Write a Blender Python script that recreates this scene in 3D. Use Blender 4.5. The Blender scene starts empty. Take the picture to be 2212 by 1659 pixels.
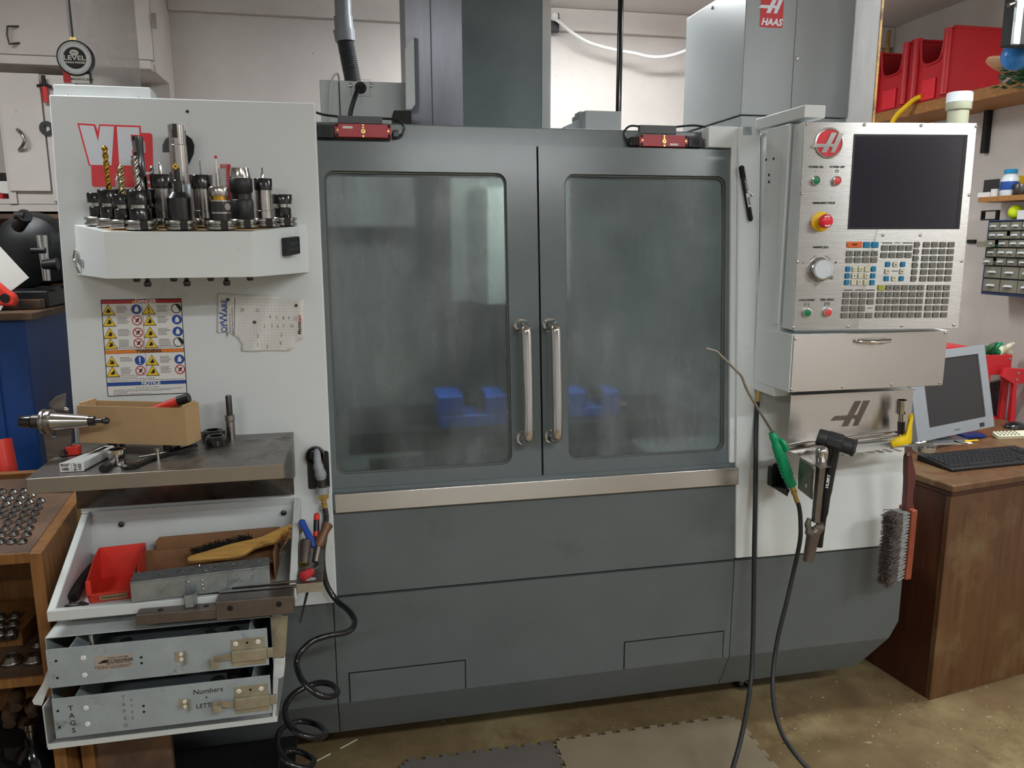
import bpy, bmesh, math, random
from mathutils import Vector as V3, Matrix
random.seed(7)
S = bpy.context.scene
COL = S.collection
R_ = math.radians

# ------------------------------------------------------------------ camera
F_PX, CAM_H = 1679.0, 1.55
TILT, YAW, ROLL = R_(10.55), R_(11.79), R_(-0.16)
fw = V3((math.sin(YAW)*math.cos(TILT), math.cos(YAW)*math.cos(TILT), -math.sin(TILT)))
rt = V3((math.cos(YAW), -math.sin(YAW), 0)); up = rt.cross(fw)
rt, up = math.cos(ROLL)*rt+math.sin(ROLL)*up, -math.sin(ROLL)*rt+math.cos(ROLL)*up
CAM = V3((0, 0, CAM_H))
cd = bpy.data.cameras.new('camera'); cam = bpy.data.objects.new('camera', cd); COL.objects.link(cam)
cd.sensor_fit = 'HORIZONTAL'; cd.sensor_width = 36.0; cd.lens = 36.0*F_PX/2212.0
cd.clip_start = 0.05; cd.clip_end = 50
cam.matrix_world = Matrix(((rt.x, up.x, -fw.x, CAM.x), (rt.y, up.y, -fw.y, CAM.y), (rt.z, up.z, -fw.z, CAM.z), (0, 0, 0, 1)))
S.camera = cam

# ------------------------------------------------------------------ world, lights, exposure
w = bpy.data.worlds.new('world'); S.world = w; w.use_nodes = True
w.node_tree.nodes['Background'].inputs[0].default_value = (0.80, 0.85, 0.95, 1)
w.node_tree.nodes['Background'].inputs[1].default_value = 0.25
S.view_settings.view_transform = 'Standard'; S.view_settings.look = 'None'
S.view_settings.gamma = 1.0; S.view_settings.use_curve_mapping = False
S.view_settings.exposure = -0.20
S.cycles.use_denoising = True
S.cycles.max_bounces = 8; S.cycles.diffuse_bounces = 4; S.cycles.transmission_bounces = 6; S.cycles.glossy_bounces = 4
S.cycles.caustics_reflective = False; S.cycles.caustics_refractive = False
S.cycles.sample_clamp_indirect = 6
LAMPS = [((0.95, -0.75, 2.60), 1.3, 0.95), ((2.6, -0.6, 2.60), .9, 0.7), ((-1.6, -1.6, 2.60), 1.2, 0.5), ((1.0, 3.35, 2.62), 1.2, 0.50), ((-1.3, 2.2, 2.62), 1.0, 0.42), ((2.45, 2.1, 2.60), .8, 0.62)]  # last three are added to brighten back wall, left background and right wall
LAMP_W = 54.0

# ------------------------------------------------------------------ picture <-> world measuring helpers
def ray(px, py): return fw + rt*((px-1106)/F_PX) - up*((py-829.5)/F_PX)
def onpl(px, py, p, n):
    d = ray(px, py); p = V3(p); n = V3(n)
    return CAM + d*((p-CAM).dot(n)/d.dot(n))
def PY(px, py, Y): return onpl(px, py, (0, Y, 0), (0, 1, 0))
def PX(px, py, X): return onpl(px, py, (X, 0, 0), (1, 0, 0))
def PZ(px, py, Z): return onpl(px, py, (0, 0, Z), (0, 0, 1))
def FR(o, x, y, z=None):
    x = V3(x).normalized(); y = V3(y).normalized(); z = x.cross(y).normalized() if z is None else V3(z)
    return Matrix(((x.x, y.x, z.x, o[0]), (x.y, y.y, z.y, o[1]), (x.z, y.z, z.z, o[2]), (0, 0, 0, 1)))
LEAN = 0.087
UZ = V3((0, LEAN, 1)).normalized(); NN = V3((0, -1, LEAN)).normalized(); LO = V3((0, 2.10, 0.80))
LF = FR(LO, (1, 0, 0), UZ)                      # leaning front face: x right, y up the face, z outward
def F(px, py, off=0.0):
    q = onpl(px, py, LO+NN*off, NN)-LO
    return (q.x, q.dot(UZ))
def VF(Y, X=0, Z=0): return FR((X, Y, Z), (1, 0, 0), (0, 0, 1))   # upright plane facing the camera side
I4 = Matrix.Identity(4)
def frz(o, yaw=0, up_=(0, 0, 1)):                # frame standing on a surface, rotated about its up
    z = V3(up_).normalized(); x = V3((math.cos(yaw), math.sin(yaw), 0)); x = (x-z*x.dot(z)).normalized(); y = z.cross(x)
    return FR(o, x, y, z)
def fax(p, q):                                   # frame at p with z along p->q
    z = (V3(q)-V3(p)).normalized(); a = V3((0, 0, 1)) if abs(z.z) < .9 else V3((1, 0, 0))
    x = a.cross(z).normalized(); y = z.cross(x)
    return FR(p, x, y, z)

# ------------------------------------------------------------------ materials
def lin(c):
    if isinstance(c, str):
        c = c.lstrip('#'); c = [int(c[i:i+2], 16)/255 for i in (0, 2, 4)]
    return tuple([x/12.92 if x <= .04045 else ((x+.055)/1.055)**2.4 for x in c]+[1.0])
MATS = {}; ANISO = 0.25
def mat(name, col='#808080', rough=.5, metal=0, var=0, vscale=8, bump=0, bscale=60, dirt=None, brush=None, emit=0, trans=0, ior=1.45, coat=0, alpha=1, spec=.5, vcol=None, stretch=None):
    if name in MATS: return MATS[name]
    m = bpy.data.materials.new(name); m.use_nodes = True; nt = m.node_tree; N = nt.nodes; L = nt.links
    b = N['Principled BSDF']; c = lin(col)
    b.inputs['Base Color'].default_value = c; b.inputs['Roughness'].default_value = rough; b.inputs['Metallic'].default_value = metal
    b.inputs['IOR'].default_value = ior; b.inputs['Transmission Weight'].default_value = trans; b.inputs['Alpha'].default_value = alpha
    b.inputs['Coat Weight'].default_value = coat; b.inputs['Specular IOR Level'].default_value = spec
    if emit:
        b.inputs['Emission Color'].default_value = c; b.inputs['Emission Strength'].default_value = emit
    tc = N.new('ShaderNodeTexCoord'); mp = N.new('ShaderNodeMapping'); L.new(tc.outputs['Object'], mp.inputs[0])
    if stretch: mp.inputs['Scale'].default_value = stretch
    src = None
    if var:
        n = N.new('ShaderNodeTexNoise'); n.inputs['Scale'].default_value = vscale; n.inputs['Detail'].default_value = 6; n.inputs['Roughness'].default_value = .65
        L.new(mp.outputs[0], n.inputs['Vector'])
        r = N.new('ShaderNodeValToRGB'); r.color_ramp.elements[0].position = .32; r.color_ramp.elements[1].position = .68
        v = lin(vcol) if vcol else tuple([x*(1-var) for x in c[:3]]+[1])
        r.color_ramp.elements[0].color = v; r.color_ramp.elements[1].color = c if vcol else tuple([min(1, x*(1+var*.5)) for x in c[:3]]+[1])
        L.new(n.outputs['Fac'], r.inputs[0]); src = r.outputs[0]
    if dirt:
        dc, ds, lo, hi = dirt
        n = N.new('ShaderNodeTexNoise'); n.inputs['Scale'].default_value = ds; n.inputs['Detail'].default_value = 8; n.inputs['Roughness'].default_value = .7
        L.new(tc.outputs['Object'], n.inputs['Vector'])
        r = N.new('ShaderNodeValToRGB'); r.color_ramp.elements[0].position = lo; r.color_ramp.elements[1].position = hi
        L.new(n.outputs['Fac'], r.inputs[0])
        mx = N.new('ShaderNodeMix'); mx.data_type = 'RGBA'; L.new(r.outputs[0], mx.inputs['Factor'])
        if src: L.new(src, mx.inputs['A'])
        else: mx.inputs['A'].default_value = c
        mx.inputs['B'].default_value = lin(dc); src = mx.outputs['Result']
    if src: L.new(src, b.inputs['Base Color'])
    if brush:
        tg = N.new('ShaderNodeTangent'); tg.direction_type = 'RADIAL'; tg.axis = 'Z'; L.new(tg.outputs[0], b.inputs['Tangent']); b.inputs['Anisotropic'].default_value = .85; b.inputs['Anisotropic Rotation'].default_value = ANISO
    if brush:                                   # fine streaks along one axis drive the gloss
        n = N.new('ShaderNodeTexNoise'); n.inputs['Scale'].default_value = 1; n.inputs['Detail'].default_value = 3
        m2 = N.new('ShaderNodeMapping'); m2.inputs['Scale'].default_value = brush; L.new(tc.outputs['Object'], m2.inputs[0]); L.new(m2.outputs[0], n.inputs['Vector'])
        mr = N.new('ShaderNodeMapRange'); mr.inputs['To Min'].default_value = rough*.9; mr.inputs['To Max'].default_value = min(1, rough*1.12)
        L.new(n.outputs['Fac'], mr.inputs[0]); L.new(mr.outputs[0], b.inputs['Roughness'])
    elif bump:
        n = N.new('ShaderNodeTexNoise'); n.inputs['Scale'].default_value = bscale; n.inputs['Detail'].default_value = 4
        L.new(mp.outputs[0], n.inputs['Vector'])
        bp = N.new('ShaderNodeBump'); bp.inputs['Strength'].default_value = bump; bp.inputs['Distance'].default_value = .002
        L.new(n.outputs['Fac'], bp.inputs['Height']); L.new(bp.outputs[0], b.inputs['Normal'])
    MATS[name] = m
    return m
def M_(n): return MATS[n]
mat('wall_paint', '#d2cac5', .75, var=.10, vscale=2.2, bump=.25, bscale=35, dirt=('#9a918a', 26, .66, .72))
mat('wall_grey', '#c4c3c2', .8, var=.10, vscale=1.6, bump=.3, bscale=30, dirt=('#857c78', 18, .64, .70))
mat('ceiling_paint', '#d5cfca', .8, var=.06, vscale=2)
mat('white_paint', '#d9dddd', .38, var=.03, vscale=3, dirt=('#b9bcb8', 9, .62, .80))
mat('white_dull', '#cfd3d2', .5, var=.07, vscale=5, dirt=('#8b8b86', 14, .62, .74))
mat('charcoal_paint', '#687173', .22, var=.12, vscale=2.5, bump=.05, bscale=250, dirt=('#6f7a7b', 5, .60, .8))
mat('charcoal_low', '#606667', .42, var=.10, vscale=3, bump=.05, bscale=200, dirt=('#55564c', 5, .58, .8))
mat('column_paint', '#667274', .36, var=.22, vscale=4, dirt=('#7a8386', 3, .56, .8))
mat('column_side', '#9a9ca6', .34, metal=.35, var=.2, vscale=3, stretch=(3, 3, .5))
mat('grey_paint', '#9b9fa0', .33, var=.05, vscale=3)
mat('drawer_paint', '#9aa3a6', .42, var=.14, vscale=12, dirt=('#5d6060', 16, .60, .72))
mat('galv', '#a3abad', .42, metal=.75, var=.25, vscale=22, dirt=('#6c7478', 30, .56, .70))
mat('stainless', '#c9c7c4', .27, metal=1, brush=(4, 4, 700), var=.03, vscale=6)
mat('stainless_h', '#cfccc9', .25, metal=1, brush=(6, 6, 900), var=.03, vscale=5)
mat('stainless_lip', '#b5afa8', .33, metal=1, var=.05, vscale=8)
mat('name_plate', '#c3b3aa', .4, metal=.5)
mat('stainless_dirty', '#8e8984', .38, metal=.85, var=.3, vscale=9, dirt=('#56504a', 14, .52, .68))
mat('chrome', '#d6d4d2', .09, metal=1)
mat('steel', '#a09c98', .28, metal=1, var=.2, vscale=40)
mat('steel_bright', '#c4c1bd', .2, metal=1, var=.12, vscale=50)
mat('steel_dark', '#55504e', .35, metal=.9, var=.3, vscale=30)
mat('tool_black', '#141415', .22, spec=.8, coat=.3)
mat('tool_black_matte', '#1b1b1d', .45)
mat('gold_tin', '#c79a3c', .25, metal=1)
mat('carbide', '#c9b98c', .25, metal=1, var=.2, vscale=80)
mat('black_plastic', '#17181a', .42)
mat('black_dark', '#0c0c0d', .6)
mat('black_gloss', '#101114', .12)
mat('rubber_hose', '#26272a', .5)
mat('hose_gloss', '#15161a', .16, coat=.5)
mat('green_plastic', '#0f8f5e', .38)
mat('red_plastic', '#d8382b', .38, var=.12, vscale=10)
mat('red_bin', '#c5232c', .42, var=.08, vscale=4)
mat('red_metal', '#c42a30', .4)
mat('red_switch', '#b3464c', .45)
mat('yellow', '#f2c40e', .45)
mat('yellow_glove', '#f4cf00', .5, var=.08, vscale=30)
mat('blue_paint', '#143c78', .45, var=.25, vscale=5, dirt=('#27344a', 6, .52, .75))
mat('blue_plastic', '#2c4fa5', .35)
mat('blue_vise', '#2a5fc8', .4)
mat('cardboard', '#b4946c', .85, var=.07, vscale=12, bump=.1, bscale=90)
mat('cardboard_dark', '#8b6546', .85, var=.25, vscale=14)
mat('wood_oak', '#8a5e33', .5, var=.35, vscale=5, stretch=(14, 14, 1.3), bump=.1, bscale=30)
mat('wood_soiled', '#6e5340', .6, var=.35, vscale=7, dirt=('#3d332c', 5, .45, .7))
mat('wood_brush', '#bf9450', .45, var=.3, vscale=6, stretch=(2, 14, 14), dirt=('#5b3414', 12, .52, .66))
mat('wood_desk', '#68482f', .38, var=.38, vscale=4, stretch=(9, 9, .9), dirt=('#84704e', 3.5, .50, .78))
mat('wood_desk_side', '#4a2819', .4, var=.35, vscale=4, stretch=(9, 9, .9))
mat('wood_shelf', '#a8743f', .6, var=.3, vscale=6, stretch=(1.5, 12, 12))
mat('paper', '#e6e4e0', .7)
mat('paper_note', '#dcdad6', .6, var=.06, vscale=14)
mat('label_white', '#e3e1de', .5)
mat('label_black', '#151515', .6)
mat('label_red', '#b3262c', .5)
mat('label_orange', '#dd7a1e', .5)
mat('navy', '#27385c', .45)
mat('gasket', '#5f625c', .6)
mat('embossed', '#4d4e50', .4)
mat('label_blue', '#1c4795', .5)
mat('label_yellow', '#e8c324', .5)
mat('label_grey', '#6a6866', .6)
mat('decal_red', '#e21f2c', .35)
mat('decal_white', '#dfe2ea', .35)
mat('decal_black', '#17181a', .3)
mat('screen', '#24222e', .16, spec=.6)
mat('screen_matte', '#2c2c2e', .42)
mat('monitor_case', '#8e9398', .42, var=.03)
mat('key_grey', '#7c7c74', .45)
mat('key_blue', '#1f86b4', .4)
mat('key_cream', '#dedcc0', .4)
mat('key_orange', '#e2672a', .4)
mat('key_olive', '#b0b24a', .4)
mat('btn_green', '#0a7a4d', .35)
mat('btn_red', '#e5484a', .35)
mat('estop_red', '#e62838', .32)
mat('keycap', '#232427', .55)
mat('brass', '#dcc078', .3, metal=1)
mat('pvc_grey', '#9a9ea5', .35)
mat('pvc_olive', '#9b9c86', .4)
mat('pvc_white', '#d6dde2', .35)
mat('bristle', '#9a9a98', .7, var=.2, vscale=60)
mat('bristle_dark', '#5f5550', .8, var=.3, vscale=60)
mat('brush_red', '#964a33', .45, var=.2, vscale=10)
mat('brush_red_dark', '#633532', .4, var=.2, vscale=10)
mat('mallet', '#2c2d2f', .5, var=.3, vscale=20)
mat('handle_iron', '#8a837c', .35, metal=.9, var=.3, vscale=30)
mat('dark_iron', '#2a2826', .6, metal=.4, var=.3, vscale=20)
mat('ribbed_grey', '#3c3d41', .35)
mat('tape_white', '#e8e6e0', .5)
mat('cable_white', '#e2e0dc', .5)
mat('rust_plate', '#7c726c', .38, metal=.8, var=.25, vscale=15)
mat('clear_plastic', '#dfe3e2', .25, trans=.35, ior=1.3)
mat('clear_tray', '#a9a594', .3, trans=.5, ior=1.2)
mat('tennis', '#cfe01c', .7)
mat('leaf', '#2f5f3c', .5, var=.3, vscale=40)
mat('beige', '#d9a984', .5)
mat('balloon_blue', '#2f79c0', .3)
mat('mat_rubber', '#94866f', .85, var=.12, vscale=6, bump=.3, bscale=200, dirt=('#8d8272', 3, .5, .7))
mat('mat_rubber_dark', '#6c6762', .85, var=.12, vscale=6, bump=.3, bscale=200)
mat('interior_paint', '#aab3ae', .45, var=.1, vscale=3)
mat('screw', '#c2c0bc', .2, metal=1)
mat('plate_nickel', '#b5ad98', .36, metal=.6, var=.25, vscale=30)
mat('red_clear', '#d03a40', .15, trans=.2)
mat('wood_chisel', '#6e4a33', .45)
mat('switch_bracket', '#4c5052', .4)
mat('tube_glass', '#ffffff', .4, emit=24)
mat('lamp_case', '#dddddd', .5)

def floor_mat():
    m = bpy.data.materials.new('concrete_floor'); m.use_nodes = True; nt = m.node_tree; N = nt.nodes; L = nt.links; b = N['Principled BSDF']
    tc = N.new('ShaderNodeTexCoord')
    def noise(s, d=8, r=.65):
        n = N.new('ShaderNodeTexNoise'); n.inputs['Scale'].default_value = s; n.inputs['Detail'].default_value = d; n.inputs['Roughness'].default_value = r
        L.new(tc.outputs['Object'], n.inputs['Vector']); return n.outputs['Fac']
    def ramp(f, els):
        r = N.new('ShaderNodeValToRGB'); cr = r.color_ramp
        while len(cr.elements) < len(els): cr.elements.new(.5)
        for e, (p, c) in zip(cr.elements, els): e.position = p; e.color = lin(c)
        L.new(f, r.inputs[0]); return r.outputs[0]
    def mix(f, a, c):
        x = N.new('ShaderNodeMix'); x.data_type = 'RGBA'; L.new(f, x.inputs['Factor']); L.new(a, x.inputs['A'])
        if isinstance(c, str): x.inputs['B'].default_value = lin(c)
        else: L.new(c, x.inputs['B'])
        return x.outputs['Result']
    base = ramp(noise(2.2), [(.3, '#6b583f'), (.5, '#857353'), (.62, '#9a8b66'), (.75, '#aa9f82')])
    base = mix(ramp(noise(7, 10, .75), [(.48, '#000000'), (.66, '#ffffff')]), base, '#6f5a3f')
    base = mix(ramp(noise(28, 4, .6), [(.66, '#000000'), (.71, '#bbbbbb')]), base, '#c3b798')
    base = mix(ramp(noise(60, 2, .5), [(.72, '#000000'), (.76, '#ffffff')]), base, '#3a2c20')
    L.new(base, b.inputs['Base Color']); b.inputs['Roughness'].default_value = .42; b.inputs['Specular IOR Level'].default_value = .35
    bp = N.new('ShaderNodeBump'); bp.inputs['Strength'].default_value = .25; bp.inputs['Distance'].default_value = .004
    L.new(noise(18), bp.inputs['Height']); L.new(bp.outputs[0], b.inputs['Normal'])
    MATS['floor'] = m
floor_mat()
def glass_mat(name, tint, rough, dirt_lo, dirt_hi, dirt_amt, dirt_col, spots=False):
    """hazed polycarbonate: see-through but blurred, with streaked coolant film on it"""
    m = bpy.data.materials.new(name); m.use_nodes = True; nt = m.node_tree; N = nt.nodes; L = nt.links
    N.remove(N['Principled BSDF']); out = N['Material Output']
    g = N.new('ShaderNodeBsdfGlass'); g.inputs['Color'].default_value = lin(tint); g.inputs['Roughness'].default_value = rough; g.inputs['IOR'].default_value = 1.18
    d = N.new('ShaderNodeBsdfPrincipled'); d.inputs['Base Color'].default_value = lin(dirt_col); d.inputs['Roughness'].default_value = .35
    n2 = N.new('ShaderNodeTexNoise'); n2.inputs['Scale'].default_value = 2.3; n2.inputs['Detail'].default_value = 5; tc2 = N.new('ShaderNodeTexCoord'); L.new(tc2.outputs['Object'], n2.inputs['Vector'])
    r2 = N.new('ShaderNodeValToRGB'); r2.color_ramp.elements[0].position = .40; r2.color_ramp.elements[1].position = .60; c2 = lin(dirt_col); r2.color_ramp.elements[0].color = (c2[0]*.40, c2[1]*.42, c2[2]*.42, 1); r2.color_ramp.elements[1].color = (c2[0]*1.15, c2[1]*1.15, c2[2]*1.15, 1)
    if not spots: L.new(n2.outputs['Fac'], r2.inputs[0]); L.new(r2.outputs[0], d.inputs['Base Color'])
    tc = N.new('ShaderNodeTexCoord'); mp = N.new('ShaderNodeMapping'); mp.inputs['Scale'].default_value = (5, 5, 1.1); L.new(tc.outputs['Object'], mp.inputs[0])
    n = N.new('ShaderNodeTexNoise'); n.inputs['Scale'].default_value = 1.6; n.inputs['Detail'].default_value = 7; n.inputs['Roughness'].default_value = .6; L.new(mp.outputs[0], n.inputs['Vector'])
    mr = N.new('ShaderNodeMapRange'); mr.inputs['From Min'].default_value = .32; mr.inputs['From Max'].default_value = .7; mr.inputs['To Min'].default_value = dirt_lo; mr.inputs['To Max'].default_value = dirt_hi
    L.new(n.outputs['Fac'], mr.inputs[0]); fac = mr.outputs[0]
    if spots:
        v = N.new('ShaderNodeTexVoronoi'); v.inputs['Scale'].default_value = 30; v.inputs['Randomness'].default_value = 1; L.new(tc.outputs['Object'], v.inputs['Vector'])
        r = N.new('ShaderNodeValToRGB'); r.color_ramp.elements[0].position = .05; r.color_ramp.elements[0].color = (1, 1, 1, 1); r.color_ramp.elements[1].position = .09; r.color_ramp.elements[1].color = (0, 0, 0, 1)
        L.new(v.outputs['Distance'], r.inputs[0]); mm = N.new('ShaderNodeMath'); mm.operation = 'MAXIMUM'; L.new(fac, mm.inputs[0]); L.new(r.outputs[0], mm.inputs[1]); fac = mm.outputs[0]
    film = d.outputs[0]
    if spots:
        ts = N.new('ShaderNodeBsdfTranslucent'); ts.inputs['Color'].default_value = lin(dirt_col); m3 = N.new('ShaderNodeMixShader'); m3.inputs[0].default_value = .45
        L.new(d.outputs[0], m3.inputs[1]); L.new(ts.outputs[0], m3.inputs[2]); film = m3.outputs[0]
    mx = N.new('ShaderNodeMixShader'); L.new(fac, mx.inputs[0]); L.new(g.outputs[0], mx.inputs[1]); L.new(film, mx.inputs[2]); L.new(mx.outputs[0], out.inputs['Surface'])
    MATS[name] = m
glass_mat('door_glass', '#d5d9d8', .17, .22, .60, 1, '#8c9395')
glass_mat('guard_glass', '#f0eeec', .10, .12, .30, 1, '#d8d4d2', True)
glass_mat('guard_glass_sheen', '#f0eeec', .12, .50, .85, 1, '#f0f0f0', True)  # whiter film also paints in the right guard's bright reflection

# ------------------------------------------------------------------ mesh builder
WORLD_ORIGIN = {}
class B:
    def __init__(s): s.v = []; s.f = []; s.mi = []; s.m = 0
    def add(s, vs, fs, M=None):
        o = len(s.v)
        for q in vs: s.v.append((M @ V3(q)) if M is not None else V3(q))
        for q in fs: s.f.append([o+i for i in q]); s.mi.append(s.m)
        return s
    def mat(s, i): s.m = i; return s
    def box(s, a, b, M=None):
        x0, x1 = sorted((a[0], b[0])); y0, y1 = sorted((a[1], b[1])); z0, z1 = sorted((a[2], b[2]))
        return s.add([(x0, y0, z0), (x1, y0, z0), (x1, y1, z0), (x0, y1, z0), (x0, y0, z1), (x1, y0, z1), (x1, y1, z1), (x0, y1, z1)],
                     [(0, 3, 2, 1), (4, 5, 6, 7), (0, 1, 5, 4), (1, 2, 6, 5), (2, 3, 7, 6), (3, 0, 4, 7)], M)
    def cbox(s, c, d, M=None): return s.box([c[i]-d[i]/2 for i in range(3)], [c[i]+d[i]/2 for i in range(3)], M)
    def lathe(s, prof, M=None, n=32, ang=(0, 0)):
        vs = []; fs = []; k = len(prof)
        for r, z in prof:
            for j in range(n):
                a = 2*math.pi*j/n; vs.append((r*math.cos(a), r*math.sin(a), z))
        for i in range(k-1):
            for j in range(n):
                j2 = (j+1) % n; fs.append((i*n+j, i*n+j2, (i+1)*n+j2, (i+1)*n+j))
        if prof[0][0] > 1e-6: fs.append(tuple(range(n-1, -1, -1)))
        if prof[-1][0] > 1e-6: fs.append(tuple((k-1)*n+j for j in range(n)))
        return s.add(vs, fs, M)
    def ring(s, prof, M=None, n=40):              # closed profile swept round z (a torus of any section)
        vs = []; fs = []; k = len(prof)
        for r, z in prof:
            for j in range(n):
                a = 2*math.pi*j/n; vs.append((r*math.cos(a), r*math.sin(a), z))
        for i in range(k):
            for j in range(n):
                j2 = (j+1) % n; i2 = (i+1) % k; fs.append((i*n+j, i*n+j2, i2*n+j2, i2*n+j))
        return s.add(vs, fs, M)
    def cyl(s, p, q, r, r2=None, n=24):
        d = (V3(q)-V3(p)).length
        return s.lathe([(r, 0), (r if r2 is None else r2, d)], fax(p, q), n)
    def sph(s, c, r, n=16, sc=(1, 1, 1), M=None):
        k = n//2; prof = [(max(1e-5, math.sin(math.pi*i/k)), -math.cos(math.pi*i/k)) for i in range(k+1)]
        T = Matrix.Translation(V3(c)) @ Matrix.Diagonal((r*sc[0], r*sc[1], r*sc[2], 1))
        return s.lathe(prof, (M @ T) if M is not None else T, n)
    def prism(s, poly, z0, z1, M=None):
        n = len(poly); vs = [(x, y, z0) for x, y in poly]+[(x, y, z1) for x, y in poly]
        fs = [tuple(range(n-1, -1, -1)), tuple(range(n, 2*n))]+[(i, (i+1) % n, n+(i+1) % n, n+i) for i in range(n)]
        a = sum(poly[i][0]*poly[(i+1) % n][1]-poly[(i+1) % n][0]*poly[i][1] for i in range(n))
        if (a < 0) != (z1 < z0): fs = [tuple(reversed(q)) for q in fs]
        return s.add(vs, fs, M)
    def plate(s, x0, y0, x1, y1, inner, r, z0, z1, M=None, k=6):   # rectangle with a rounded-rectangle hole
        a, b, c, d = inner; I = []; O = []
        for cx, cy, ox, oy, s0 in ((c-r, d-r, x1, y1, 0), (a+r, d-r, x0, y1, 90), (a+r, b+r, x0, y0, 180), (c-r, b+r, x1, y0, 270)):
            for i in range(k+1):
                t = R_(s0+90*i/k); I.append((cx+r*math.cos(t), cy+r*math.sin(t))); O.append((ox, oy))
        n = len(I); vs = []
        for z in (z0, z1): vs += [(x, y, z) for x, y in I]+[(x, y, z) for x, y in O]
        fs = []
        for i in range(n):
            j = (i+1) % n; same = O[i] == O[j]
            fr = [2*n+i, 2*n+n+i, 2*n+n+j, 2*n+j]; bk = [i, j, n+j, n+i]
            if same: fr = [2*n+i, 2*n+n+i, 2*n+j]; bk = [i, j, n+i]
            fs.append(tuple(fr)); fs.append(tuple(bk)); fs.append((j, i, 2*n+i, 2*n+j))
            if not same: fs.append((n+i, n+j, 3*n+j, 3*n+i))
        return s.add(vs, fs, M)
    def tube(s, pts, r, n=12, closed=False, sub=0, M=None, cap=True):
        P = [V3(p) for p in pts]
        if sub: P = smooth_path(P, sub, closed)
        k = len(P); rs = r if isinstance(r, (list, tuple)) else [r]*k
        if len(rs) != k: rs = [rs[min(len(rs)-1, int(i*(len(rs)-1)/(k-1)+.5))] for i in range(k)]
        vs = []; fs = []; T = []
        for i in range(k):
            a = P[(i-1) % k] if closed or i > 0 else P[i]; b = P[(i+1) % k] if closed or i < k-1 else P[i]
            T.append((b-a).normalized())
        nrm = T[0].orthogonal().normalized()
        for i in range(k):
            nrm = (nrm-T[i]*nrm.dot(T[i])).normalized(); bi = T[i].cross(nrm)
            for j in range(n):
                t = 2*math.pi*j/n; vs.append(P[i]+(nrm*math.cos(t)+bi*math.sin(t))*rs[i])
        for i in range(k if closed else k-1):
            i2 = (i+1) % k
            for j in range(n):
                j2 = (j+1) % n; fs.append((i*n+j, i*n+j2, i2*n+j2, i2*n+j))
        if not closed and cap: fs += [tuple(range(n-1, -1, -1)), tuple((k-1)*n+j for j in range(n))]
        return s.add(vs, fs, M)
    def ribbon(s, pts, wdt, th, side, M=None):     # bent strip: path points, width along 'side', thickness th
        P = [V3(p) for p in pts]; sd = V3(side).normalized(); vs = []; fs = []; k = len(P)
        for i in range(k):
            t = (P[min(k-1, i+1)]-P[max(0, i-1)]).normalized(); nn = t.cross(sd).normalized()
            for a, b in ((-1, -1), (1, -1), (1, 1), (-1, 1)): vs.append(P[i]+sd*(a*wdt/2)+nn*(b*th/2))
        for i in range(k-1):
            for j in range(4): fs.append((4*i+j, 4*i+(j+1) % 4, 4*i+4+(j+1) % 4, 4*i+4+j))
        fs += [(3, 2, 1, 0), (4*k-4, 4*k-3, 4*k-2, 4*k-1)]
        return s.add(vs, fs, M)
    def grid(s, fn, nu, nv, M=None):
        vs = [fn(i/nu, j/nv) for j in range(nv+1) for i in range(nu+1)]
        fs = [(j*(nu+1)+i, j*(nu+1)+i+1, (j+1)*(nu+1)+i+1, (j+1)*(nu+1)+i) for j in range(nv) for i in range(nu)]
        return s.add(vs, fs, M)
    def text(s, t, x, y, size, M, z=0.0006, rot=0, align='CENTER', bold=0, sx=1, shear=0, th=.0002):
        cu = bpy.data.curves.new('t', 'FONT'); cu.body = t; cu.size = size; cu.align_x = align; cu.align_y = 'CENTER'; cu.offset = bold; cu.extrude = th; cu.shear = shear; cu.resolution_u = 3
        ob = bpy.data.objects.new('t', cu); COL.objects.link(ob)
        me = bpy.data.meshes.new_from_object(ob.evaluated_get(bpy.context.evaluated_depsgraph_get()))
        T = M @ Matrix.Translation((x, y, z)) @ Matrix.Rotation(rot, 4, 'Z') @ Matrix.Diagonal((sx, 1, 1, 1))
        s.add([q.co for q in me.vertices], [tuple(p.vertices) for p in me.polygons], T)
        bpy.data.objects.remove(ob); bpy.data.curves.remove(cu); bpy.data.meshes.remove(me)
        return s
    def build(s, name, mats, parent=None, bevel=0, label=None, cat=None, group=None, kind=None, angle=35, seg=2, solid=0, recalc=True, flat=False):
        if parent is not None: o0 = WORLD_ORIGIN[parent.name]
        else:
            lo = [min(q[i] for q in s.v) for i in range(3)]; hi = [max(q[i] for q in s.v) for i in range(3)]
            o0 = V3(((lo[0]+hi[0])/2, (lo[1]+hi[1])/2, lo[2]))
        me = bpy.data.meshes.new(name); me.from_pydata([tuple(q-o0) for q in s.v], [], s.f)
        if isinstance(mats, str): mats = [mats]
        for q in mats: me.materials.append(MATS[q])
        me.polygons.foreach_set('material_index', s.mi)
        if recalc:
            bm = bmesh.new(); bm.from_mesh(me); bmesh.ops.recalc_face_normals(bm, faces=bm.faces); bm.to_mesh(me); bm.free()
        if not flat:
            me.polygons.foreach_set('use_smooth', [True]*len(me.polygons)); me.set_sharp_from_angle(angle=R_(angle))
        me.update()
        ob = bpy.data.objects.new(name, me); COL.objects.link(ob)
        if parent is not None: ob.parent = parent
        else: ob.location = o0
        WORLD_ORIGIN[ob.name] = o0
        if solid:
            md = ob.modifiers.new('solid', 'SOLIDIFY'); md.thickness = solid; md.offset = 0
        if bevel:
            md = ob.modifiers.new('bevel', 'BEVEL'); md.width = bevel; md.segments = seg; md.limit_method = 'ANGLE'; md.angle_limit = R_(40); md.harden_normals = not flat
        tag(ob, label, cat, group, kind)
        return ob
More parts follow.
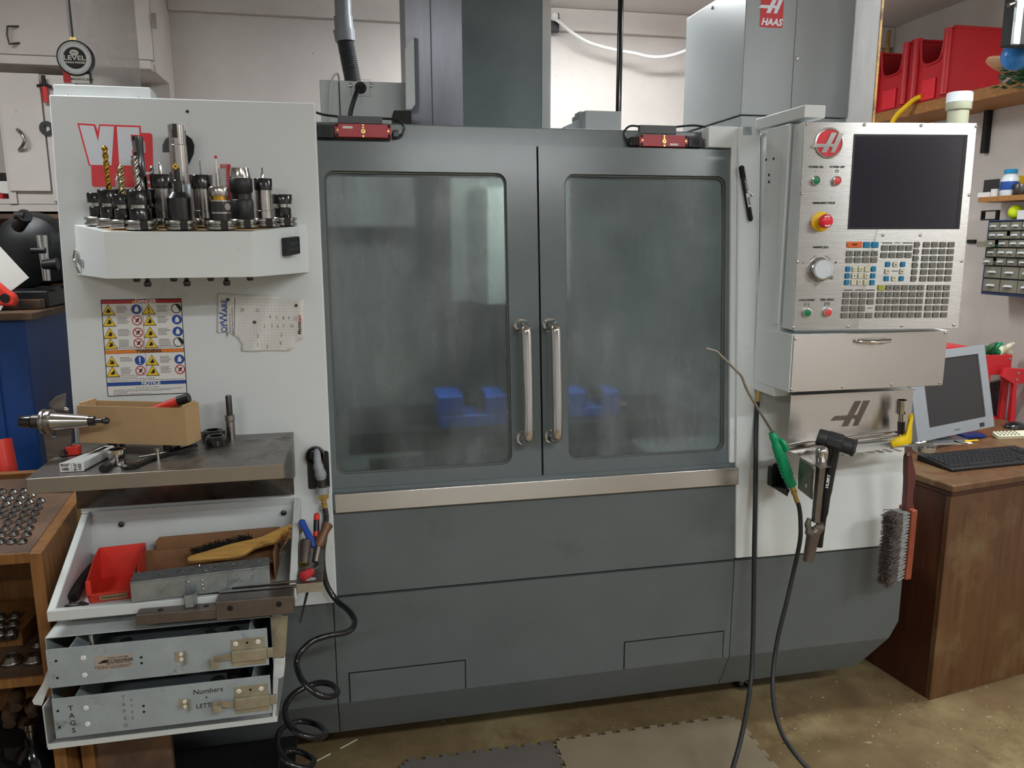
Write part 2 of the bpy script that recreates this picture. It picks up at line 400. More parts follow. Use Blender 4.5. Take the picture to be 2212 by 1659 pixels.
def smooth_path(P, sub, closed=False):
    out = []; k = len(P)
    for i in range(k if closed else k-1):
        p1, p2 = P[i], P[(i+1) % k]
        p0 = P[(i-1) % k] if closed or i > 0 else p1*2-p2
        p3 = P[(i+2) % k] if closed or i < k-2 else p2*2-p1
        for j in range(sub):
            t = j/sub; out.append(.5*((2*p1)+(p2-p0)*t+(2*p0-5*p1+4*p2-p3)*t*t+(3*p1-p0-3*p2+p3)*t**3))
    if not closed: out.append(P[-1])
    return out
def tag(o, label=None, cat=None, group=None, kind=None):
    if label: o['label'] = label
    if cat: o['category'] = cat
    if group: o['group'] = group
    if kind: o['kind'] = kind
    return o
def thing(name, label, cat, loc, group=None):
    o = bpy.data.objects.new(name, None); o.empty_display_size = .05; o.location = V3(loc); COL.objects.link(o)
    WORLD_ORIGIN[o.name] = V3(loc)
    return tag(o, label, cat, group)
def rrect(x0, y0, x1, y1, r, k=4):
    p = []
    for cx, cy, s0 in ((x1-r, y1-r, 0), (x0+r, y1-r, 90), (x0+r, y0+r, 180), (x1-r, y0+r, 270)):
        for i in range(k+1): t = R_(s0+90*i/k); p.append((cx+r*math.cos(t), cy+r*math.sin(t)))
    return p
def circ(cx, cy, r, n=24, a0=0, a1=360):
    return [(cx+r*math.cos(R_(a0+(a1-a0)*i/n)), cy+r*math.sin(R_(a0+(a1-a0)*i/n))) for i in range(n if a1-a0 == 360 else n+1)]
def screws(pts, M, parent, r=.005, name='screw', m='screw', z=0):
    me = None
    for x, y in pts:
        b = B(); screw(b, x, y, M, r, z); b.build(name, m, parent)
def screw(b, x, y, M, r=.006, z=0):
    b.lathe([(r, z), (r*.9, z+r*.35), (r*.45, z+r*.6), (0.0001, z+r*.6)], M @ Matrix.Translation((x, y, 0)), 14)
# ------------------------------------------------------------------ the room
def struct(name, b, m, **k): return b.build(name, m, kind='structure', **k)
XW, YW, ZC = 3.03, 4.10, 2.70
struct('floor', B().box((-3.6, -3.2, -.1), (XW+.1, YW+.1, 0)), 'floor')
struct('ceiling', B().box((-3.6, -3.2, ZC), (XW+.1, YW+.1, ZC+.1)), 'ceiling_paint')
struct('wall_back', B().box((-3.6, YW, 0), (XW+.1, YW+.1, ZC)), 'wall_paint')
struct('wall_right', B().box((XW, -3.2, 0), (XW+.1, YW, ZC)), 'wall_paint')
struct('wall_left', B().box((-3.6, -3.2, 0), (-3.5, YW, ZC)), 'wall_grey')
struct('wall_front', B().box((-3.5, -3.2, 0), (XW, -3.1, ZC)), 'wall_grey')
# beam along the head of the back wall and the painted post
zc = PY(800, 44, YW-.03).z
struct('trim_1', B().box((-.765, YW-.035, zc), (XW, YW, ZC)), 'wall_paint', bevel=.006)
struct('trim_2', B().box((-.85, YW-.10, 0), (-.765, YW, ZC)).box((-.90, YW-.05, 0), (-.852, YW, ZC)), 'wall_paint', bevel=.004)
for i, ((x, y, z), ln, k) in enumerate(LAMPS):
    t = thing('ceiling_light', 'white fluorescent strip lamp on the ceiling, number %s along the room' % ['one', 'two', 'three', 'four (added to brighten the back wall)', 'five (added to brighten the left background)', 'six (added to brighten the right wall)'][i], 'lamp', (x, y, z), 'ceiling strip lamps')
    B().prism([(-.09, .10), (.09, .10), (.06, .035), (-.06, .035)], -ln/2, ln/2, FR((x, y, z), (0, 1, 0), (0, 0, 1))).build('housing', 'lamp_case', t)
    for dy in (-.035, .035): B().cyl((x-ln/2+.03, y+dy, z+.017), (x+ln/2-.03, y+dy, z+.017), .013, n=12).build('tube', 'tube_glass', t)
    ld = bpy.data.lights.new('strip_light', 'AREA'); ld.shape = 'RECTANGLE'; ld.size = ln; ld.size_y = .16; ld.energy = LAMP_W*k; ld.color = (.93, .985, 1.0)
    lo = bpy.data.objects.new('strip_light', ld); COL.objects.link(lo); lo.parent = t; lo.location = (0, 0, -.005)

# interlocking floor mats
def puzzle(px0, px1, depth, m, label, z=.012):
    a = PZ(*px0, z); b = PZ(*px1, z); d = (b-a).length; M = FR(a, b-a, V3((0, 0, 1)).cross(b-a))
    p = []
    def edge(q0, q1, o):
        q0 = V3((*q0, 0)); q1 = V3((*q1, 0)); L_ = (q1-q0).length; k = max(2, round(L_/.052)); u = (q1-q0)/L_; v = V3((u.y, -u.x, 0))*o; s_ = L_/k
        for i in range(k):
            c = q0+u*(s_*(i+.5)); w1 = s_*.20; w2 = s_*.30; h = .013
            for q in (c-u*w1, c-u*w2+v*h, c+u*w2+v*h, c+u*w1): p.append((q.x, q.y))
    c0, c1, c2, c3 = (0, -depth), (d, -depth), (d, 0), (0, 0)
    p.append(c0); p.append(c1); edge(c1, c2, 1); p.append(c2); edge(c2, c3, 1); p.append(c3); edge(c3, c0, 1)
    return B().prism(p, -z+.001, 0, M).build('floor_mat', m, label=label, cat='floor mat', group='interlocking rubber floor mats', bevel=.002)
puzzle((1200, 1600), (1585, 1548), .9, 'mat_rubber', 'brown-grey interlocking rubber floor mat in front of the machine, the nearer to the hose')
puzzle((872, 1645), (1192, 1604), .9, 'mat_rubber_dark', 'darker blue-grey interlocking rubber floor mat, left of the brown-grey one')

# ------------------------------------------------------------------ the milling machine
mc = thing('milling_machine', 'large grey and white enclosed milling machine with two glazed sliding doors', 'machine', (.52, 2.3, 0))
def part(b, name, m, parent=None, **k): return b.build(name, m, parent or mc, **k)
def lbox(b, u0, v0, u1, v1, w0, w1): return b.box((u0, v0, w0), (u1, v1, w1), LF)
lp = part(lbox(B(), -.698, -.243, -.066, 1.104, -.03, .012), 'side_panel', 'white_paint', bevel=.004)
part(B().box((-.685, 2.24, .60), (-.675, 3.4, 1.88)).box((1.70, 2.24, .60), (1.71, 3.4, 1.88)).box((-.685, 3.39, .25), (1.73, 3.4, 1.88)), 'enclosure_shell', 'white_dull')
# cap on top of the white panel
a = F(116, 205, -.03); c = F(326, 213, -.03); t0 = F(116, 181, -.03)
part(lbox(B(), a[0], 1.09, c[0], t0[1], -.10, -.03), 'panel_cap', 'white_paint', bevel=.003)
screws([(a[0]+.03, 1.106), (c[0]-.03, 1.106)], LF @ Matrix.Translation((0, 0, -.03)), mc, .009, 'cap_screw')
# small nick on the panel
q = F(405, 241, .012); part(B().lathe([(.004, .012), (.004, .0135)], LF @ Matrix.Translation((q[0], q[1], 0)), 8), 'plug_hole', 'black_dark', lp)
# header behind the doors
part(lbox(B(), -.09, .93, 1.12, 1.071, -.075, -.05).add([], []), 'header_rail', 'charcoal_paint', bevel=.004)
part(lbox(B(), -.09, 1.066, 1.12, 1.071, -.10, -.0751), 'header_ledge', 'charcoal_paint')
# doors
def door(u0, u1, win, hu):
    d = part(B().plate(u0, .073, u1, 1.013, win, .028, -.045, -.012, LF), 'door', 'charcoal_paint', flat=True)
    x0, y0, x1, y1 = win
    part(B().box((x0-.012, y0-.012, -.0345), (x1+.012, y1+.012, -.0285), LF), 'window_pane', 'door_glass', d)
    part(B().plate(x0-.001, y0-.001, x1+.001, y1+.001, (x0+.005, y0+.005, x1-.005, y1-.005), .024, -.0280, -.022, LF), 'window_gasket', 'gasket', d)
    h = B(); r = .0158; pts = [(hu, .187, -.012), (hu, .187, .028), (hu, .195, .045), (hu+.002, .215, .052), (hu+.002, .35, .054), (hu+.002, .485, .052), (hu, .503, .045), (hu, .511, .028), (hu, .511, -.012)]
    h.tube([LF @ V3(p) for p in pts], r, n=20, sub=5)
    part(h, 'handle', 'chrome', d)
    for v in (.187, .511):
        f_ = B().ring([(.0148, -.012), (.0215, -.012), (.0215, -.0095), (.019, -.007), (.0148, -.007)], LF @ Matrix.Translation((hu, v, 0)), 28)
        part(f_, 'handle_collar', 'chrome', d)
    return d
dl = door(-.11, .5305, (-.053, .112, .443, .936), .476)
dr = door(.536, 1.135, (.611, .112, 1.106, .936), .560)
part(lbox(B(), .529, .075, .538, 1.012, -.044, -.030), 'door_seal', 'black_dark')
# stainless sill, lower panel
part(lbox(B(), -.061, .011, 1.141, .064, -.03, .016), 'door_sill', 'stainless_h', bevel=.0025)
part(lbox(B(), -.074, -.229, 1.139, .009, -.03, -.002), 'lower_panel', 'charcoal_low', bevel=.0025)
part(lbox(B(), -.074, .064, 1.141, .074, -.03, -.006), 'sill_gap_strip', 'charcoal_paint')  # recessed strip in the door paint between sill and doors
# white post on the right of the doors
pb = B(); lbox(pb, 1.137, -.223, 1.205, 1.075, -.05, .008); lbox(pb, 1.119, .075, 1.137, 1.02, -.05, -.002)
a = F(1522, 283, -.03); lbox(pb, a[0], 1.017, 1.14, 1.078, -.06, -.004)
post = part(pb, 'door_post', 'white_paint', bevel=.003)
part(lbox(B(), 1.150, 1.052, 1.176, 1.076, .008, .0095), 'cover_plate', 'galv', post)
part(lbox(B(), 1.212, -.229, 1.726, 1.06, -.03, .004), 'right_panel', 'white_paint', bevel=.004)
part(lbox(B(), 1.2055, -.225, 1.2115, 1.06, -.03, -.012), 'panel_gap', 'black_plastic')
# base: upright front, undercut toward the floor
Yb = 2.081
def basepart(x0, x1, name, cut=0):
    b = B(); zt, zm, z0, yr = .566, .243, .113, 2.142
    prof = [(Yb, zt), (Yb, zm), (yr, z0), (3.3, z0), (3.3, zt)]
    if not cut:
        b.prism([(p[0], p[1]) for p in prof], x0, x1, FR((0, 0, 0), (0, 1, 0), (0, 0, 1)))
    else:
        c = cut; V = [(x0, Yb, zt), (x1, Yb, zt), (x1, 3.3, zt), (x0, 3.3, zt), (x0, Yb, zm), (x1, Yb, .30), (x1, 3.3, .30), (x0, yr, z0), (x1-c, yr, z0), (x1-c, 3.3, z0), (x0, 3.3, z0), (x1-.03, Yb, zm)]
        b.add(V, [(0, 1, 2, 3), (0, 4, 11, 5, 1), (1, 5, 6, 2), (4, 7, 8, 11), (11, 8, 5), (5, 8, 9, 6), (7, 10, 9, 8), (0, 3, 10, 7, 4), (3, 2, 6, 9, 10)])
    return part(b, name, 'charcoal_low', angle=12)
basepart(-.700, -.078, 'base_panel'); bm_ = basepart(-.0755, 1.136, 'base_panel'); basepart(1.1385, 1.743, 'base_panel', .10)
part(B().box((-.65, 2.45, .10), (1.5, 3.2, .55)), 'base_frame', 'black_dark')
V2 = VF(Yb)
for (x0, x1) in ((-.041, .290), (.786, 1.112)):
    part(B().prism([(x0, .2445), (x1, .2445), (x1, .333), (x0, .333)], 0, .0016, V2), 'access_hatch', 'charcoal_low', bm_, bevel=.0006)
    part(B().plate(x0-.0035, .2440, x1+.0035, .3365, (x0, .2441, x1, .333), .0005, 0, .0005, V2, k=1), 'hatch_gap', 'black_dark', bm_)
def foot(px, py):
    q = PZ(px, py, .0)
    part(B().lathe([(.001, 0), (.028, 0), (.03, .008), (.022, .014), (.012, .016), (.012, .10), (.001, .10)], Matrix.Translation(q), 20).sph((q.x, q.y, .03), .017, 14), 'leveling_foot', 'steel')
foot(1600, 1482); q = PZ(655, 1640, 0); 
part(B().lathe([(.001, 0), (.028, 0), (.03, .008), (.014, .016), (.014, .10), (.001, .10)], Matrix.Translation((-.30, 2.26, 0)), 20), 'leveling_foot', 'steel')
# inside: pan, back wall, table, saddle, head
ib = B(); ib.box((-.66, 2.17, .60), (1.68, 3.35, .62)).box((-.66, 3.34, .62), (1.68, 3.36, 1.88)).box((-.672, 2.24, .60), (-.66, 3.35, 1.88)).box((1.68, 2.24, .60), (1.69, 3.35, 1.88))
part(ib, 'work_chamber', 'interior_paint')
tz = PY(1000, 926, 2.52).z
tb = B(); tb.box((-.02, 2.52, tz-.07), (1.22, 2.94, tz))
for k in range(3): tb.box((-.02, 2.60+k*.12, tz), (1.22, 2.605+k*.12, tz+.0015))
tb.box((.25, 2.45, tz-.22), (.95, 2.9, tz-.07)); part(tb, 'work_table', 'steel_dark', bevel=.004)
part(B().box((.05, 2.46, .62), (1.15, 3.0, tz-.22)), 'way_cover', 'stainless_dirty')
col = [(.24, 3.02), (.431, 2.9), (.719, 2.9), (.76, 2.93), (.76, 3.3), (.24, 3.3)]
hb = B(); hb.prism([(.36, 2.78), (.80, 2.78), (.80, 3.2), (.36, 3.2)], 1.33, 1.80); hb.cyl((.58, 2.70, 1.34), (.58, 2.70, 1.22), .075, .055); hb.prism([(.46, 2.60), (.70, 2.60), (.74, 2.78), (.42, 2.78)], 1.33, 1.72)
part(hb, 'spindle_head', 'interior_paint', bevel=.006)
wl_ = bpy.data.lights.new('work_light', 'AREA'); wl_.shape = 'RECTANGLE'; wl_.size = .6; wl_.size_y = .05; wl_.energy = 15; wl_.color = (.92, 1, .97)
wo = bpy.data.objects.new('work_light', wl_); COL.objects.link(wo); wo.parent = mc; wo.location = V3((.55, 2.34, 1.84))-V3((.52, 2.3, 0)); wo.rotation_euler = (R_(12), 0, 0)
part(B().box((.24, 2.31, 1.845), (.86, 2.37, 1.87)), 'work_light_case', 'lamp_case')
# column cover that rises above the enclosure
z0 = 1.80; z1 = 2.62
cv = part(B().prism(col, z0, z1), 'spindle_cover', 'column_paint', bevel=.003)
def strip(p, q, e, w0, name, m, z0=z0, z1=z1, off=.0015):
    p = V3((*p, z0)); q = V3((*q, z0)); d = (q-p); M = FR(p+d*e, d, (0, 0, 1)); L_ = d.length
    part(B().box((0, 0, 0), (L_*w0, z1-z0, off), M), name, m, cv)
strip(col[0], col[1], .0, .44, 'cover_flange', 'column_side', off=.002); strip(col[0], col[1], .46, .53, 'side_facet', 'column_side')
strip(col[2], col[3], .02, .96, 'edge_strip', 'stainless_h')
# white bracket and electrical box left of the column
V3m = VF(2.98)
pts = [PY(894, 78, 2.98), PY(876, 104, 2.98), PY(877, 236, 2.98), PY(889, 236, 2.98), PY(897, 225, 2.98)]
part(B().prism([(p.x, p.z) for p in pts], -.03, 0, V3m), 'side_bracket', 'white_paint')
e0, e1 = PY(690, 172, 3.1), PY(890, 178, 3.1)
eb = part(B().box((e0.x, 3.1, 1.6), (e1.x, 3.4, e0.z)), 'electrical_box', 'white_paint', bevel=.003)
xs = PY(733, 200, 3.1).x
part(B().box((xs-.002, 3.098, 1.7), (xs+.002, 3.1, e0.z-.004)), 'box_seam', 'black_plastic', eb)
g = PY(779, 190, 3.1); V31 = VF(3.1)
part(B().ring([(.012, 0), (.021, 0), (.021, .004), (.016, .009), (.012, .009)], V31 @ Matrix.Translation((g.x, g.z, 0)), 28).lathe([(.012, .0005), (.012, .001)], V31 @ Matrix.Translation((g.x, g.z, 0)), 20), 'grommet', 'black_plastic', eb)
screws([(PY(px, 185, 3.1).x, PY(px, 185, 3.1).z) for px in (757, 802)], V31, eb, .008, 'box_screw')
part(B().plate(g.x-.035, g.z-.03, g.x+.035, g.z+.03, (g.x-.034, g.z-.029, g.x+.034, g.z+.029), .001, 0, .0008, V31, k=1), 'knockout_plate', 'label_grey', eb)
part(B().tube([(g.x, 3.1, g.z), (g.x-.008, 3.06, g.z-.006), PY(765, 215, 3.04), PY(757, 245, 3.04), PY(756, 275, 3.04)], .0085, n=12, sub=6), 'power_cable', 'black_plastic')
part(B().tube([PY(733, 178, 3.14), PY(731, 163, 3.13), PY(726, 160, 3.1), PY(717, 172, 3.08), PY(713, 200, 3.08), PY(711, 262, 3.08)], .0038, n=8, sub=6), 'signal_cable', 'cable_white')
q = PY(850, 238, 2.86); part(B().box((q.x, 2.86, 1.85), (PY(889, 250, 2.86).x, 2.99, q.z)), 'way_wiper', 'dark_iron', bevel=.004)
# small grey box and black gas-line pole to the right of the column
Yg = 2.55; q0, q1 = PY(1265, 238, Yg), PY(1343, 240, Yg)
gb = B().box((q0.x, Yg, 1.8), (q1.x, Yg+.16, q0.z)); l0, l1, l2 = PY(1252, 240, Yg+.05), PY(1252, 258, Yg+.05), PY(1220, 273, Yg+.05)
gb.prism([(l0.x-.01, 1.8), (q0.x+.01, 1.8), (q0.x+.01, l0.z), (l0.x, l0.z), (l1.x, l1.z), (l2.x, l2.z), (l2.x, 1.8)], -.06, 0, VF(Yg+.05))
part(gb, 'motor_housing', 'grey_paint', bevel=.002)
q0, q1 = PY(1336, 243, Yg+.05), PY(1342, 0, Yg+.05); q1 = q0+V3((0, 0, 1.0))*(2.66-q0.z)
part(B().cyl(q0-V3((0, 0, .02)), q1, .0095, n=20), 'pole', 'black_gloss')
# tool changer cover
tx0, tx1, ty, tyb, tz0, tz1 = 1.304, 1.712, 2.5, 2.968, 1.957, 2.376
tc_ = part(B().box((tx0, ty, tz0), (tx1, tyb, tz1)), 'tool_changer_cover', 'grey_paint', bevel=.003)
V25 = VF(ty); sx = PY(1715, 120, ty).x
part(B().box((sx-.0012, ty-.0008, tz0+.002), (sx+.0012, ty, tz1-.002)), 'cover_seam', 'label_grey', tc_)
q = PY(1722, 127, ty); screws([(q.x, q.z)], V25, tc_, .0065, 'cover_screw')
q = PX(1539, 17, tx0); part(B().sph(q, .006, 12), 'cover_screw', 'screw', tc_)
part(B().box((tx0+.004, ty+.004, 1.80), (tx1-.01, tyb, tz0-.003)), 'changer_skirt', 'grey_paint', bevel=.002)
def hlogo(b, x, y, s, M, z0, z1):
    for P in ([(137, 140), (177, 140), (108, 5), (70, 5)], [(189, 140), (229, 140), (168, 5), (137, 5)], [(0, 40), (24, 65), (140, 65), (126, 40)], [(120, 65), (165, 65), (148, 40), (125, 52)]):
        b.prism([(x+(p-115)*s, y+(q-72)*s) for p, q in P], z0, z1, M); z1 += .00006
q0, q1 = PY(1641, 58, ty), PY(1690, 58, ty); wq = q1.x-q0.x
lg = B(); lg.prism(rrect(q0.x, q0.z, q1.x, q0.z+wq*1.5, .004), 0, .0008, V25)
lg.m = 1; hlogo(lg, q0.x+wq*.46, q0.z+wq*.86, wq/205, V25, .0009, .0013); lg.text('HAAS', q0.x+wq*.5, q0.z+wq*.19, wq*.36, V25, z=.0012, shear=.25, bold=.0012)
part(lg, 'logo_sticker', ['red_metal', 'decal_white'], tc_)
# polycarbonate splash guards on both sides
for sx_, y0 in ((1.705, 2.365), (-.68, 2.35)):
    g_ = part(B().box((sx_-.003, y0, 1.86), (sx_+.003, y0+.70, 2.62)), 'splash_guard', 'guard_glass_sheen' if sx_ > 0 else 'guard_glass')
    part(B().box((sx_-.004, y0-.004, 1.86), (sx_+.004, y0-.0002, 2.62)), 'guard_edge', 'wood_brush' if sx_ > 0 else 'label_grey', g_)
# interlock switches on the header
def switch(pa, pb_, blk, kn, br, cab, label_pos, mirror=False):
    wv = -.05
    a = F(*pa, wv+.03); c = F(*pb_, wv+.03); r = B().prism(rrect(a[0], c[1], c[0], a[1], .004), wv, wv+.03, LF)
    s_ = part(r, 'interlock_switch', 'red_switch', bevel=.002)
    cx, cy = (a[0]+c[0])/2, (a[1]+c[1])/2; w_, h_ = c[0]-a[0], a[1]-c[1]
    for x, y, r_ in ((cx, cy-h_*.05, .0065), (cx, cy+h_*.22, .003), (cx, cy+h_*.4, .003), (cx, cy-h_*.42, .003), (a[0]+.008, cy, .003), (c[0]-.008, cy, .003)):
        part(B().lathe([(r_, wv+.0295), (r_*.9, wv+.0315), (.0001, wv+.0315)], LF @ Matrix.Translation((x, y, 0)), 14), 'switch_screw', 'brass', s_)
    k = B()
    for x in (a[0]+.006, c[0]-.006):
        for y in (a[1]-.005, c[1]+.005): k.lathe([(.0045, wv+.0298), (.0045, wv+.0305)], LF @ Matrix.Translation((x, y, 0)), 12)
    k.box((cx-.0025, cy-h_*.05-.001, wv+.0314), (cx+.0025, cy-h_*.05+.0015, wv+.0318), LF)
    part(k, 'corner_hole', 'black_dark', s_)
    lx = cx+label_pos*w_; k = B().box((lx-.013, cy+(h_*.22 if not mirror else -h_*.30)-.003, wv+.03), (lx+.013, cy+(h_*.22 if not mirror else -h_*.30)+.003, wv+.0304), LF)
    part(k, 'switch_label', 'label_white', s_)
    a2 = F(*blk[0], wv+.026); c2 = F(*blk[1], wv+.026); k = B().box((a2[0], c2[1], wv), (c2[0], a2[1], wv+.026), LF)
    for i in range(6): k.box((c2[0]-.012-i*.004, c2[1]+.004, wv+.026), (c2[0]-.010-i*.004, a2[1]-.004, wv+.0275), LF)
    part(k, 'switch_head', 'black_plastic', s_, bevel=.0015)
    a3 = F(*kn[0], wv+.02); c3 = F(*kn[1], wv+.02)
    part(B().prism(rrect(a3[0], c3[1], c3[0], a3[1], .004), wv+.002, wv+.024, LF), 'cable_gland', 'black_gloss', s_, bevel=.002)
    a4 = F(*br[0], wv); c4 = F(*br[1], wv); part(B().box((a4[0], c4[1]-.006, wv-.012), (c4[0], a4[1], wv+.004), LF).box((a2[0] if not mirror else a[0], a[1]-.002, wv-.012), (c[0] if not mirror else c2[0], a[1]+.006, wv+.002), LF), 'switch_bracket', 'switch_bracket', s_, bevel=.001)
    for c_ in cab:
        pts = []
        for x, y, off in c_:
            q = onpl(x, y, LO+NN*off, NN); pts.append(q)
        part(B().tube(pts, .0032, n=8, sub=6), 'switch_cable', 'black_plastic', s_)
switch((722, 266), (846, 298), ((685, 269), (722, 297)), ((848, 281), (862, 297)), ((729, 250), (826, 264)),
       [[(826, 256, -.05), (850, 258, -.05), (868, 266, -.045), (873, 280, -.04), (866, 292, -.03), (858, 290, -.03)], [(683, 243, -.04), (700, 248, -.05), (731, 252, -.05)]], -.27)
switch((1382, 290), (1487, 318), ((1488, 296), (1518, 318)), ((1360, 296), (1382, 315)), ((1381, 270), (1460, 286)),
       [[(1382, 273, -.05), (1362, 272, -.05), (1350, 282, -.05), (1350, 297, -.045), (1362, 307, -.03)], [(1460, 274, -.05), (1500, 271, -.05), (1535, 277, -.04)]], .2, True)

# ---- badge decal on the white panel
def P2(px, py, off=.012): return F(px, py, off)
LF1 = LF @ Matrix.Translation((0, 0, .012))
def poly(px): return [P2(x, y) for x, y in px]
Z1 = lambda zx, zy: (zx/2.962, zy/2.962)
bd = B()
bd.prism(poly([Z1(*p) for p in ((495, 788), (608, 795), (626, 840), (635, 795), (900, 805), (902, 850), (965, 852), (975, 865), (985, 1200), (600, 1195), (588, 1185), (583, 1062), (568, 1060))]), 0, .0004, LF1)
bd.m = 1
bd.prism(poly([Z1(*p) for p in ((508, 800), (600, 806), (628, 905), (642, 806), (730, 810), (714, 1058), (578, 1055))]), .0005, .0008, LF1)
bd.prism(poly([Z1(*p) for p in ((748, 811), (890, 815), (893, 864), (837, 862), (840, 905), (876, 908), (878, 955), (845, 957), (850, 1060), (764, 1058))]), .0005, .0008, LF1)
u, v = P2(*Z1(955, 1142)); bd.text('D', u, v, .038, LF1, z=.0008, bold=.0012); bd.box((u-.032, v-.002, .0006), (u-.020, v+.003, .0009), LF1)
bd.m = 2
pt = []
two = [(1040, 975), (1040, 930), (1055, 895), (1085, 870), (1140, 860), (1195, 865), (1228, 890), (1244, 930), (1240, 985), (1215, 1040), (1195, 1075), (1170, 1120), (1240, 1120), (1240, 1170), (1080, 1170), (1085, 1110), (1140, 1030), (1150, 975)]
bd.prism(poly([Z1(*p) for p in two]), .0001, .0005, LF1)
part(bd, 'badge_decal', ['decal_red', 'decal_white', 'decal_black'], lp, flat=True)
# ---- warning label
ZL = lambda x, y: P2(200+x/6.914, 630+y/6.914)
wl = B(); c0, c1, c2, c3 = ZL(120, 118), ZL(1330, 100), ZL(1413, 1520), ZL(225, 1570)
x0, x1, yt, yb = (c0[0]+c3[0])/2, (c1[0]+c2[0])/2, (c0[1]+c1[1])/2, (c2[1]+c3[1])/2; W_, H_ = x1-x0, yt-yb
LX = lambda f: x0+W_*f
LY = lambda f: yt-H_*f
def lrect(m, a, b, c, d, z): wl.m = m; wl.box((LX(a), LY(d), z), (LX(c), LY(b), z+.0002), LF1)
lrect(1, 0, 0, 1, 1, .0002); lrect(0, .01, .009, .99, .991, .0005)
lrect(2, .01, .009, .99, .042, .0008); lrect(3, .01, .522, .99, .556, .0008); lrect(4, .01, .856, .99, .890, .0008)
for y in (.042, .521, .556, .855, .890): lrect(1, .01, y, .99, y+.003, .0009)
lrect(1, .503, .042, .507, .482, .0008); lrect(1, .503, .556, .507, .775, .0008)
wl.m = 0; wl.text('DANGER', LX(.55), LY(.026), .0125, LF1, z=.0012, bold=.0004); wl.text('NOTICE', LX(.55), LY(.873), .0125, LF1, z=.0012, bold=.0004)
wl.m = 1; wl.text('WARNING', LX(.55), LY(.539), .0125, LF1, z=.0012, bold=.0004)
def tri(x, y, s, z, m): wl.m = m; wl.prism([(x-s, y-s*.85), (x+s, y-s*.85), (x, y+s*.85)], z, z+.0002, LF1)
rnd = random.Random(3)
rows = [(.105, 'b', 'w'), (.22, 'p', 'b'), (.345, 'p', 'b'), (.455, 'p', 'w'), (.635, 'b', 'b'), (.742, 'p', 'p')]
for fy, l, r in rows:
    for side, kd in ((0, l), (1, r)):
        fx = .085+side*.497
        tri(LX(fx), LY(fy), .0165, .0008, 1); tri(LX(fx), LY(fy)-.0003, .0142, .0011, 5)
        wl.m = 1; cx, cy = LX(fx), LY(fy)-.003
        if side and fy == .105: wl.box((cx-.0013, cy-.002, .0014), (cx+.0013, cy+.008, .0016), LF1).prism(circ(cx, cy-.006, .0017, 10), .0014, .0016, LF1)
        else:
            wl.prism([(cx-.006, cy-.004), (cx+.002*rnd.uniform(-1, 2), cy+.006), (cx+.006, cy-.001), (cx+.003, cy-.005)], .0014, .0016, LF1); wl.prism(circ(cx+rnd.uniform(-.003, .003), cy+.004, .002, 8), .0014, .0016, LF1)
        cx, cy = LX(fx+.345), LY(fy); R = .0125
        if kd == 'p':
            wl.m = 2; wl.prism(circ(cx, cy, R, 24), .0008, .0010, LF1); wl.m = 0; wl.prism(circ(cx, cy, R*.8, 24), .0011, .0013, LF1)
            wl.m = 1; wl.prism([(cx-.005, cy-.006), (cx-.001, cy+.004), (cx+.006, cy+.006), (cx+.003, cy-.003)], .0014, .0016, LF1)
            wl.m = 2; wl.prism([(cx-R*.72, cy+R*.62), (cx-R*.6, cy+R*.74), (cx+R*.72, cy-R*.62), (cx+R*.6, cy-R*.74)], .0017, .0019, LF1)
        else:
            wl.m = 4 if kd == 'b' else 1; wl.prism(circ(cx, cy, R, 24), .0008, .0010, LF1); wl.m = 0
            if fy == .635 and not side: wl.box((cx-.0017, cy-.003, .0012), (cx+.0017, cy+.009, .0014), LF1).prism(circ(cx, cy-.007, .002, 10), .0012, .0014, LF1)
            elif kd == 'w': wl.prism(circ(cx, cy, R*.82, 20, 100, 320), .0012, .0014, LF1)
            else: wl.prism([(cx-.005, cy-.006), (cx-.003, cy+.005), (cx+.002, cy+.008), (cx+.006, cy-.002), (cx+.003, cy-.007)], .0012, .0014, LF1)
        wl.m = 6
        for k in range(6 if fy not in (.635,) or side else 4):
            L_ = rnd.uniform(.10, .155) if k else .12
            wl.box((LX(fx+.10), LY(fy-.035+k*.0125)-.0006, .0008), (LX(fx+.10+L_), LY(fy-.035+k*.0125)+.0006, .001), LF1)
wl.m = 6
for fy, a, b in ((.493, .03, .96), (.507, .03, .93), (.787, .03, .52), (.805, .03, .40), (.823, .03, .60), (.841, .03, .97), (.915, .36, .66), (.936, .08, .95), (.951, .08, .80), (.966, .08, .25), (.980, .08, .55)):
    n = int((b-a)/.03)
    for i in range(n):
        xx = a+(b-a)*i/n; wl.box((LX(xx), LY(fy)-.0007, .0008), (LX(xx+(b-a)/n*rnd.uniform(.6, .9)), LY(fy)+.0007, .001), LF1)
tri(LX(.40), LY(.026), .004, .0011, 5); tri(LX(.42), LY(.539), .004, .0011, 5)
part(wl, 'warning_label', ['label_white', 'label_black', 'label_red', 'label_orange', 'label_blue', 'label_yellow', 'label_grey'], lp, flat=True)

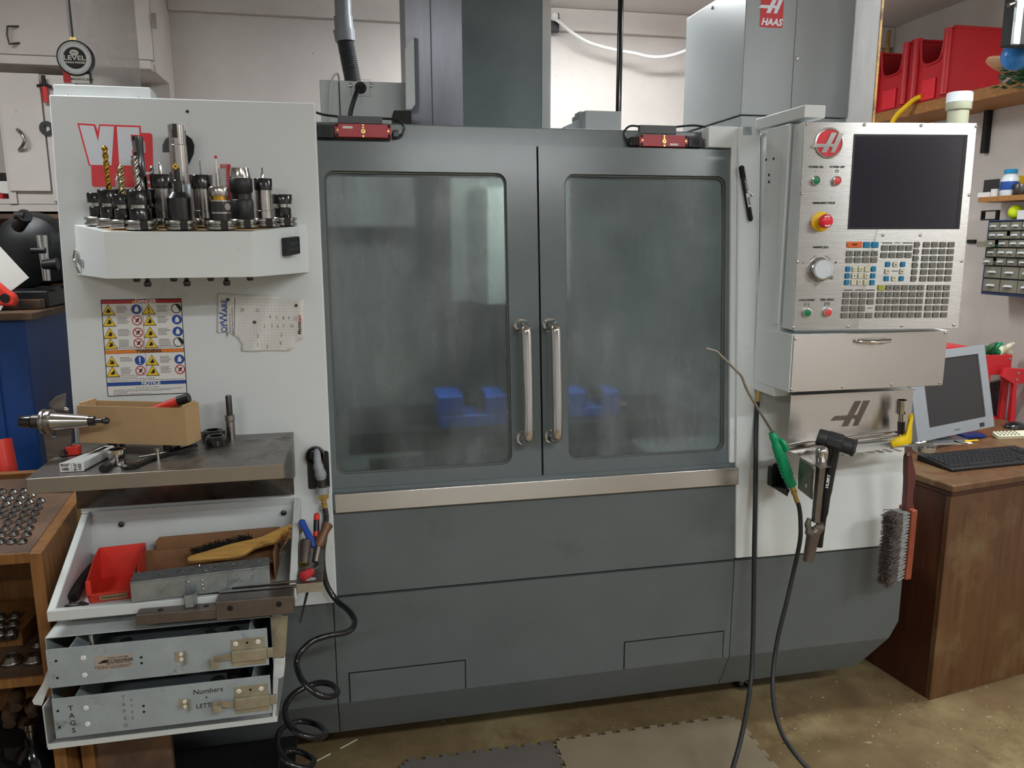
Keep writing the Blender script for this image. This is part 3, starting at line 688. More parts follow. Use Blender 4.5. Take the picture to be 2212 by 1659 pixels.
# ---- pair of vises behind the glass
def vise(px, py, Y, s, label):
    q = PY(px, py, Y); t = thing('machine_vise', label, 'vise', (q.x, Y+.09, tz), 'blue machine vises inside the machine')
    x, y = q.x, Y+.09
    def b(*a): return (x+a[0]*s, y+a[1]*s, tz+.002+a[2]*s), (x+a[3]*s, y+a[4]*s, tz+.002+a[5]*s)
    B().box(*b(-.10, -.07, 0, .10, .07, .035)).build('bed', 'blue_vise', t, bevel=.004)
    B().box(*b(-.105, -.07, .035, -.03, .07, .095)).build('fixed_jaw', 'blue_vise', t, bevel=.006)
    B().box(*b(.035, -.07, .035, .10, .07, .09)).build('moving_jaw', 'blue_vise', t, bevel=.006)
    B().box(*b(-.03, -.06, .06, -.012, .06, .10)).box(*b(.015, -.06, .06, .035, .06, .10)).build('jaw_plate', 'steel_bright', t)
    p0, p1 = b(.10, 0, .02, .15, 0, .02); B().cyl(p0, p1, .012).build('screw_end', 'steel', t)
vise(1025, 926, 2.52, 1.15, 'blue machine vise behind the left glazed door')
vise(1288, 905, 2.57, .95, 'blue machine vise behind the right glazed door')
# ------------------------------------------------------------------ steel shelf under the white panel
zs = 1.042
sh = thing('steel_shelf', 'dirty stainless steel shelf bolted to the white side panel, loaded with tools', 'shelf', (-.42, 2.0, zs-.06))
B().box((-.700, 1.80, zs-.003), (-.163, 2.118, zs)).build('shelf_top', 'stainless_dirty', sh)
B().box((-.700, 1.797, zs-.034), (-.163, 1.800, zs+.0008)).build('front_lip', 'stainless_lip', sh, bevel=.001)
B().prism([(1.80, zs), (2.118, zs), (2.112, zs-.115), (2.06, zs-.115), (1.80, zs-.034)], -.1635, -.1605, FR((0, 0, 0), (0, 1, 0), (0, 0, 1))).build('side_bracket', 'stainless_dirty', sh)
B().prism([(1.80, zs), (2.118, zs), (2.112, zs-.115), (2.06, zs-.115), (1.80, zs-.034)], -.703, -.700, FR((0, 0, 0), (0, 1, 0), (0, 0, 1))).build('side_bracket', 'stainless_dirty', sh)
B().add([(-.700, 2.079, zs-.165), (-.165, 2.079, zs-.165), (-.165, 2.094, zs-.003), (-.700, 2.094, zs-.003)], [(0, 1, 2, 3)]).build('back_plate', 'stainless_dirty', sh, solid=.003)
for u_, v_ in ((-.56, zs-.09), (-.19, zs-.09)): B().sph((u_, 2.083, v_), .008, 12, (1, .6, 1)).build('shelf_bolt', 'steel_dark', sh)
def top(px, py, dz=0): return PZ(px, py, zs+dz)
UPZ = (0, 0, 1)
# cardboard box
q0 = top(174, 957, .0235); q1 = top(405, 964, .0235)
ct = thing('cardboard_box', 'open brown cardboard box on the steel shelf', 'box', (q0+q1)/2)
d = (q1-q0); M = FR(q0+V3((0, 0, .001)), d, V3((0, 0, 1)).cross(d)); Wb = d.length; Db = .066; Hb = .092
b = B()
b.box((0, 0, 0), (Wb, Db, .003), M).box((0, 0, .003), (Wb, .003, Hb), M).box((0, Db-.003, .003), (Wb, Db, Hb), M)
b.box((0, .003, .003), (.003, Db-.003, Hb), M).box((Wb-.003, .003, .003), (Wb, Db-.003, Hb), M)
b.build('box_body', 'cardboard', ct)
B().box((.004, .0035, .03), (.010, Db-.004, Hb+.007), M).build('end_flap', 'cardboard', ct, bevel=.002)
B().box((Wb-.010, .0035, .03), (Wb-.004, Db-.004, Hb+.006), M).build('end_flap', 'cardboard', ct, bevel=.002)
t = thing('pen', 'red pen with black cap sticking up in the cardboard box', 'pen', M @ V3((Wb-.07, .04, .05)))
B().cyl(M @ V3((Wb-.115, .04, .072)), M @ V3((Wb-.045, .052, .098)), .010, n=16).build('barrel', 'red_plastic', t)
B().cyl(M @ V3((Wb-.045, .052, .098)), M @ V3((Wb-.018, .056, .106)), .0115, n=16).build('cap', 'black_plastic', t)
for dx, lb in ((.05, 'left'), (.155, 'right')):
    c_ = M @ V3((Wb*dx/.2 if dx < .1 else Wb*.78, .035, -.0235)); B().lathe([(.012, .001), (.02, .003), (.02, .018), (.016, .0222), (.0001, .0222)], Matrix.Translation((c_.x, c_.y, zs)), 24).build('round_spacer', 'tool_black', label='low black round spacer under the %s end of the cardboard box' % lb, cat='spacer', group='spacers under the cardboard box')
# clear drill boxes
def drillbox(px0, px1, L_, label, txt_rot, lines):
    a = top(*px0); c = top(*px1); d = c-a; M = FR(a+V3((0, 0, .001)), d, V3((0, 0, 1)).cross(d)); w_ = d.length; h = .021
    sh_ = Matrix(((1, .30, 0, 0), (0, 1, 0, 0), (0, 0, 1, 0), (0, 0, 0, 1)))
    M2 = M @ sh_
    t = thing('drill_box', label, 'box', (a+c)/2, 'long plastic drill boxes')
    B().box((0, .001, 0), (w_, L_, h), M2).build('sleeve', 'clear_plastic', t, bevel=.003)
    B().box((0, 0, 0), (w_, .0008, h), M2).build('end_label', 'label_white', t)
    E_ = FR(M @ V3((w_/2, 0, h/2)), d, (0, 0, 1)); b = B()
    for i, s_ in enumerate(lines):
        if txt_rot: b.text(s_, -.0045+i*.009, 0, .0085, E_, z=.0008, rot=math.pi/2, bold=.0002)
        else: b.text(s_, 0, .005-i*.009, .0085, E_, z=.0008, bold=.0002)
    b.build('label_print', 'label_black', t)
drillbox((130, 1021), (155, 1020), .145, 'clear drill box marked 9/16" HSS in upright print, the left one of the two', False, ['9/16"', 'HSS'])
drillbox((156, 1020), (182, 1018), .13, 'clear drill box with its 9/16" HSS print turned sideways, right of its twin', True, ['9/16"', 'HSS'])
# collet chuck, socket, hex key, pin
a = top(222, 1013, .009)
t = thing('end_mill', 'short dark two-piece bit lying on the steel shelf beside the drill boxes', 'cutting tool', a-V3((0, 0, .009)))
B().tube([a, a+V3((.002, .022, 0)), a+V3((.003, .034, 0))], [.009, .010, .007], n=14).build('bit_body', 'tool_black_matte', t)
B().cyl(a+V3((.003, .034, 0)), a+V3((.006, .062, 0)), .006).build('shank', 'steel', t)
q = top(255, 1003); M = frz(q)
t = thing('socket', 'chrome socket standing open end up on the steel shelf', 'socket', q)
B().ring([(.0135, 0), (.0165, .001), (.0185, .020), (.0185, .036), (.0150, .0365), (.0145, .02), (.008, .018), (.008, 0)], M, 36).build('socket_body', 'chrome', t)
b = B(); P = [top(264, 1008, .006), top(276, 1009, .006), top(290, 1007, .006), top(303, 1001, .006), top(345, 985, .006), top(424, 962, .007)]
b.tube(P, .0058, n=6, sub=5).build('hex_key', 'tool_black', label='large black L-shaped hex key lying on the steel shelf', cat='hex key')
q = top(341, 985, .012); t = thing('pin', 'small steel pin standing on the steel shelf behind the hex key', 'pin', q-V3((0, 0, .012)))
B().lathe([(.004, -.012), (.004, .014), (.006, .014), (.006, .017), (.003, .018), (.0001, .018)], Matrix.Translation(q), 16).build('pin_body', 'steel_bright', t)
a = top(300, 987, .003); c = top(415, 967, .003); B().cyl(a, c, .0022, n=8).build('thin_rod', 'steel', label='thin steel rod lying behind the hex key on the steel shelf', cat='rod')
# two black collet nuts and the steel arbor
for (px, py, dz, tl, lb) in ((461, 948, 0, 0, 'black collet nut lying at the back of the steel shelf, behind the other nut'), (468, 961, 0, 0, 'black collet nut lying at the front of the pair on the steel shelf')):
    q = top(px, py); M = frz(q)
    t = thing('collet_nut', lb, 'nut', q, 'loose black collet nuts on the steel shelf')
    b = B().ring([(.0155, 0), (.027, 0), (.028, .002), (.028, .016), (.022, .024), (.0155, .024)], M, 36).build('nut_ring', 'tool_black', t)
    for k in range(6): a_ = k*math.pi/3; B().box((.0265, -.003, .004), (.0295, .003, .020), M @ Matrix.Rotation(a_, 4, 'Z')).build('wrench_slot', 'black_dark', b)
q = top(500, 950); t = thing('arbor', 'steel arbor standing upright behind the black collet nuts', 'tool', q)
M = frz(q); B().lathe([(.0105, 0), (.011, .003), (.011, .05), (.0125, .052), (.0125, .066), (.008, .067)], M, 24).build('arbor_body', 'steel', t)
B().lathe([(.0078, .066), (.0078, .115), (.007, .117), (.0001, .117)], M, 20).build('arbor_shank', 'steel_dark', t)
# upright holder bracket at the shelf's left end, with a taper lying in its jaws
a = top(128, 985)
t = thing('tool_bracket', 'rusty steel plate bracket standing at the left end of the steel shelf', 'bracket', a)
Yk = a.y
def kp(px, py): q = PY(px, py, Yk); return (q.x, q.z)
vk = VF(Yk)
L1 = [kp(*p) for p in ((102, 1005), (91, 935), (100, 928), (112, 944), (119, 944), (124, 890), (104, 880), (104, 872), (118, 858), (140, 850), (141, 905), (155, 905), (152, 998))]
B().prism(L1, -.006, 0, vk @ Matrix.Translation((0, 0, -.004))).build('upright_plate', 'rust_plate', t, bevel=.0015)
B().box((PY(104, 1000, Yk).x, Yk-.005, zs+.001), (PY(152, 1000, Yk).x, Yk+.05, zs+.005)).build('foot_flange', 'rust_plate', t)
q = PY(145, 884, Yk); B().sph((q.x, Yk-.006, q.z), .0065, 12, (1, .8, 1)).build('bolt', 'steel_bright', t)
q = PY(138, 988, Yk-.01); B().lathe([(.010, 0), (.010, .006), (.006, .007), (.006, .012), (.0001, .012)], Matrix.Translation((q.x, q.y, zs+.005)), 6).build('bolt', 'steel_dark', t)
# taper tool holder lying across
Yt = Yk-.035
p0, p1 = PY(44, 911, Yt), PY(236, 909, Yt-.02); Mt = fax(p0, p1); LT = (p1-p0).length; k = LT/.195
t = thing('taper_tool_holder', 'steel taper tool holder lying sideways in the bracket left of the cardboard box', 'tool holder', (p0+p1)/2-V3((0, 0, .03)))
B().lathe([(r*k, z*k) for r, z in ((.0001, 0), (.013, 0), (.0145, .003), (.0145, .025), (.011, .027))], Mt, 28).build('collet_nut', 'tool_black', t)
B().lathe([(r*k, z*k) for r, z in ((.014, .027), (.0165, .028), (.0165, .048), (.02, .049))], Mt, 28).build('body', 'steel_dark', t)
B().lathe([(r*k, z*k) for r, z in ((.02, .049), (.0285, .050), (.0285, .055), (.025, .058), (.025, .060), (.0285, .063), (.0285, .070), (.021, .072))], Mt, 40).build('flange', 'steel', t)
B().lathe([(r*k, z*k) for r, z in ((.0215, .072), (.021, .075), (.0125, .150), (.0125, .151))], Mt, 36).build('taper', 'steel_bright', t)
B().lathe([(r*k, z*k) for r, z in ((.0115, .151), (.0115, .163), (.0055, .165), (.0055, .180), (.0085, .184), (.0085, .190), (.005, .195), (.0001, .195))], Mt, 24).build('pull_stud', 'tool_black', t)
B().box((PY(140, 966, 1.98).x, 1.98, zs+.001), (PY(170, 966, 1.98).x, 2.0, zs+.022)).build('red_block', 'red_plastic', label='small red plastic block at the back left of the steel shelf', cat='block', bevel=.002)

# ------------------------------------------------------------------ tool rack
RDP = .26
rb = [(-.661, 0), (-.102, 0), (-.212, RDP), (-.522, RDP)]
def RP(u, o, dv): # rack point: u along, o outward, top droops slightly to the front
    return LO+V3((1, 0, 0))*u+UZ*(.789-.042*(o/RDP)+dv)+NN*(o+.013)
tr = thing('tool_rack', 'white sheet-metal tool rack on the side panel, filled with tool holders', 'tool rack', RP(-.38, .1, -.1))
b = B(); hb_, hf = -.122, -.102
V = [RP(u, o, 0) for u, o in rb]+[RP(u, o, hb_ if o == 0 else hf) for u, o in rb]
b.add(V, [(3, 2, 1, 0), (0, 3, 7, 4), (3, 2, 6, 7), (2, 1, 5, 6), (0, 1, 5, 4)]).build('rack_shell', 'white_paint', tr, solid=.003, bevel=.0015)
hx = B(); hx.add([RP(u*1.0, o, .0018) for u, o in [(-.63, .012), (-.13, .012), (-.222, .24), (-.512, .24)]], [(3, 2, 1, 0)]).build('rack_top_liner', 'cardboard', tr)
for px in (295, 318, 375, 403, 455, 489, 540):
    o = .19 if px in (318, 403, 489) else .10
    c_ = onpl(px, 598, LO+NN*(o+.013), NN); vv = (c_-LO).dot(UZ); base = RP(c_.x, o, -.120)
    B().lathe([(.0001, -.010), (.006, -.010), (.0085, -.006), (.0085, 0), (.005, .004), (.005, .016), (.012, .018), (.012, .03)], frz(base, 0, UZ), 18).build('pull_stud', 'tool_black', tr)
q = RP(-.651, .015, -.055)
# key case on the right facet
fa, fb = RP(-.212, RDP, 0), RP(-.102, 0, 0); fx = (fb-fa).normalized(); MKC = FR(RP(-.147, .106, -.045), fx, UZ)
t = thing('key_case', 'small black magnetic key case stuck to the right end of the tool rack', 'key case', MKC @ V3((0, -.026, 0)))
B().box((-.030, -.022, .002), (.030, .022, .020), MKC).build('case_body', 'black_plastic', t, bevel=.002)
B().plate(-.029, -.021, .029, .021, (-.026, -.018, .026, .018), .002, .020, .0215, MKC).build('case_rim', 'black_plastic', t)
B().text('Magnetic', 0, .007, .013, MKC, z=.0206, th=.0004).text('Key Case', 0, -.007, .013, MKC, z=.0206, th=.0004).build('embossed_text', 'embossed', t)
# little clip on the left facet
fa2 = FR(RP(-.640, .039, -.085), (RP(-.522, RDP, 0)-RP(-.661, 0, 0)), UZ)
t = thing('wire_clip', 'small steel strap clip on the left end of the tool rack', 'clip', fa2 @ V3((0, -.03, 0)))
B().box((-.012, -.008, .002), (.030, .006, .005), fa2).build('strap', 'galv', t)
B().tube([fa2 @ V3(p) for p in ((-.012, -.03, .004), (-.008, 0, .014), (-.014, .022, .010), (-.018, .022, .006), (-.018, -.005, .004))], .003, n=8, sub=4).build('hook', 'chrome', t)

# ---- tool holders
TH_N = {}
def holder(px, off, kind, lb, tool=None):
    """px: picture column of its axis; off: distance out from the panel; kind: body profile"""
    # u from the picture column at rack-top height
    lo, hi = -.75, 0.0
    for _ in range(30):
        u = (lo+hi)/2; p = RP(u, off, .02); d = p-CAM; x = 1106+F_PX*d.dot(rt)/d.dot(fw)
        if x < px: lo = u
        else: hi = u
    base = RP(u, off, .003); upv = (UZ*1.0+NN*.13).normalized(); M = frz(base, .3*(px % 7), upv) @ Matrix.Diagonal((1, 1, 1.07, 1))
    t = thing('tool_holder', lb, 'tool holder', base, 'tool holders in the white rack')
    k = 1.0
    def L(prof, name, m, n=36): return B().lathe([(r*k, z*k) for r, z in prof], M, n).build(name, m, t)
    fl = L([(.024, 0), (.034, .0005), (.0345, .002), (.0345, .006), (.030, .0085), (.030, .0105), (.0345, .013), (.0345, .0175), (.033, .019), (.024, .019)], 'flange', 'steel_bright')
    B().box((.022*k, -.008*k, .0005), (.0352*k, .008*k, .0195*k), M @ Matrix.Rotation(-1.2-.3*(px % 7), 4, 'Z')).build('drive_slot', 'black_dark', t)
    zt = .019
    def nut(z, r=.025, h=.029, neck=True):
        nb = L([(r*.98, z), (r, z+.002), (r, z+h-.004), (r-.003, z+h), (r*.45, z+h), (r*.42, z+h-.003), (.0001, z+h-.003)], 'collet_nut', 'tool_black')
        for j in range(6): B().box(((r-.002)*k, -.0022*k, (z+h*.35)*k), ((r+.0006)*k, .0022*k, (z+h*1.0)*k), M @ Matrix.Rotation(j*math.pi/3, 4, 'Z')).build('wrench_slot', 'black_dark', nb)
        return z+h
    if kind == 'short':       # black body, bright neck, black nut
        L([(.023, .019), (.0235, .021), (.0235, .042), (.022, .044)], 'body', 'tool_black'); L([(.018, .044), (.018, .051)], 'neck', 'steel_bright'); zt = nut(.051)
    elif kind == 'small':
        L([(.020, .019), (.021, .021), (.021, .040), (.019, .042)], 'body', 'tool_black'); L([(.014, .042), (.014, .050)], 'neck', 'steel_bright'); zt = nut(.050, .0235, .022)
    elif kind == 'tall':
        L([(.022, .019), (.022, .036), (.0205, .037), (.0205, .084)], 'body', 'steel'); zt = nut(.084, .0245, .030)
    elif kind == 'slim':
        L([(.021, .019), (.021, .036), (.0195, .037), (.0195, .082)], 'body', 'steel_bright'); zt = nut(.082, .0215, .026)
    elif kind == 'chuck':
        L([(.025, .019), (.026, .021), (.026, .060), (.0245, .062), (.0225, .063), (.0225, .074), (.025, .078), (.0265, .080), (.0265, .106), (.025, .108)], 'body', 'tool_black_matte'); L([(.0245, .108), (.0245, .113), (.021, .130), (.012, .131), (.010, .126), (.0001, .126)], 'jaw_cone', 'chrome'); zt = .131
        L([(.0235, .0625), (.0235, .0735)], 'waist_ring', 'tool_black')
    elif kind == 'boring':
        L([(.026, .019), (.0265, .022), (.0265, .066), (.016, .078), (.0001, .078)], 'body', 'tool_black'); zt = .078
    elif kind == 'mill':
        L([(.026, .019), (.026, .050), (.027, .055), (.027, .090), (.025, .094), (.015, .094)], 'body', 'galv'); zt = .094
    elif kind == 'probe':
        L([(.023, .019), (.0235, .034)], 'lower_ring', 'tool_black'); L([(.0245, .034), (.0245, .062)], 'body', 'steel_bright'); B().cyl(M @ V3((.012*k, -.021*k, .048*k)), M @ V3((.0135*k, -.0238*k, .048*k)), .008).build('dial_button', 'steel', t)
        B().lathe([(.02465*k, .037*k), (.02475*k, .038*k), (.02475*k, .058*k), (.02465*k, .059*k)], M, 36).build('black_band', 'tool_black', t)
        L([(.0175, .062), (.0175, .070)], 'glass_ring', 'gold_tin'); L([(.0205, .070), (.0215, .072), (.0215, .086), (.019, .090), (.004, .091), (.004, .098), (.0022, .118)], 'probe_head', 'steel_bright'); zt = .118
    if tool: tool(t, M, k, zt)
    return t
def twist(r, h, m, name='drill_bit', turns=3.0, lean=0, core=.55, tip=True, shank=0):
    def f(t, M, k, z0):
        b = B(); n = 44; mm = 14; vs = []; fs = []
        z0_ = z0-.004
        if shank: b.lathe([(r*k, z0_*k), (r*k, (z0_+shank)*k)], M, 16)
        for i in range(n+1):
            f_ = i/n; z = z0_+shank+(h-shank)*f_; a0 = turns*2*math.pi*f_
            tp = 1 if (not tip or f_ < .95) else max(.05, 1-(f_-.95)/.05)
            for j in range(mm):
                a = 2*math.pi*j/mm; c_ = abs(math.cos(a)); rr = r*(core+(1-core)*c_**1.5)*tp
                vs.append((rr*k*math.cos(a+a0)+lean*f_*k, rr*k*math.sin(a+a0), z*k))
        for i in range(n):
            for j in range(mm): j2 = (j+1) % mm; fs.append((i*mm+j, i*mm+j2, (i+1)*mm+j2, (i+1)*mm+j))
        fs.append(tuple(n*mm+j for j in range(mm)))
        b.add(vs, fs, M).build(name, m, t, angle=60)
    return f
def stub(r1, h1, r2, h2, m='steel_bright', name='end_mill'):
    def f(t, M, k, z): B().lathe([(r1*k, (z-.003)*k), (r1*k, (z+h1)*k), (r2*k, (z+h1+.002)*k), (r2*k, (z+h1+h2-.003)*k), (.0006, (z+h1+h2)*k)], M, 18).build(name, m, t)
    return f
def two(*fs):
    def f(t, M, k, z):
        for g_ in fs: g_(t, M, k, z)
    return f
def shank_bar(t, M, k, z):   # big black indexable drill
    B().lathe([(.013*k, (z-.003)*k), (.013*k, (z+.030)*k), (.0115*k, (z+.032)*k), (.0115*k, (z+.085)*k), (.0125*k, (z+.105)*k), (.0118*k, (z+.113)*k), (.0001, (z+.113)*k)], M, 24).build('insert_drill', 'tool_black', t)
    for a_ in (2.6, 5.2): B().cbox((.0118*k, 0, (z+.092)*k), (.008*k, .006*k, .024*k), M @ Matrix.Rotation(a_, 4, 'Z')).build('carbide_insert', 'steel', t)
def face_mill(t, M, k, z):
    B().lathe([(.020*k, (z-.002)*k), (.020*k, (z+.085)*k), (.0188*k, (z+.086)*k), (.0195*k, (z+.128)*k), (.0001, (z+.128)*k)], M, 32).build('mill_shank', 'steel_bright', t)
    for j in range(3):
        R3 = M @ Matrix.Rotation(j*2.094+.6, 4, 'Z')
        B().cbox((.0185*k, .003*k, (z+.115)*k), (.004*k, .012*k, .030*k), R3).build('flute', 'steel_dark', t)
        B().cbox((.0195*k, -.002*k, (z+.124)*k), (.005*k, .004*k, .012*k), R3).build('carbide_insert', 'steel_bright', t)
def boring_bar(t, M, k, z):
    M2 = M @ Matrix.Rotation(-.09, 4, 'Y')
    B().lathe([(.0090*k, (z-.005)*k), (.0090*k, (z+.024)*k), (.0065*k, (z+.026)*k), (.0065*k, (z+.050)*k), (.0001, (z+.052)*k)], M2, 20).build('boring_bar', 'tool_black', t)
    R4 = M2 @ Matrix.Translation((0, 0, (z+.052)*k)); v = rt
    q = R4 @ V3((0, 0, 0)); A = FR(q-V3((0, .006, 0)), (1, 0, 1), (-1, 0, 1)); B().box((-.0055, -.0055, -.001), (.0055, .0055, .003), A).build('carbide_insert', 'gold_tin', t); B().lathe([(.002, .003), (.002, .0034)], A, 12).build('insert_hole', 'tool_black', t)
def stylus(t, M, k, z):
    B().lathe([(.0018*k, z*k), (.0014*k, (z+.030)*k)], M, 10).build('stylus', 'paper', t); B().sph((0, 0, (z+.033)*k), .0034*k, 14, M=M).build('stylus_ball', 'red_metal', t)
holder(216, .045, 'small', 'short black tool holder without a bit, leftmost at the back of the white rack')
holder(243, .115, 'short', 'black tool holder with a long gold twist drill at the left of the white rack', two(twist(.0068, .098, 'gold_tin'), ))
holder(262, .040, 'short', 'tool holder with a small stepped steel pin, half behind the gold drill', stub(.0052, .022, .0026, .013))
holder(272, .185, 'small', 'black tool holder with a pale gold end mill in the left front of the rack', twist(.0078, .064, 'carbide', turns=2.2, tip=False, name='end_mill', lean=.010))
holder(306, .215, 'short', 'front tool holder with a long bright end mill, left front corner of the rack', twist(.0078, .074, 'steel_bright', turns=2.2, tip=False, name='end_mill', core=.6, lean=-.008))
holder(314, .125, 'short', 'tool holder carrying a thick black insert drill behind the bright end mill', shank_bar)
holder(338, .042, 'short', 'black tool holder with a slim spiral drill, behind the thick black drill', twist(.0058, .058, 'steel', turns=3))
holder(357, .125, 'tall', 'tall steel tool holder with a black nut and a thin chamfer bit', stub(.0042, .014, .0036, .012))
holder(398, .050, 'mill', 'tool holder carrying the tallest steel milling shank in the rack', face_mill)
holder(391, .215, 'boring', 'black cone-topped holder with a boring bar and a gold insert at the rack front', boring_bar)
holder(442, .120, 'tall', 'tall grey tool holder with a black nut and a hair-thin drill', twist(.0019, .038, 'steel', turns=6))
holder(477, .215, 'probe', 'touch probe with a red ball tip at the front of the rack', stylus)
holder(526, .150, 'chuck', 'black keyless drill chuck with a chrome cone in the rack')
holder(573, .105, 'slim', 'slim bright tool holder with a black nut and a centre drill, second from the right', stub(.0042, .012, .0028, .014))
holder(612, .050, 'small', 'short empty black tool holder at the right end of the rack')
# red plastic thread pitch box behind the probe
q = RP(-.292, .03, .005); M = frz(q, 0, UZ)
t = thing('red_plastic_case', 'clear and red plastic case standing behind the touch probe in the rack', 'case', q)
B().box((-.012, -.006, 0), (.0125, .006, .148), M).build('case_back', 'red_clear', t); B().box((-.012, -.009, 0), (.0, -.006, .136), M).build('clear_front', 'clear_plastic', t)
for k in range(16): B().box((-.008, -.0105, .084+k*.004), (.004, -.009, .0852+k*.004), M).build('slot_mark', 'label_white', t)

# ------------------------------------------------------------------ angle gauge on the cap
Yg = 2.13
c = PY(163, 126, Yg); e = PY(202, 130, Yg); Rg = (PY(203, 126, Yg)-PY(123, 126, Yg)).length/2
bz = (LO+UZ*1.1265)
t = thing('angle_gauge', 'round magnetic angle gauge with a black dial face standing on top of the side panel', 'gauge', (c.x, Yg, c.z-Rg*1.28))
Vg = VF(Yg)
a0, a1 = PY(136, 160, Yg), PY(197, 180, Yg)
bb = B().box((a0.x, a1.z, -.012), (a1.x, a0.z+.01, 0), Vg); bb.m = 1; bb.box((a0.x, a1.z, 0), (a0.x+.017, a0.z+.01, .0006), Vg); bb.m = 2; bb.box((a0.x+.017, a1.z, 0), (a1.x-.003, a1.z+.020, .0006), Vg)
bs = bb.build('magnetic_base', ['black_plastic', 'red_metal', 'label_white'], t)
B().text('MAGNETIC BASE', a0.x+.041, a1.z+.008, .0068, Vg, z=.0009, bold=.0001).build('base_lettering', 'label_black', bs)
MG = Vg @ Matrix.Translation((c.x, c.z, 0))
B().lathe([(Rg, -.010), (Rg, .004), (Rg*.96, .007), (Rg*.92, .006), (Rg*.92, .003), (.0001, .003)], MG, 48).build('dial_case', 'black_plastic', t)
dd = B().lathe([(Rg*.93, .003), (Rg*.92, .0036), (.0001, .0036)], MG, 48).build('dial_ring', 'pvc_white', t)
tk = B()
for k in range(72): tk.box((Rg*.80, -.0003, .0036), (Rg*(.89 if k % 6 == 0 else .86), .0003, .0039), MG @ Matrix.Rotation(k*2*math.pi/72, 4, 'Z'))
tk.build('dial_marks', 'label_black', dd, kind='stuff')
f = B().lathe([(Rg*.60, .0036), (Rg*.60, .0058), (Rg*.57, .0068), (.0001, .0068)], MG, 40).build('dial_face', 'tool_black_matte', t)
lt = B().text('LEVEL', 0, -Rg*.02, .0145, MG, z=.0075, bold=.0003, sx=1.3).text('ANGLE FINDER', 0, -Rg*.27, .0055, MG, z=.0075, bold=.0002, sx=1.2).prism(circ(0, Rg*.28, .0065, 20), .0069, .0071, MG @ Matrix.Diagonal((1.5, 1, 1, 1)))
lt.build('dial_lettering', 'label_white', f)
B().text('PRO', 0, Rg*.28, .006, MG, z=.0075).build('logo_lettering', 'label_black', f)
q = PY(158, 86, Yg); B().prism([(q.x-.012, q.z-.012), (q.x+.012, q.z-.012), (q.x+.006, q.z+.006), (q.x-.006, q.z+.006)], -.006, .002, Vg).build('top_cap', 'brass', t)
p0, p1 = PY(157, 84, Yg), PY(148, 0, Yg); dv = (p1-p0).normalized(); p1 = p0+dv*((2.699-p0.z)/dv.z)
B().cyl(p0, p1, .0022, n=8).build('hanging_cord', 'rubber_hose', label='thin dark cord running from the ceiling down to the angle gauge', cat='cord')

# ------------------------------------------------------------------ paper note with magnets
def NP(x, y, off=.013): u, v = F(450+x/9.617, 620+y/9.617, off); return u, v
outl = [(190, 130), (1300, 178), (1980, 262), (1975, 440), (1968, 480), (1990, 700), (1995, 1040), (1960, 1080), (1890, 1105), (1800, 1135), (1790, 1220), (1740, 1290), (1660, 1330), (705, 1335), (690, 1240), (710, 1190), (620, 1080), (540, 1020), (425, 950), (175, 955)]
P = [NP(*p) for p in outl]
def nz(x, y): # gentle curl of the sheet in metres off the panel
    return .0020+.0035*math.exp(-((x-1200+.35*(y-500))/110)**2)+.006*max(0, (y-1000)/400)*(.5+.5*math.sin(x/260))+.003*max(0, (x-1800)/200)
b = B(); n = len(outl)
import mathutils.geometry as mg
dense = []
for i in range(n):
    a, c = outl[i], outl[(i+1) % n]; k = max(1, int(math.hypot(a[0]-c[0], a[1]-c[1])/90))
    dense += [(a[0]+(c[0]-a[0])*j/k, a[1]+(c[1]-a[1])*j/k) for j in range(k)]
def inside(x, y):
    r_ = False
    for i in range(n):
        (x1, y1), (x2, y2) = outl[i], outl[(i+1) % n]
        if (y1 > y) != (y2 > y) and x < (x2-x1)*(y-y1)/(y2-y1)+x1: r_ = not r_
    return r_
pts = dense+[(x, y) for x in range(230, 1990, 75) for y in range(170, 1330, 75) if inside(x, y) and inside(x-30, y-30) and inside(x+30, y+30) and inside(x-30, y+30) and inside(x+30, y-30)]
ne = len(dense)
res = mg.delaunay_2d_cdt([V3(p).to_2d() if False else __import__('mathutils').Vector(p) for p in pts], [(i, (i+1) % ne) for i in range(ne)], [], 1, 1e-3)
vs = []
for q in res[0]: u, v = NP(q.x, q.y); vs.append((u, v, .012+nz(q.x, q.y)))
b.add(vs, [tuple(f_) for f_ in res[2]], LF)
nt_ = thing('paper_note', 'torn sheet of squared notepaper held by magnets on the side panel', 'note', LF @ V3((*NP(1100, 1330), .013)))
sheet = b.build('sheet', 'paper_note', nt_, solid=.0003)
pr = B()
def nl(x0, y0, x1, y1, w_=2.0, m=0):
    pr.m = m; k = max(1, int(math.hypot(x1-x0, y1-y0)/80))
    for j in range(k):
        xa, ya = x0+(x1-x0)*j/k, y0+(y1-y0)*j/k; xb, yb = x0+(x1-x0)*(j+1)/k, y0+(y1-y0)*(j+1)/k
        A = V3((*NP(xa, ya), .0124+nz(xa, ya))); C_ = V3((*NP(xb, yb), .0124+nz(xb, yb))); d = (C_-A); s_ = V3((-d.y, d.x, 0)).normalized()*w_*.00012
        pr.add([A-s_, C_-s_, C_+s_, A+s_], [(0, 1, 2, 3)], LF)
nl(555, 225, 538, 1005, 5.5, 0)
for y in range(250, 1320, 62):
    if y < 1000: nl(600, y, 1860, y+15, .7, 1)
    else: nl(740, y, 1700, y+5, .7, 1)
for x in range(640, 1860, 75): nl(x, 200+(x-640)*.05, x, 1000 if x > 1750 else 1290, .5, 1)
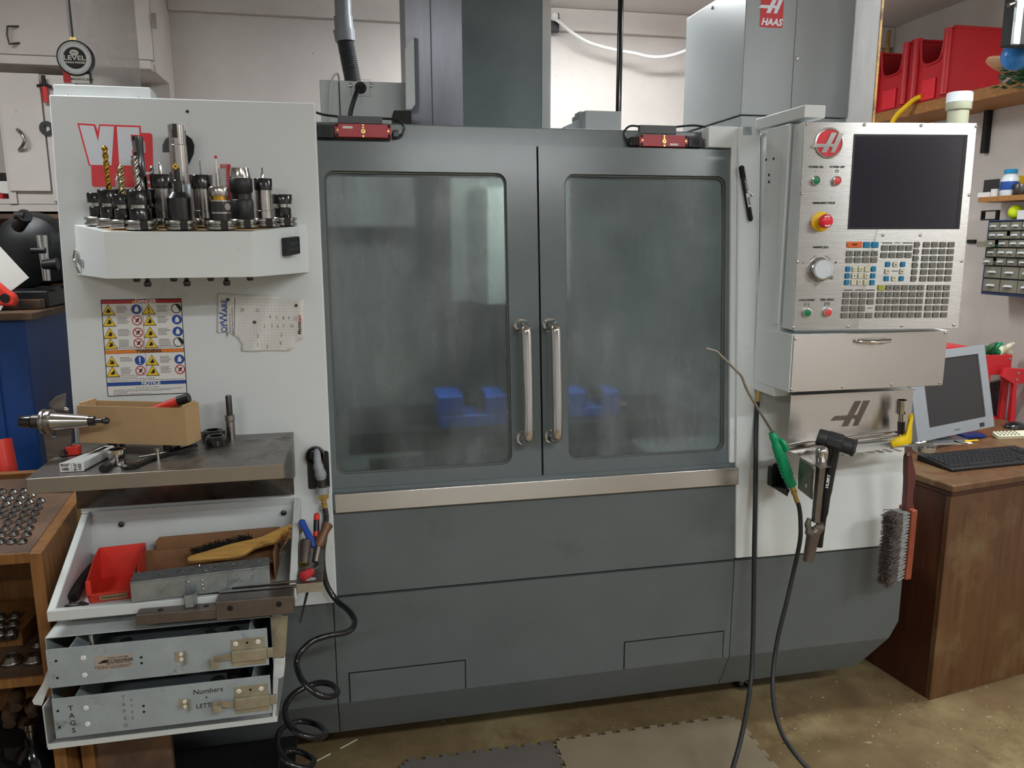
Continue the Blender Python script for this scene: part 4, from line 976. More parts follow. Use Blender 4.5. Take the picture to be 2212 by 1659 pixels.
for (x, y, s_) in ((700, 480, '34'), (1020, 490, '55'), (1280, 620, '4'), (1420, 640, '5'), (1560, 650, '8'), (1670, 650, '9'), (1800, 660, '12'), (1165, 815, '2'), (1320, 810, '3'), (1440, 820, '6'), (1560, 815, '7'), (1730, 815, '10'), (1030, 1020, '3'), (1515, 1000, '2'), (1500, 1170, '8'), (1030, 1200, '1'), (1220, 1240, '2')):
    pr.m = 2; u, v = NP(x, y); pr.text(s_, u, v, .013, LF, z=.0128+nz(x, y), sx=.8, shear=.1, th=.0001)
pr.build('ruling_and_pencil', ['label_black', 'label_grey', 'label_grey'], sheet, recalc=False, kind='stuff')
for (x, y, s_, sz, m) in ((335, 845, 'OP', .019, 0), (325, 640, 'W', .028, 0), (340, 395, 'ARE', .019, 0), (385, 690, '/ PROSHOP / 3D PRINTING /', .0072, 2), (455, 750, 'TELEPHONE  888 482 7728', .0042, 2), (505, 700, 'WEBSITE  SUPPORT  PROGRAMMING', .0042, 2), (1895, 850, 'Master', .0125, 2), (1895, 660, 'cam', .0125, 1)):
    u, v = NP(x, y); B().text(s_, u, v, sz, LF, z=.0128+nz(x, y), rot=math.pi/2-.015, bold=.0003 if sz > .01 else 0, th=.0001, shear=.15 if x > 1800 else 0).build('printed_word', ['label_blue', 'label_red', 'label_black'][m], sheet)
pass
for i, (x, y) in enumerate(((410, 262), (1825, 385), (965, 732))):
    u, v = NP(x, y); B().lathe([(.0042, 0), (.0042, .003), (.0036, .0036), (.0001, .0036)], LF @ Matrix.Translation((u, v, .0118+nz(x, y))), 18).build('button_magnet', 'steel_dark', label='small dark round magnet on the notepaper, %s' % ['over the blue letterhead', 'in the upper right corner', 'near the middle'][i], cat='magnet', group='button magnets on the note')
# marker pen on the post
p0, p1 = onpl(1601, 358, LO+NN*.02, NN), onpl(1622, 478, LO+NN*.02, NN)
t = thing('marker_pen', 'black marker pen hanging at a slant on the white door post', 'pen', p1)
dv = (p1-p0).normalized()
B().tube([p0, p0+dv*.004, p0+dv*.036], [.005, .0085, .0085], n=16).build('cap', 'black_gloss', t)
B().tube([p0+dv*.036, p1-dv*.006, p1], [.0078, .0078, .004], n=16).build('barrel', 'black_plastic', t)
MP = FR((p0+p1)/2+NN*.0078, dv, dv.cross(NN)*-1); B().box((.0, -.0042, -.0014), (.040, .0042, .0004), MP).build('pen_label', 'label_white', t)
MPt = FR((p0+p1)/2+NN*.0086, dv, NN.cross(dv)); B().text('SHARP', .024, 0, .0075, MPt, z=.0006, bold=.0003).build('label_print', 'label_black', t)
B().text('ANTI-RUST MARKER', -.014, 0, .005, MPt, z=.0001, bold=.0001).build('barrel_print', 'label_white', t)
q = onpl(1621, 418, LO+NN*.014, NN); B().tube([q+V3((-.014, 0, .012)), q+V3((-.004, -.006, 0)), q+V3((.002, -.006, -.006))], .0018, n=8, sub=4).build('wire_loop', 'steel_bright', t); B().sph(q+V3((.002, -.006, -.006)), .004, 12).build('loop_knob', 'steel_bright', t)
# ------------------------------------------------------------------ white tray below the shelf
TZ = .713; WD = FR((0, 0, 0), (0, 1, 0), (0, 0, 1))     # side-profile frame: local x = world Y, y = Z, z = X
ty_ = thing('tool_tray', 'white sheet-metal tray with sloping sides hung under the steel shelf, full of shop tools', 'tray', (-.42, 1.95, .705))
b = B().box((-.690, 1.80, .707), (-.152, 2.083, .711)).build('tray_floor', 'white_dull', ty_)
B().box((-.692, 1.797, .707), (-.150, 1.812, .734)).build('front_rim', 'white_dull', ty_, bevel=.003)
sp = [(1.80, .708), (2.085, .708), (2.098, .862), (2.085, .866), (1.80, .734)]
B().prism(sp, -.692, -.674, WD).build('side_rim', 'white_dull', ty_, bevel=.003)
B().prism(sp, -.168, -.150, WD).build('side_rim', 'white_dull', ty_, bevel=.003)
B().add([(-.674, 2.076, .711), (-.168, 2.076, .711), (-.168, 2.088, .845), (-.674, 2.088, .845), (-.168, 2.082, .866), (-.655, 2.082, .866), (-.674, 2.088, .84)], [(0, 1, 2, 3), (3, 2, 4, 5)]).build('back_panel', 'white_dull', ty_, solid=.003, flat=True)
for x in (-.60, -.195): B().sph((x, 2.076, .828), .0075, 12, (1, .6, 1)).build('tray_bolt', 'steel_dark', ty_)
def tf(px, py, dz=0): return PZ(px, py, TZ+dz)
def hang(o): return o
# red bin
q0, q1 = tf(191, 1308), tf(300, 1294); d = q1-q0; Wd = d.length; M = FR(q0, d, V3((0, 0, 1)).cross(d)); D = .165; H = .078
bn = thing('red_bin', 'red plastic hopper bin with a handwritten label, lying in the white tray', 'bin', (q0+q1)/2)
prof = [(.012, 0), (D-.01, 0), (D, H), (D*.62, H), (.0, .058), (0, .024)]
sd = FR(M @ V3((0, 0, 0)), V3(M.col[1][:3]), (0, 0, 1))
b = B(); b.prism(prof, -.0025, 0, sd); b.prism(prof, Wd-.0025, Wd, sd) if False else None
zl = V3(sd.col[2][:3]); sgn = 1 if zl.dot(d) > 0 else -1
b = B(); b.prism(prof, 0, .0025*sgn, sd); b.prism(prof, (Wd-.0025)*sgn, Wd*sgn, sd)
b.box((0, .012, 0), (Wd, D-.01, .0025), M)
b.add([(0, D-.012, 0), (Wd, D-.012, 0), (Wd, D, H), (0, D, H), (0, D-.0145, 0), (Wd, D-.0145, 0), (Wd, D-.0025, H), (0, D-.0025, H)], [(0, 1, 2, 3), (4, 7, 6, 5), (3, 2, 6, 7)], M)
b.add([(0, .012, 0), (Wd, .012, 0), (Wd, 0, .024), (0, 0, .024), (0, .0145, 0), (Wd, .0145, 0), (Wd, .0025, .026), (0, .0025, .026)], [(0, 1, 2, 3), (4, 7, 6, 5), (3, 2, 6, 7)], M)
b.build('bin_body', 'red_plastic', bn)
b = B(); b.box((-.001, -.003, .022), (Wd+.001, .004, .027), M); b.box((-.001, -.003, .022), (.010, .004, .060), M); b.box((Wd-.010, -.003, .022), (Wd+.001, .004, .060), M)
b.build('front_rim', 'red_plastic', bn, bevel=.001)
FL = FR(M @ V3((Wd*.5, .0055, .0125)), d, (M.to_3x3() @ V3((0, -.012, .024))))
B().box((-.030, -.009, 0), (.030, .009, .0008), FL).build('paper_label', 'cardboard', bn)
B().text('CHASING-ADJ-8', 0, 0, .0085, FL, z=.001, shear=.2, sx=.9).build('label_writing', 'label_black', bn)
# galvanised steel box resting along the front rim
q0, q1 = PZ(285, 1302, .737), PZ(584, 1264, .737); d = q1-q0; Wd = d.length; M = FR(q0, d, V3((0, 0, 1)).cross(d))
gx = thing('metal_box', 'long galvanised steel box with a spring latch, lying in the white tray', 'box', (q0+q1)/2)
hB = .046
b = B(); b.box((0, 0, 0), (Wd, .002, hB), M).box((0, .0021, 0), (.002, .055, hB-.002), M).box((Wd-.002, .0021, 0), (Wd, .055, hB), M).box((0, .0021, 0), (Wd, .055, .002), M).box((0, .055, 0), (Wd, .057, hB), M)
b.build('box_body', 'galv', gx); B().box((-.0005, .0, hB), (Wd+.0005, .0575, hB+.003), M).build('lid', 'galv', gx, bevel=.0015)
lx = Wd*.45
B().box((lx-.020, -.0025, .006), (lx+.028, .0, .040), M).build('latch_plate', 'galv', gx, bevel=.0008)
LB = FR(M @ V3((0, 0, 0)), d, (0, 0, 1))
B().ribbon([M @ V3(p) for p in ((lx+.004, -.004, .0), (lx-.012, -.006, .0), (lx-.024, -.018, 0), (lx-.020, -.032, 0), (lx-.004, -.032, 0), (lx+.002, -.02, 0), (lx+.004, -.008, 0))], .030, .0012, (0, 0, 1)).build('latch_spring', 'galv', gx)
for x, z in ((lx+.017, .012), (lx+.017, .023), (lx+.017, .034), (lx-.013, .034)): B().sph(M @ V3((x, -.0025, z)), .003, 10).build('rivet', 'steel_bright', gx)
# cardboard tray behind it
Yc = 2.045
cb = thing('cardboard_tray', 'dark shallow cardboard tray under the wooden brush, at the back of the white tray', 'box', (-.30, 1.97, TZ))
p = [PY(337, 1180, Yc), PY(337, 1168, Yc), PY(344, 1160, Yc), PY(604, 1137, Yc), PY(604, 1170, Yc)]
B().prism([(q.x, max(q.z, TZ)) for q in p]+[(p[-1].x, TZ), (p[0].x, TZ)], 0, .003, VF(Yc)).build('back_wall', 'cardboard_dark', cb)
B().box((p[0].x-.02, 1.905, TZ), (p[-1].x, Yc-.004, TZ+.003)).build('bottom', 'cardboard_dark', cb)
B().box((p[0].x-.02, 1.905, TZ+.003), (p[0].x-.017, Yc-.03, TZ+.055)).build('side_wall', 'cardboard_dark', cb)
B().box((p[0].x-.02, 2.012, TZ+.003), (p[-1].x, 2.015, TZ+.062)).build('inner_flap', 'cardboard_dark', cb)
B().box((p[-1].x-.003, 1.905, TZ+.003), (p[-1].x, Yc-.004, TZ+.075)).build('side_wall', 'cardboard_dark', cb)
# wooden bench brush
BP, BN = V3((-.33, 1.93, .790)), V3((.05, -.55, .83)).normalized()
ax = (onpl(660, 1133, BP, BN)-onpl(400, 1208, BP, BN)).normalized(); ay = BN.cross(ax); MB_ = FR(BP, ax, ay)
def bp_(px, py): q = onpl(px, py, BP, BN)-BP; return (q.dot(ax), q.dot(ay))
bu = thing('bench_brush', 'worn wooden bench brush with dark bristles, its handle resting on the tray rim', 'brush', BP-V3((0, 0, .03)))
ol = [(660, 1133), (648, 1129), (637, 1129), (606, 1139), (565, 1158), (529, 1167), (498, 1174), (468, 1183), (411, 1200), (405, 1206), (410, 1211), (460, 1207), (508, 1202), (529, 1195.6), (552, 1181.5), (585, 1172), (615, 1164), (643, 1153), (653, 1144)]
sm = smooth_path([V3((*bp_(*p), 0)) for p in ol], 3, True)
B().prism([(q.x, q.y) for q in sm], -.012, 0, MB_).build('wooden_body', 'wood_brush', bu, bevel=.004)
q = bp_(627, 1143); B().lathe([(.0042, .0002), (.0042, .0008)], MB_ @ Matrix.Translation((q[0], q[1], 0)), 18).build('hang_hole', 'black_dark', bu)
b = B(); rn = random.Random(5)
for i in range(520):
    t_ = rn.random(); x, y = bp_(420+130*t_, 1200-33*t_); s0 = MB_ @ V3((x, y+.008, -.006)); e = MB_ @ V3((x+rn.gauss(-.004, .006), y+.018+rn.random()*.022, -.012-rn.random()*.012))
    b.tube([s0, (s0+e)/2+V3((0, 0, .002)), e], .0007, n=3)
b.build('bristles', 'dark_iron', bu, recalc=False, kind='stuff')
B().tube([MB_ @ V3((*bp_(627, 1143), .002)), MB_ @ V3((*bp_(624, 1152), .004)), PY(618, 1170, 1.90), PY(606, 1190, 1.92), PY(602, 1215, 1.94)], .0022, n=8, sub=5).build('leather_thong', 'cardboard_dark', bu)
# grey handle roller and odds at the left end
a, c = tf(160, 1288, .014), tf(189, 1222, .016)
t = thing('pipe_sleeve', 'dark round sleeve with a hollow end, lying left of the red bin in the tray', 'sleeve', (a+c)/2)
B().tube([a, c], .0135, n=24).build('sleeve_body', 'dark_iron', t); dv = (c-a).normalized(); B().ring([(.006, 0), (.012, 0), (.0125, .004), (.006, .003)], fax(a-dv*.0035, c), 24).build('end_ring', 'steel_dark', t); B().lathe([(.0062, .0), (.0062, .0008)], fax(a-dv*.002, c), 18).build('end_hole', 'black_dark', t)
b = B()
for i in range(16):
    q = tf(135+rn.random()*55, 1318-rn.random()*16, .003); A_ = Matrix.Translation(q) @ Matrix.Rotation(rn.random()*6, 4, 'Z') @ Matrix.Rotation(rn.random()*.8, 4, 'X'); b.cbox((0, 0, 0), (.012+.016*rn.random(), .006, .002+.003*rn.random()), A_)
b.build('metal_scraps', 'steel_dark', label='loose metal scraps in the front left corner of the white tray', cat='scraps', kind='stuff')
b = B()
for i in range(240):
    px, py = rn.uniform(300, 590), 0; py = 1296-(px-285)*.127-rn.uniform(38, 112); q = PZ(px, py, .7865)
    if (M.inverted() @ q).y > .055 or (M.inverted() @ q).y < .002: continue
    A_ = Matrix.Translation(q) @ Matrix.Rotation(rn.random()*6, 4, 'Z') @ Matrix.Rotation(rn.uniform(-1, 1), 4, 'X'); s_ = rn.uniform(.5, 1.3)
    b.ribbon([A_ @ V3((-.003*s_, 0, .0008)), A_ @ V3((0, .001, .0022)), A_ @ V3((.003*s_, 0, .0008))], .0013, .0003, A_.to_3x3() @ V3((0, 1, 0)))
b.build('metal_chips', 'steel_bright', label='bright metal chips scattered on the galvanised box', cat='chips', kind='stuff')
# steel parallels at the tray front
def bar(pts_bl, pts_br, hz, Y0, dy, label, holes, taper=0):
    a = PY(*pts_bl, Y0); c = PY(*pts_br, Y0); d = c-a; M = FR(a, d, V3((0, 0, 1)).cross(d)); w_ = d.length
    t = thing('steel_parallel', label, 'parallel bar', (a+c)/2, 'rust-brown steel parallels at the tray front')
    B().box((0, 0, 0), (w_, dy, hz), M).build('bar_body', 'rust_plate', t, bevel=.002)
    for x, y_, top_ in holes:
        if top_: B().lathe([(.0065, 0), (.0065, .0004)], M @ Matrix.Translation((x*w_, y_*dy, hz)), 20).build('hole', 'black_dark', t)
        else: B().lathe([(.0068, 0), (.0068, .0005)], FR(M @ V3((x*w_, 0, y_*hz)), d, (0, 0, 1)), 20).build('hole', 'black_dark', t)
bar((295, 1352), (470, 1337), .026, 1.762, .034, 'shorter rust-brown steel parallel at the tray front, its left end showing', [(.28, .5, True), (.85, .5, True)])
bar((468, 1341), (635, 1326), .045, 1.752, .044, 'taller rust-brown steel parallel with two round holes, overlapping the shorter bar', [(.18, .62, False), (.81, .60, False)])
for i, (y0, lb) in enumerate(((1.800, 'thin bright steel strip lying along the tray rim, nearer the front'), (1.816, 'thin bright steel strip lying along the tray rim, farther back'))):
    x0 = PZ(475-20*i, 1280, .735).x; B().box((x0, y0, .7355), (-.148, y0+.010, .741+.004*i)).build('steel_strip', 'steel', label=lb, cat='strip', group='thin steel strips on the rim', bevel=.001)
# screwdriver bracket
sb = thing('tool_holder_plate', 'stainless plate with holes beside the tray, holding screwdrivers and files', 'bracket', (-.12, 1.95, .73))
B().plate(-.1495, 1.80, -.088, 2.085, (-.136, 1.812, -.104, 1.836), .011, .7425, .745, I4, k=5).build('plate_top', 'stainless_dirty', sb)
B().box((-.1495, 1.797, .722), (-.088, 1.7995, .7452)).build('front_lip', 'stainless', sb, bevel=.0006)
def driver(pts, rs, names, mats_, lb, kind='screwdriver', objname='screwdriver'):
    t = thing(objname, lb, kind, pts[-1])
    for i in range(len(pts)-1):
        a, c = pts[i], pts[i+1]; r0 = rs[i]; b = B(); m_ = (a+c)/2
        if r0[0] < 0: b.tube([a, c], -r0[0], n=14)
        else: b.tube([a, a+(c-a)*.06, a+(c-a)*.35, a+(c-a)*.8, c], [r0[0]*.6, r0[0], r0[0]*r0[1], r0[0]*.95, r0[0]*.7], n=16)
        b.build(names[i], mats_[i], t)
driver([PY(650, 1124, 1.98), PY(679, 1181, 1.93), PY(683, 1200, 1.915)], [(.0095, .85), (-.003,)], ['handle', 'shaft'], ['blue_plastic', 'steel'], 'blue-handled screwdriver leaning left in the stainless holder plate')
a, c = PY(684, 1109, 1.99), PY(683, 1160, 1.96)
t = thing('needle_file', 'black and red handled file standing upright in the stainless holder plate', 'file', c)
B().tube([a, a+V3((0, 0, -.003)), a+(c-a)*.30], [.005, .0075, .0078], n=16).build('handle_end', 'red_plastic', t); B().tube([a+(c-a)*.30, a+(c-a)*.78], .0074, n=16).build('handle', 'black_plastic', t); B().tube([a+(c-a)*.78, c], .0078, n=16).build('collar', 'red_plastic', t); B().tube([c, PY(682, 1205, 1.94)], .0045, n=12).build('shaft', 'black_plastic', t)
driver([PY(709, 1130, 1.97), PY(687, 1181, 1.93), PY(681, 1214, 1.905)], [(.0150, .72), (-.0085,)], ['handle', 'ferrule'], ['wood_chisel', 'steel'], 'wooden-handled chisel leaning right in the stainless holder plate', 'chisel', 'chisel')
a, c = PY(660, 1170, 1.93), PY(655, 1219, 1.885)
t = thing('steel_sleeve', 'grey-brown steel sleeve standing on the holder plate, its hollow end toward us', 'sleeve', c); dv = (c-a).normalized()
B().tube([a-dv*.004, a, a+dv*.035], [.011, .0145, .0145], n=24).build('sleeve_body', 'rust_plate', t); B().tube([a+dv*.035, c], .0138, n=24).build('sleeve_end', 'handle_iron', t); B().ring([(.0065, 0), (.012, 0), (.0125, .002), (.0065, .002)], fax(c, c+dv), 24).build('end_ring', 'brass', t); B().lathe([(.0064, 0), (.0064, .001)], fax(c, c+dv), 18).build('end_hole', 'black_dark', t)
driver([PZ(653, 1246, .757), PZ(674, 1234, .757), PZ(688, 1224, .757)], [(.0120, .95), (-.003,)], ['handle', 'shaft'], ['red_clear', 'steel_bright'], 'stubby screwdriver with a red translucent handle lying on the holder plate')
B().tube([PY(672, 1255, 1.822), PY(665, 1275, 1.822), PY(648, 1345, 1.79)], [.0035, .0035, .0018], n=10).build('long_punch', 'dark_iron', label='long thin dark punch hanging down through the holder plate hole', cat='punch')
B().tube([PY(642, 1172, 1.95), PY(638, 1205, 1.90), PY(636, 1215, 1.89)], [.0028, .0028, .0045], n=10).build('nut_driver', 'steel_bright', label='slim bright rod between the white tray rim and the grey sleeve', cat='rod')

# ------------------------------------------------------------------ drawer cabinet under the tray
dc = thing('drawer_cabinet', 'grey sheet-metal cabinet under the white tray with two drawers pulled slightly open', 'cabinet', (-.45, 1.95, .39))
ct_ = .669
B().box((-.700, 1.80, ct_-.002), (-.212, 2.085, ct_)).build('cabinet_top', 'white_dull', dc)
B().box((-.702, 1.80, .49), (-.700, 2.085, ct_)).build('cabinet_side', 'drawer_paint', dc)
B().prism([(1.80, .40), (2.085, .40), (2.085, ct_), (1.80, ct_)], -.214, -.212, WD).build('cabinet_side', 'drawer_paint', dc)
B().box((-.722, 1.80, .396), (-.212, 2.06, .399)).box((-.722, 1.795, .394), (-.212, 1.80, .408)).build('cabinet_floor', 'white_dull', dc, bevel=.0008)
B().box((-.725, 1.80, .396), (-.722, 2.06, .50)).build('cabinet_side', 'white_dull', dc)
B().box((-.722, 2.06, .399), (-.212, 2.085, ct_-.003)).build('cabinet_back', 'black_dark', dc)
V18 = VF(1.80)
def pv(l, Y=1.80): return [(PY(x, y, Y).x, PY(x, y, Y).z) for x, y in l]
B().prism(pv([(586, 1333), (622, 1329), (617, 1415), (613, 1420), (592, 1421), (589, 1380)]), 0, .002, V18).build('side_flange', 'plate_nickel', dc)
B().prism(pv([(592, 1422), (617, 1417), (613, 1459), (606, 1464), (590, 1467)]), .0, .002, V18).build('side_flange', 'white_dull', dc)
B().prism(pv([(590, 1467), (602, 1464), (595, 1553), (589, 1556)]), 0, .002, V18).build('side_flange', 'white_dull', dc)
B().prism(pv([(106, 1440), (93, 1475), (70, 1513), (74, 1521), (91, 1523), (103, 1490), (110, 1480)]), 0, .002, V18).build('side_ear', 'white_dull', dc)
V175 = VF(1.75)
def drawer(zb, zt, y_l, y_r, idx):
    x0, x1 = -.684, -.217; Yd = 1.75
    d = B().box((x0, Yd-.0015, zb), (x1, Yd, zt)).build('drawer', 'drawer_paint', dc, bevel=.0005)
    B().box((x0+.045, Yd, zb+.004), (x0+.047, 2.04, zt-.004)).box((x1-.042, Yd, zb+.004), (x1-.040, 2.04, zt-.004)).box((x0+.045, Yd, zb+.004), (x1-.040, 2.04, zb+.006)).build('drawer_box', 'drawer_paint', d)
    B().box((x1-.020, Yd+.003, zb+.02), (x1-.012, 2.04, zb+.055)).build('drawer_slide', 'steel', d); B().box((x0+.012, Yd+.003, zb+.02), (x0+.020, 2.04, zb+.055)).build('drawer_slide', 'steel', d)
    return d
d1 = drawer(.573, .666, 0, 0, 0); d2 = drawer(.449, .547, 0, 0, 1)
def at75(px, py): q = PY(px, py, 1.7485); return q.x, q.z
VD = VF(1.7485)
def rivets(pts, dpar):
    for p in pts:
        x, z = at75(*p); B().ring([(.0015, 0), (.0058, 0), (.0050, .0018), (.003, .0026), (.0015, .002)], VD @ Matrix.Translation((x, z, 0)), 20).build('rivet', 'paper', dpar)
def holes(pts, dpar, r=.0030):
    for p in pts:
        x, z = at75(*p); B().lathe([(r, 0), (r, .0003)], VD @ Matrix.Translation((x, z, 0)), 14).build('drill_hole', 'black_dark', dpar)
rivets([(180, 1421), (183, 1458)], d1); holes([(121, 1428), (124, 1464.5), (305, 1420), (306, 1432.5)], d1)
rivets([(186, 1529), (189.5, 1564)], d2); holes([(125, 1536), (128.5, 1571), (310, 1525), (311, 1537.5)], d2)
def latch(P0, P1, hook, par, strk, r4):
    # P0 top-left px, P1 bottom-right px of the plate
    x0, z1 = at75(*P0); x1, z0 = at75(*P1); h = z1-z0; w_ = x1-x0
    B().box((x0, z0, 0), (x1, z1, .0015), VD).build('latch_plate', 'plate_nickel', par, bevel=.0005)
    B().box((x0+.001, z0+h*.22, .0015), (x1+.004, z0+h*.62, .011), VD).build('latch_housing', 'plate_nickel', par, bevel=.0015)
    B().box((x1+.004, z0+h*.24, .003), (x1+.018, z0+h*.60, .007), VD).build('latch_bolt', 'plate_nickel', par, bevel=.001)
    xh, zh = at75(*hook)
    B().ribbon([VD @ V3(p) for p in ((x0, z0+h*.42, .006), (x0-.015, z0+h*.42, .006), (xh-.002, zh+.006, .007), (xh-.010, zh+.004, .014), (xh-.006, zh, .022), (xh+.006, zh-.002, .022), (xh+.010, zh-.002, .021))], .016, .0014, (0, 0, 1)).build('latch_handle', 'plate_nickel', par)
    for fx in (.14, .80): B().ring([(.0015, .0015), (.0056, .0015), (.0050, .0033), (.003, .0041), (.0015, .0035)], VD @ Matrix.Translation((x0+w_*fx, z0+h*.84, 0)), 20).build('rivet', 'paper', par)
    B().lathe([(.003, .0015), (.003, .0018)], VD @ Matrix.Translation((x0+w_*.48, z0+h*.84, 0)), 14).build('drill_hole', 'black_dark', par)
    xs_, zs_ = at75(*strk)
    B().box((xs_-.013, zs_-.013, 0), (xs_+.012, zs_+.013, .0013), VD).box((xs_+.0105, zs_-.018, 0), (xs_+.012, zs_+.012, .010), VD).build('strike_plate', 'plate_nickel', par, bevel=.0005)
    for dz in (.006, -.007): B().ring([(.0013, .0013), (.0048, .0013), (.0042, .003), (.0025, .0037), (.0013, .003)], VD @ Matrix.Translation((xs_+.001, zs_+dz, 0)), 20).build('rivet', 'paper', par)
latch((498, 1382), (575, 1432), (466, 1426), d1, (391, 1418), 0)
latch((505, 1484), (582, 1533), (471, 1520), d2, (399, 1520), 0)
x0, z1 = at75(205, 1422); x1, z0 = at75(284, 1440); x0, z0 = at75(206, 1448)[0], at75(206, 1448)[1]; zt = at75(205, 1419)[1]; x1 = at75(285, 1437)[0]
NPl = VD @ Matrix.Translation(((x0+x1)/2, (z0+zt)/2, 0)); w2, h2 = (x1-x0)/2, (zt-z0)/2
npb = B().prism(rrect(-w2, -h2, w2, h2, .003), 0, .0008, NPl).build('name_plate', 'name_plate', d1)
b = B(); b.text('ACCESSORIES', w2*.30, h2*.12, .0095, NPl, z=.001, shear=.2, bold=.0002).text('TOOL HOLDER', w2*.30, h2*.62, .0062, NPl, z=.001).text('Built for Machine Work', w2*.30, -h2*.22, .0052, NPl, z=.001, shear=.2).text('tel 530 741 0170   www accessories com', 0, -h2*.55, .0046, NPl, z=.001).text('fax 530 741   info accessories com', 0, -h2*.80, .0046, NPl, z=.001)
b.prism([(-w2*.85, -h2*.05), (-w2*.5, h2*.4), (-w2*.15, h2*.42), (-w2*.35, h2*.2), (-w2*.2, h2*.0)], .0009, .0011, NPl)
b.build('plate_lettering', 'label_black', npb)
b = B()
for i, ch in enumerate('TAGS'): x, z = at75(153+i*2.2, 1530+i*16); b.text(ch, x, z, .017, VD, z=.0005, bold=.0001)
b.build('marker_writing', 'label_black', d2)
b = B(); x, z = at75(449, 1492); b.text('Numbers', x, z, .0175, VD, z=.0005, shear=.15, rot=.02); x, z = at75(446, 1506); b.text('&', x, z, .008, VD, z=.0005); x, z = at75(443, 1524); b.text('LETTE', x, z, .015, VD, z=.0005, shear=.15, rot=.03)
b.build('marker_writing', 'label_black', d2)
b = B(); 
for i, ch in enumerate('TAPED'): x, z = at75(266+i*1.6, 1507+i*15 if i < 5 else 0); b.text(ch, x, z, .013, VD, z=.0005)
for i, ch in enumerate('STEEL'[:4]): x, z = at75(284+i*1.0, 1512+i*13); b.text(ch, x, z, .010, VD, z=.0005)
b.build('faded_writing', 'label_grey', d2)
# what lies in the drawers
t = thing('steel_rod', 'long thin steel bar lying slantwise in the upper drawer', 'rod', (-.40, 1.80, .62))
B().tube([PY(325, 1402, 1.77), PY(390, 1378, 1.80), PY(470, 1352, 1.84)], .0035, n=10).build('rod', 'steel', t)
q = PY(200, 1393, 1.765); B().tube([PY(196, 1372, 1.775), PY(203, 1410, 1.765)], .0052, n=14).build('drill_rod', 'steel', label='short bright steel rod standing in the front of the upper drawer', cat='rod')
for i, (px, py, Y, z_) in enumerate(((222, 1388, 1.80, .60), (272, 1382, 1.80, .60), (415, 1375, 1.81, .60), (505, 1358, 1.82, .60), (455, 1365, 1.80, .60), (330, 1388, 1.80, .60))):
    q = PY(px, py, Y); M = Matrix.Translation((q.x, q.y, .578)); B().ring([(.006, 0), (.013, 0), (.014, .004), (.014, q.z-.578-.003), (.012, q.z-.578), (.007, q.z-.578)], M, 24).build('socket', 'steel_dark' if i % 2 else 'dark_iron', label='dark round socket in the open upper drawer, %s' % ['first from the left', 'second from the left', 'fourth from the left', 'nearest the right end', 'fifth from the left', 'third from the left'][i], cat='socket', group='sockets in the upper drawer')
for i, (px, py) in enumerate(((470, 1466), (500, 1458), (512, 1452))):
    q = PY(px, py, 1.80); B().lathe([(.016, 0), (.017, .02), (.015, .03), (.017, .04), (.017, q.z-.456-.002), (.014, q.z-.456)], Matrix.Translation((q.x-.0, q.y+.04*i, .456)), 24).build('stamp_holder', 'dark_iron', label='dark round stamp in the lower drawer, %s' % ['nearest the latch', 'the middle one', 'the rear one'][i], cat='stamp', group='round stamps in the lower drawer')

# ------------------------------------------------------------------ chrome air gun and black coiled hose
t = thing('air_gun', 'chrome-grey air blow gun with brass fitting hung left of the doors', 'air gun', F and onpl(690, 1060, LO+NN*.03, NN))
def fl(px, py, o=.012): q = onpl(px, py, LO+NN*o, NN); return q
c0, c1 = F(663, 976, .013), F(713, 1053, .013)
hp = thing('gun_holder', 'black rubber magnetic holder plate on the white panel behind the chrome air gun', 'holder', fl(688, 1053))
B().prism(rrect(c0[0], c1[1], c1[0], c0[1], .006), .0125, .018, LF).build('holder_plate', 'black_plastic', hp, bevel=.001)
m0 = F(683, 984, .02); B().ring([(.016, .018), (.026, .018), (.025, .030), (.022, .032), (.018, .024)], LF @ Matrix.Translation((m0[0]-.002, m0[1], 0)), 36).build('magnet_ring', 'steel_dark', hp)
g = [onpl(x, y, LO+NN*o, NN) for x, y, o in ((684, 972, .026), (685, 984, .040), (687, 1005, .050), (692, 1022, .050), (694, 1034, .048))]
B().tube(g, [.007, .0095, .0105, .0135, .0155, .013], n=20, sub=4).build('gun_body', 'pvc_grey', t)
g2 = [onpl(x, y, LO+NN*.047, NN) for x, y in ((694, 1033), (697, 1054))]; B().tube(g2, .0115, n=20).build('gun_barrel', 'steel_dark', t)
g2 = [onpl(x, y, LO+NN*.046, NN) for x, y in ((696.5, 1052), (697.5, 1066))]; B().tube(g2, .0165, n=24).build('swivel_nut', 'pvc_grey', t)
g2 = [onpl(x, y, LO+NN*.046, NN) for x, y in ((697.5, 1066), (698.5, 1077))]; B().tube(g2, .0155, n=6).build('hex_fitting', 'brass', t)
a, c = [onpl(x, y, LO+NN*.045, NN) for x, y in ((698.5, 1076), (700, 1093))]
B().lathe([((.0085 if (i//2) % 2 else .0068), .028*i/12) for i in range(13)], fax(a, c), 20).build('hose_barb', 'brass', t)
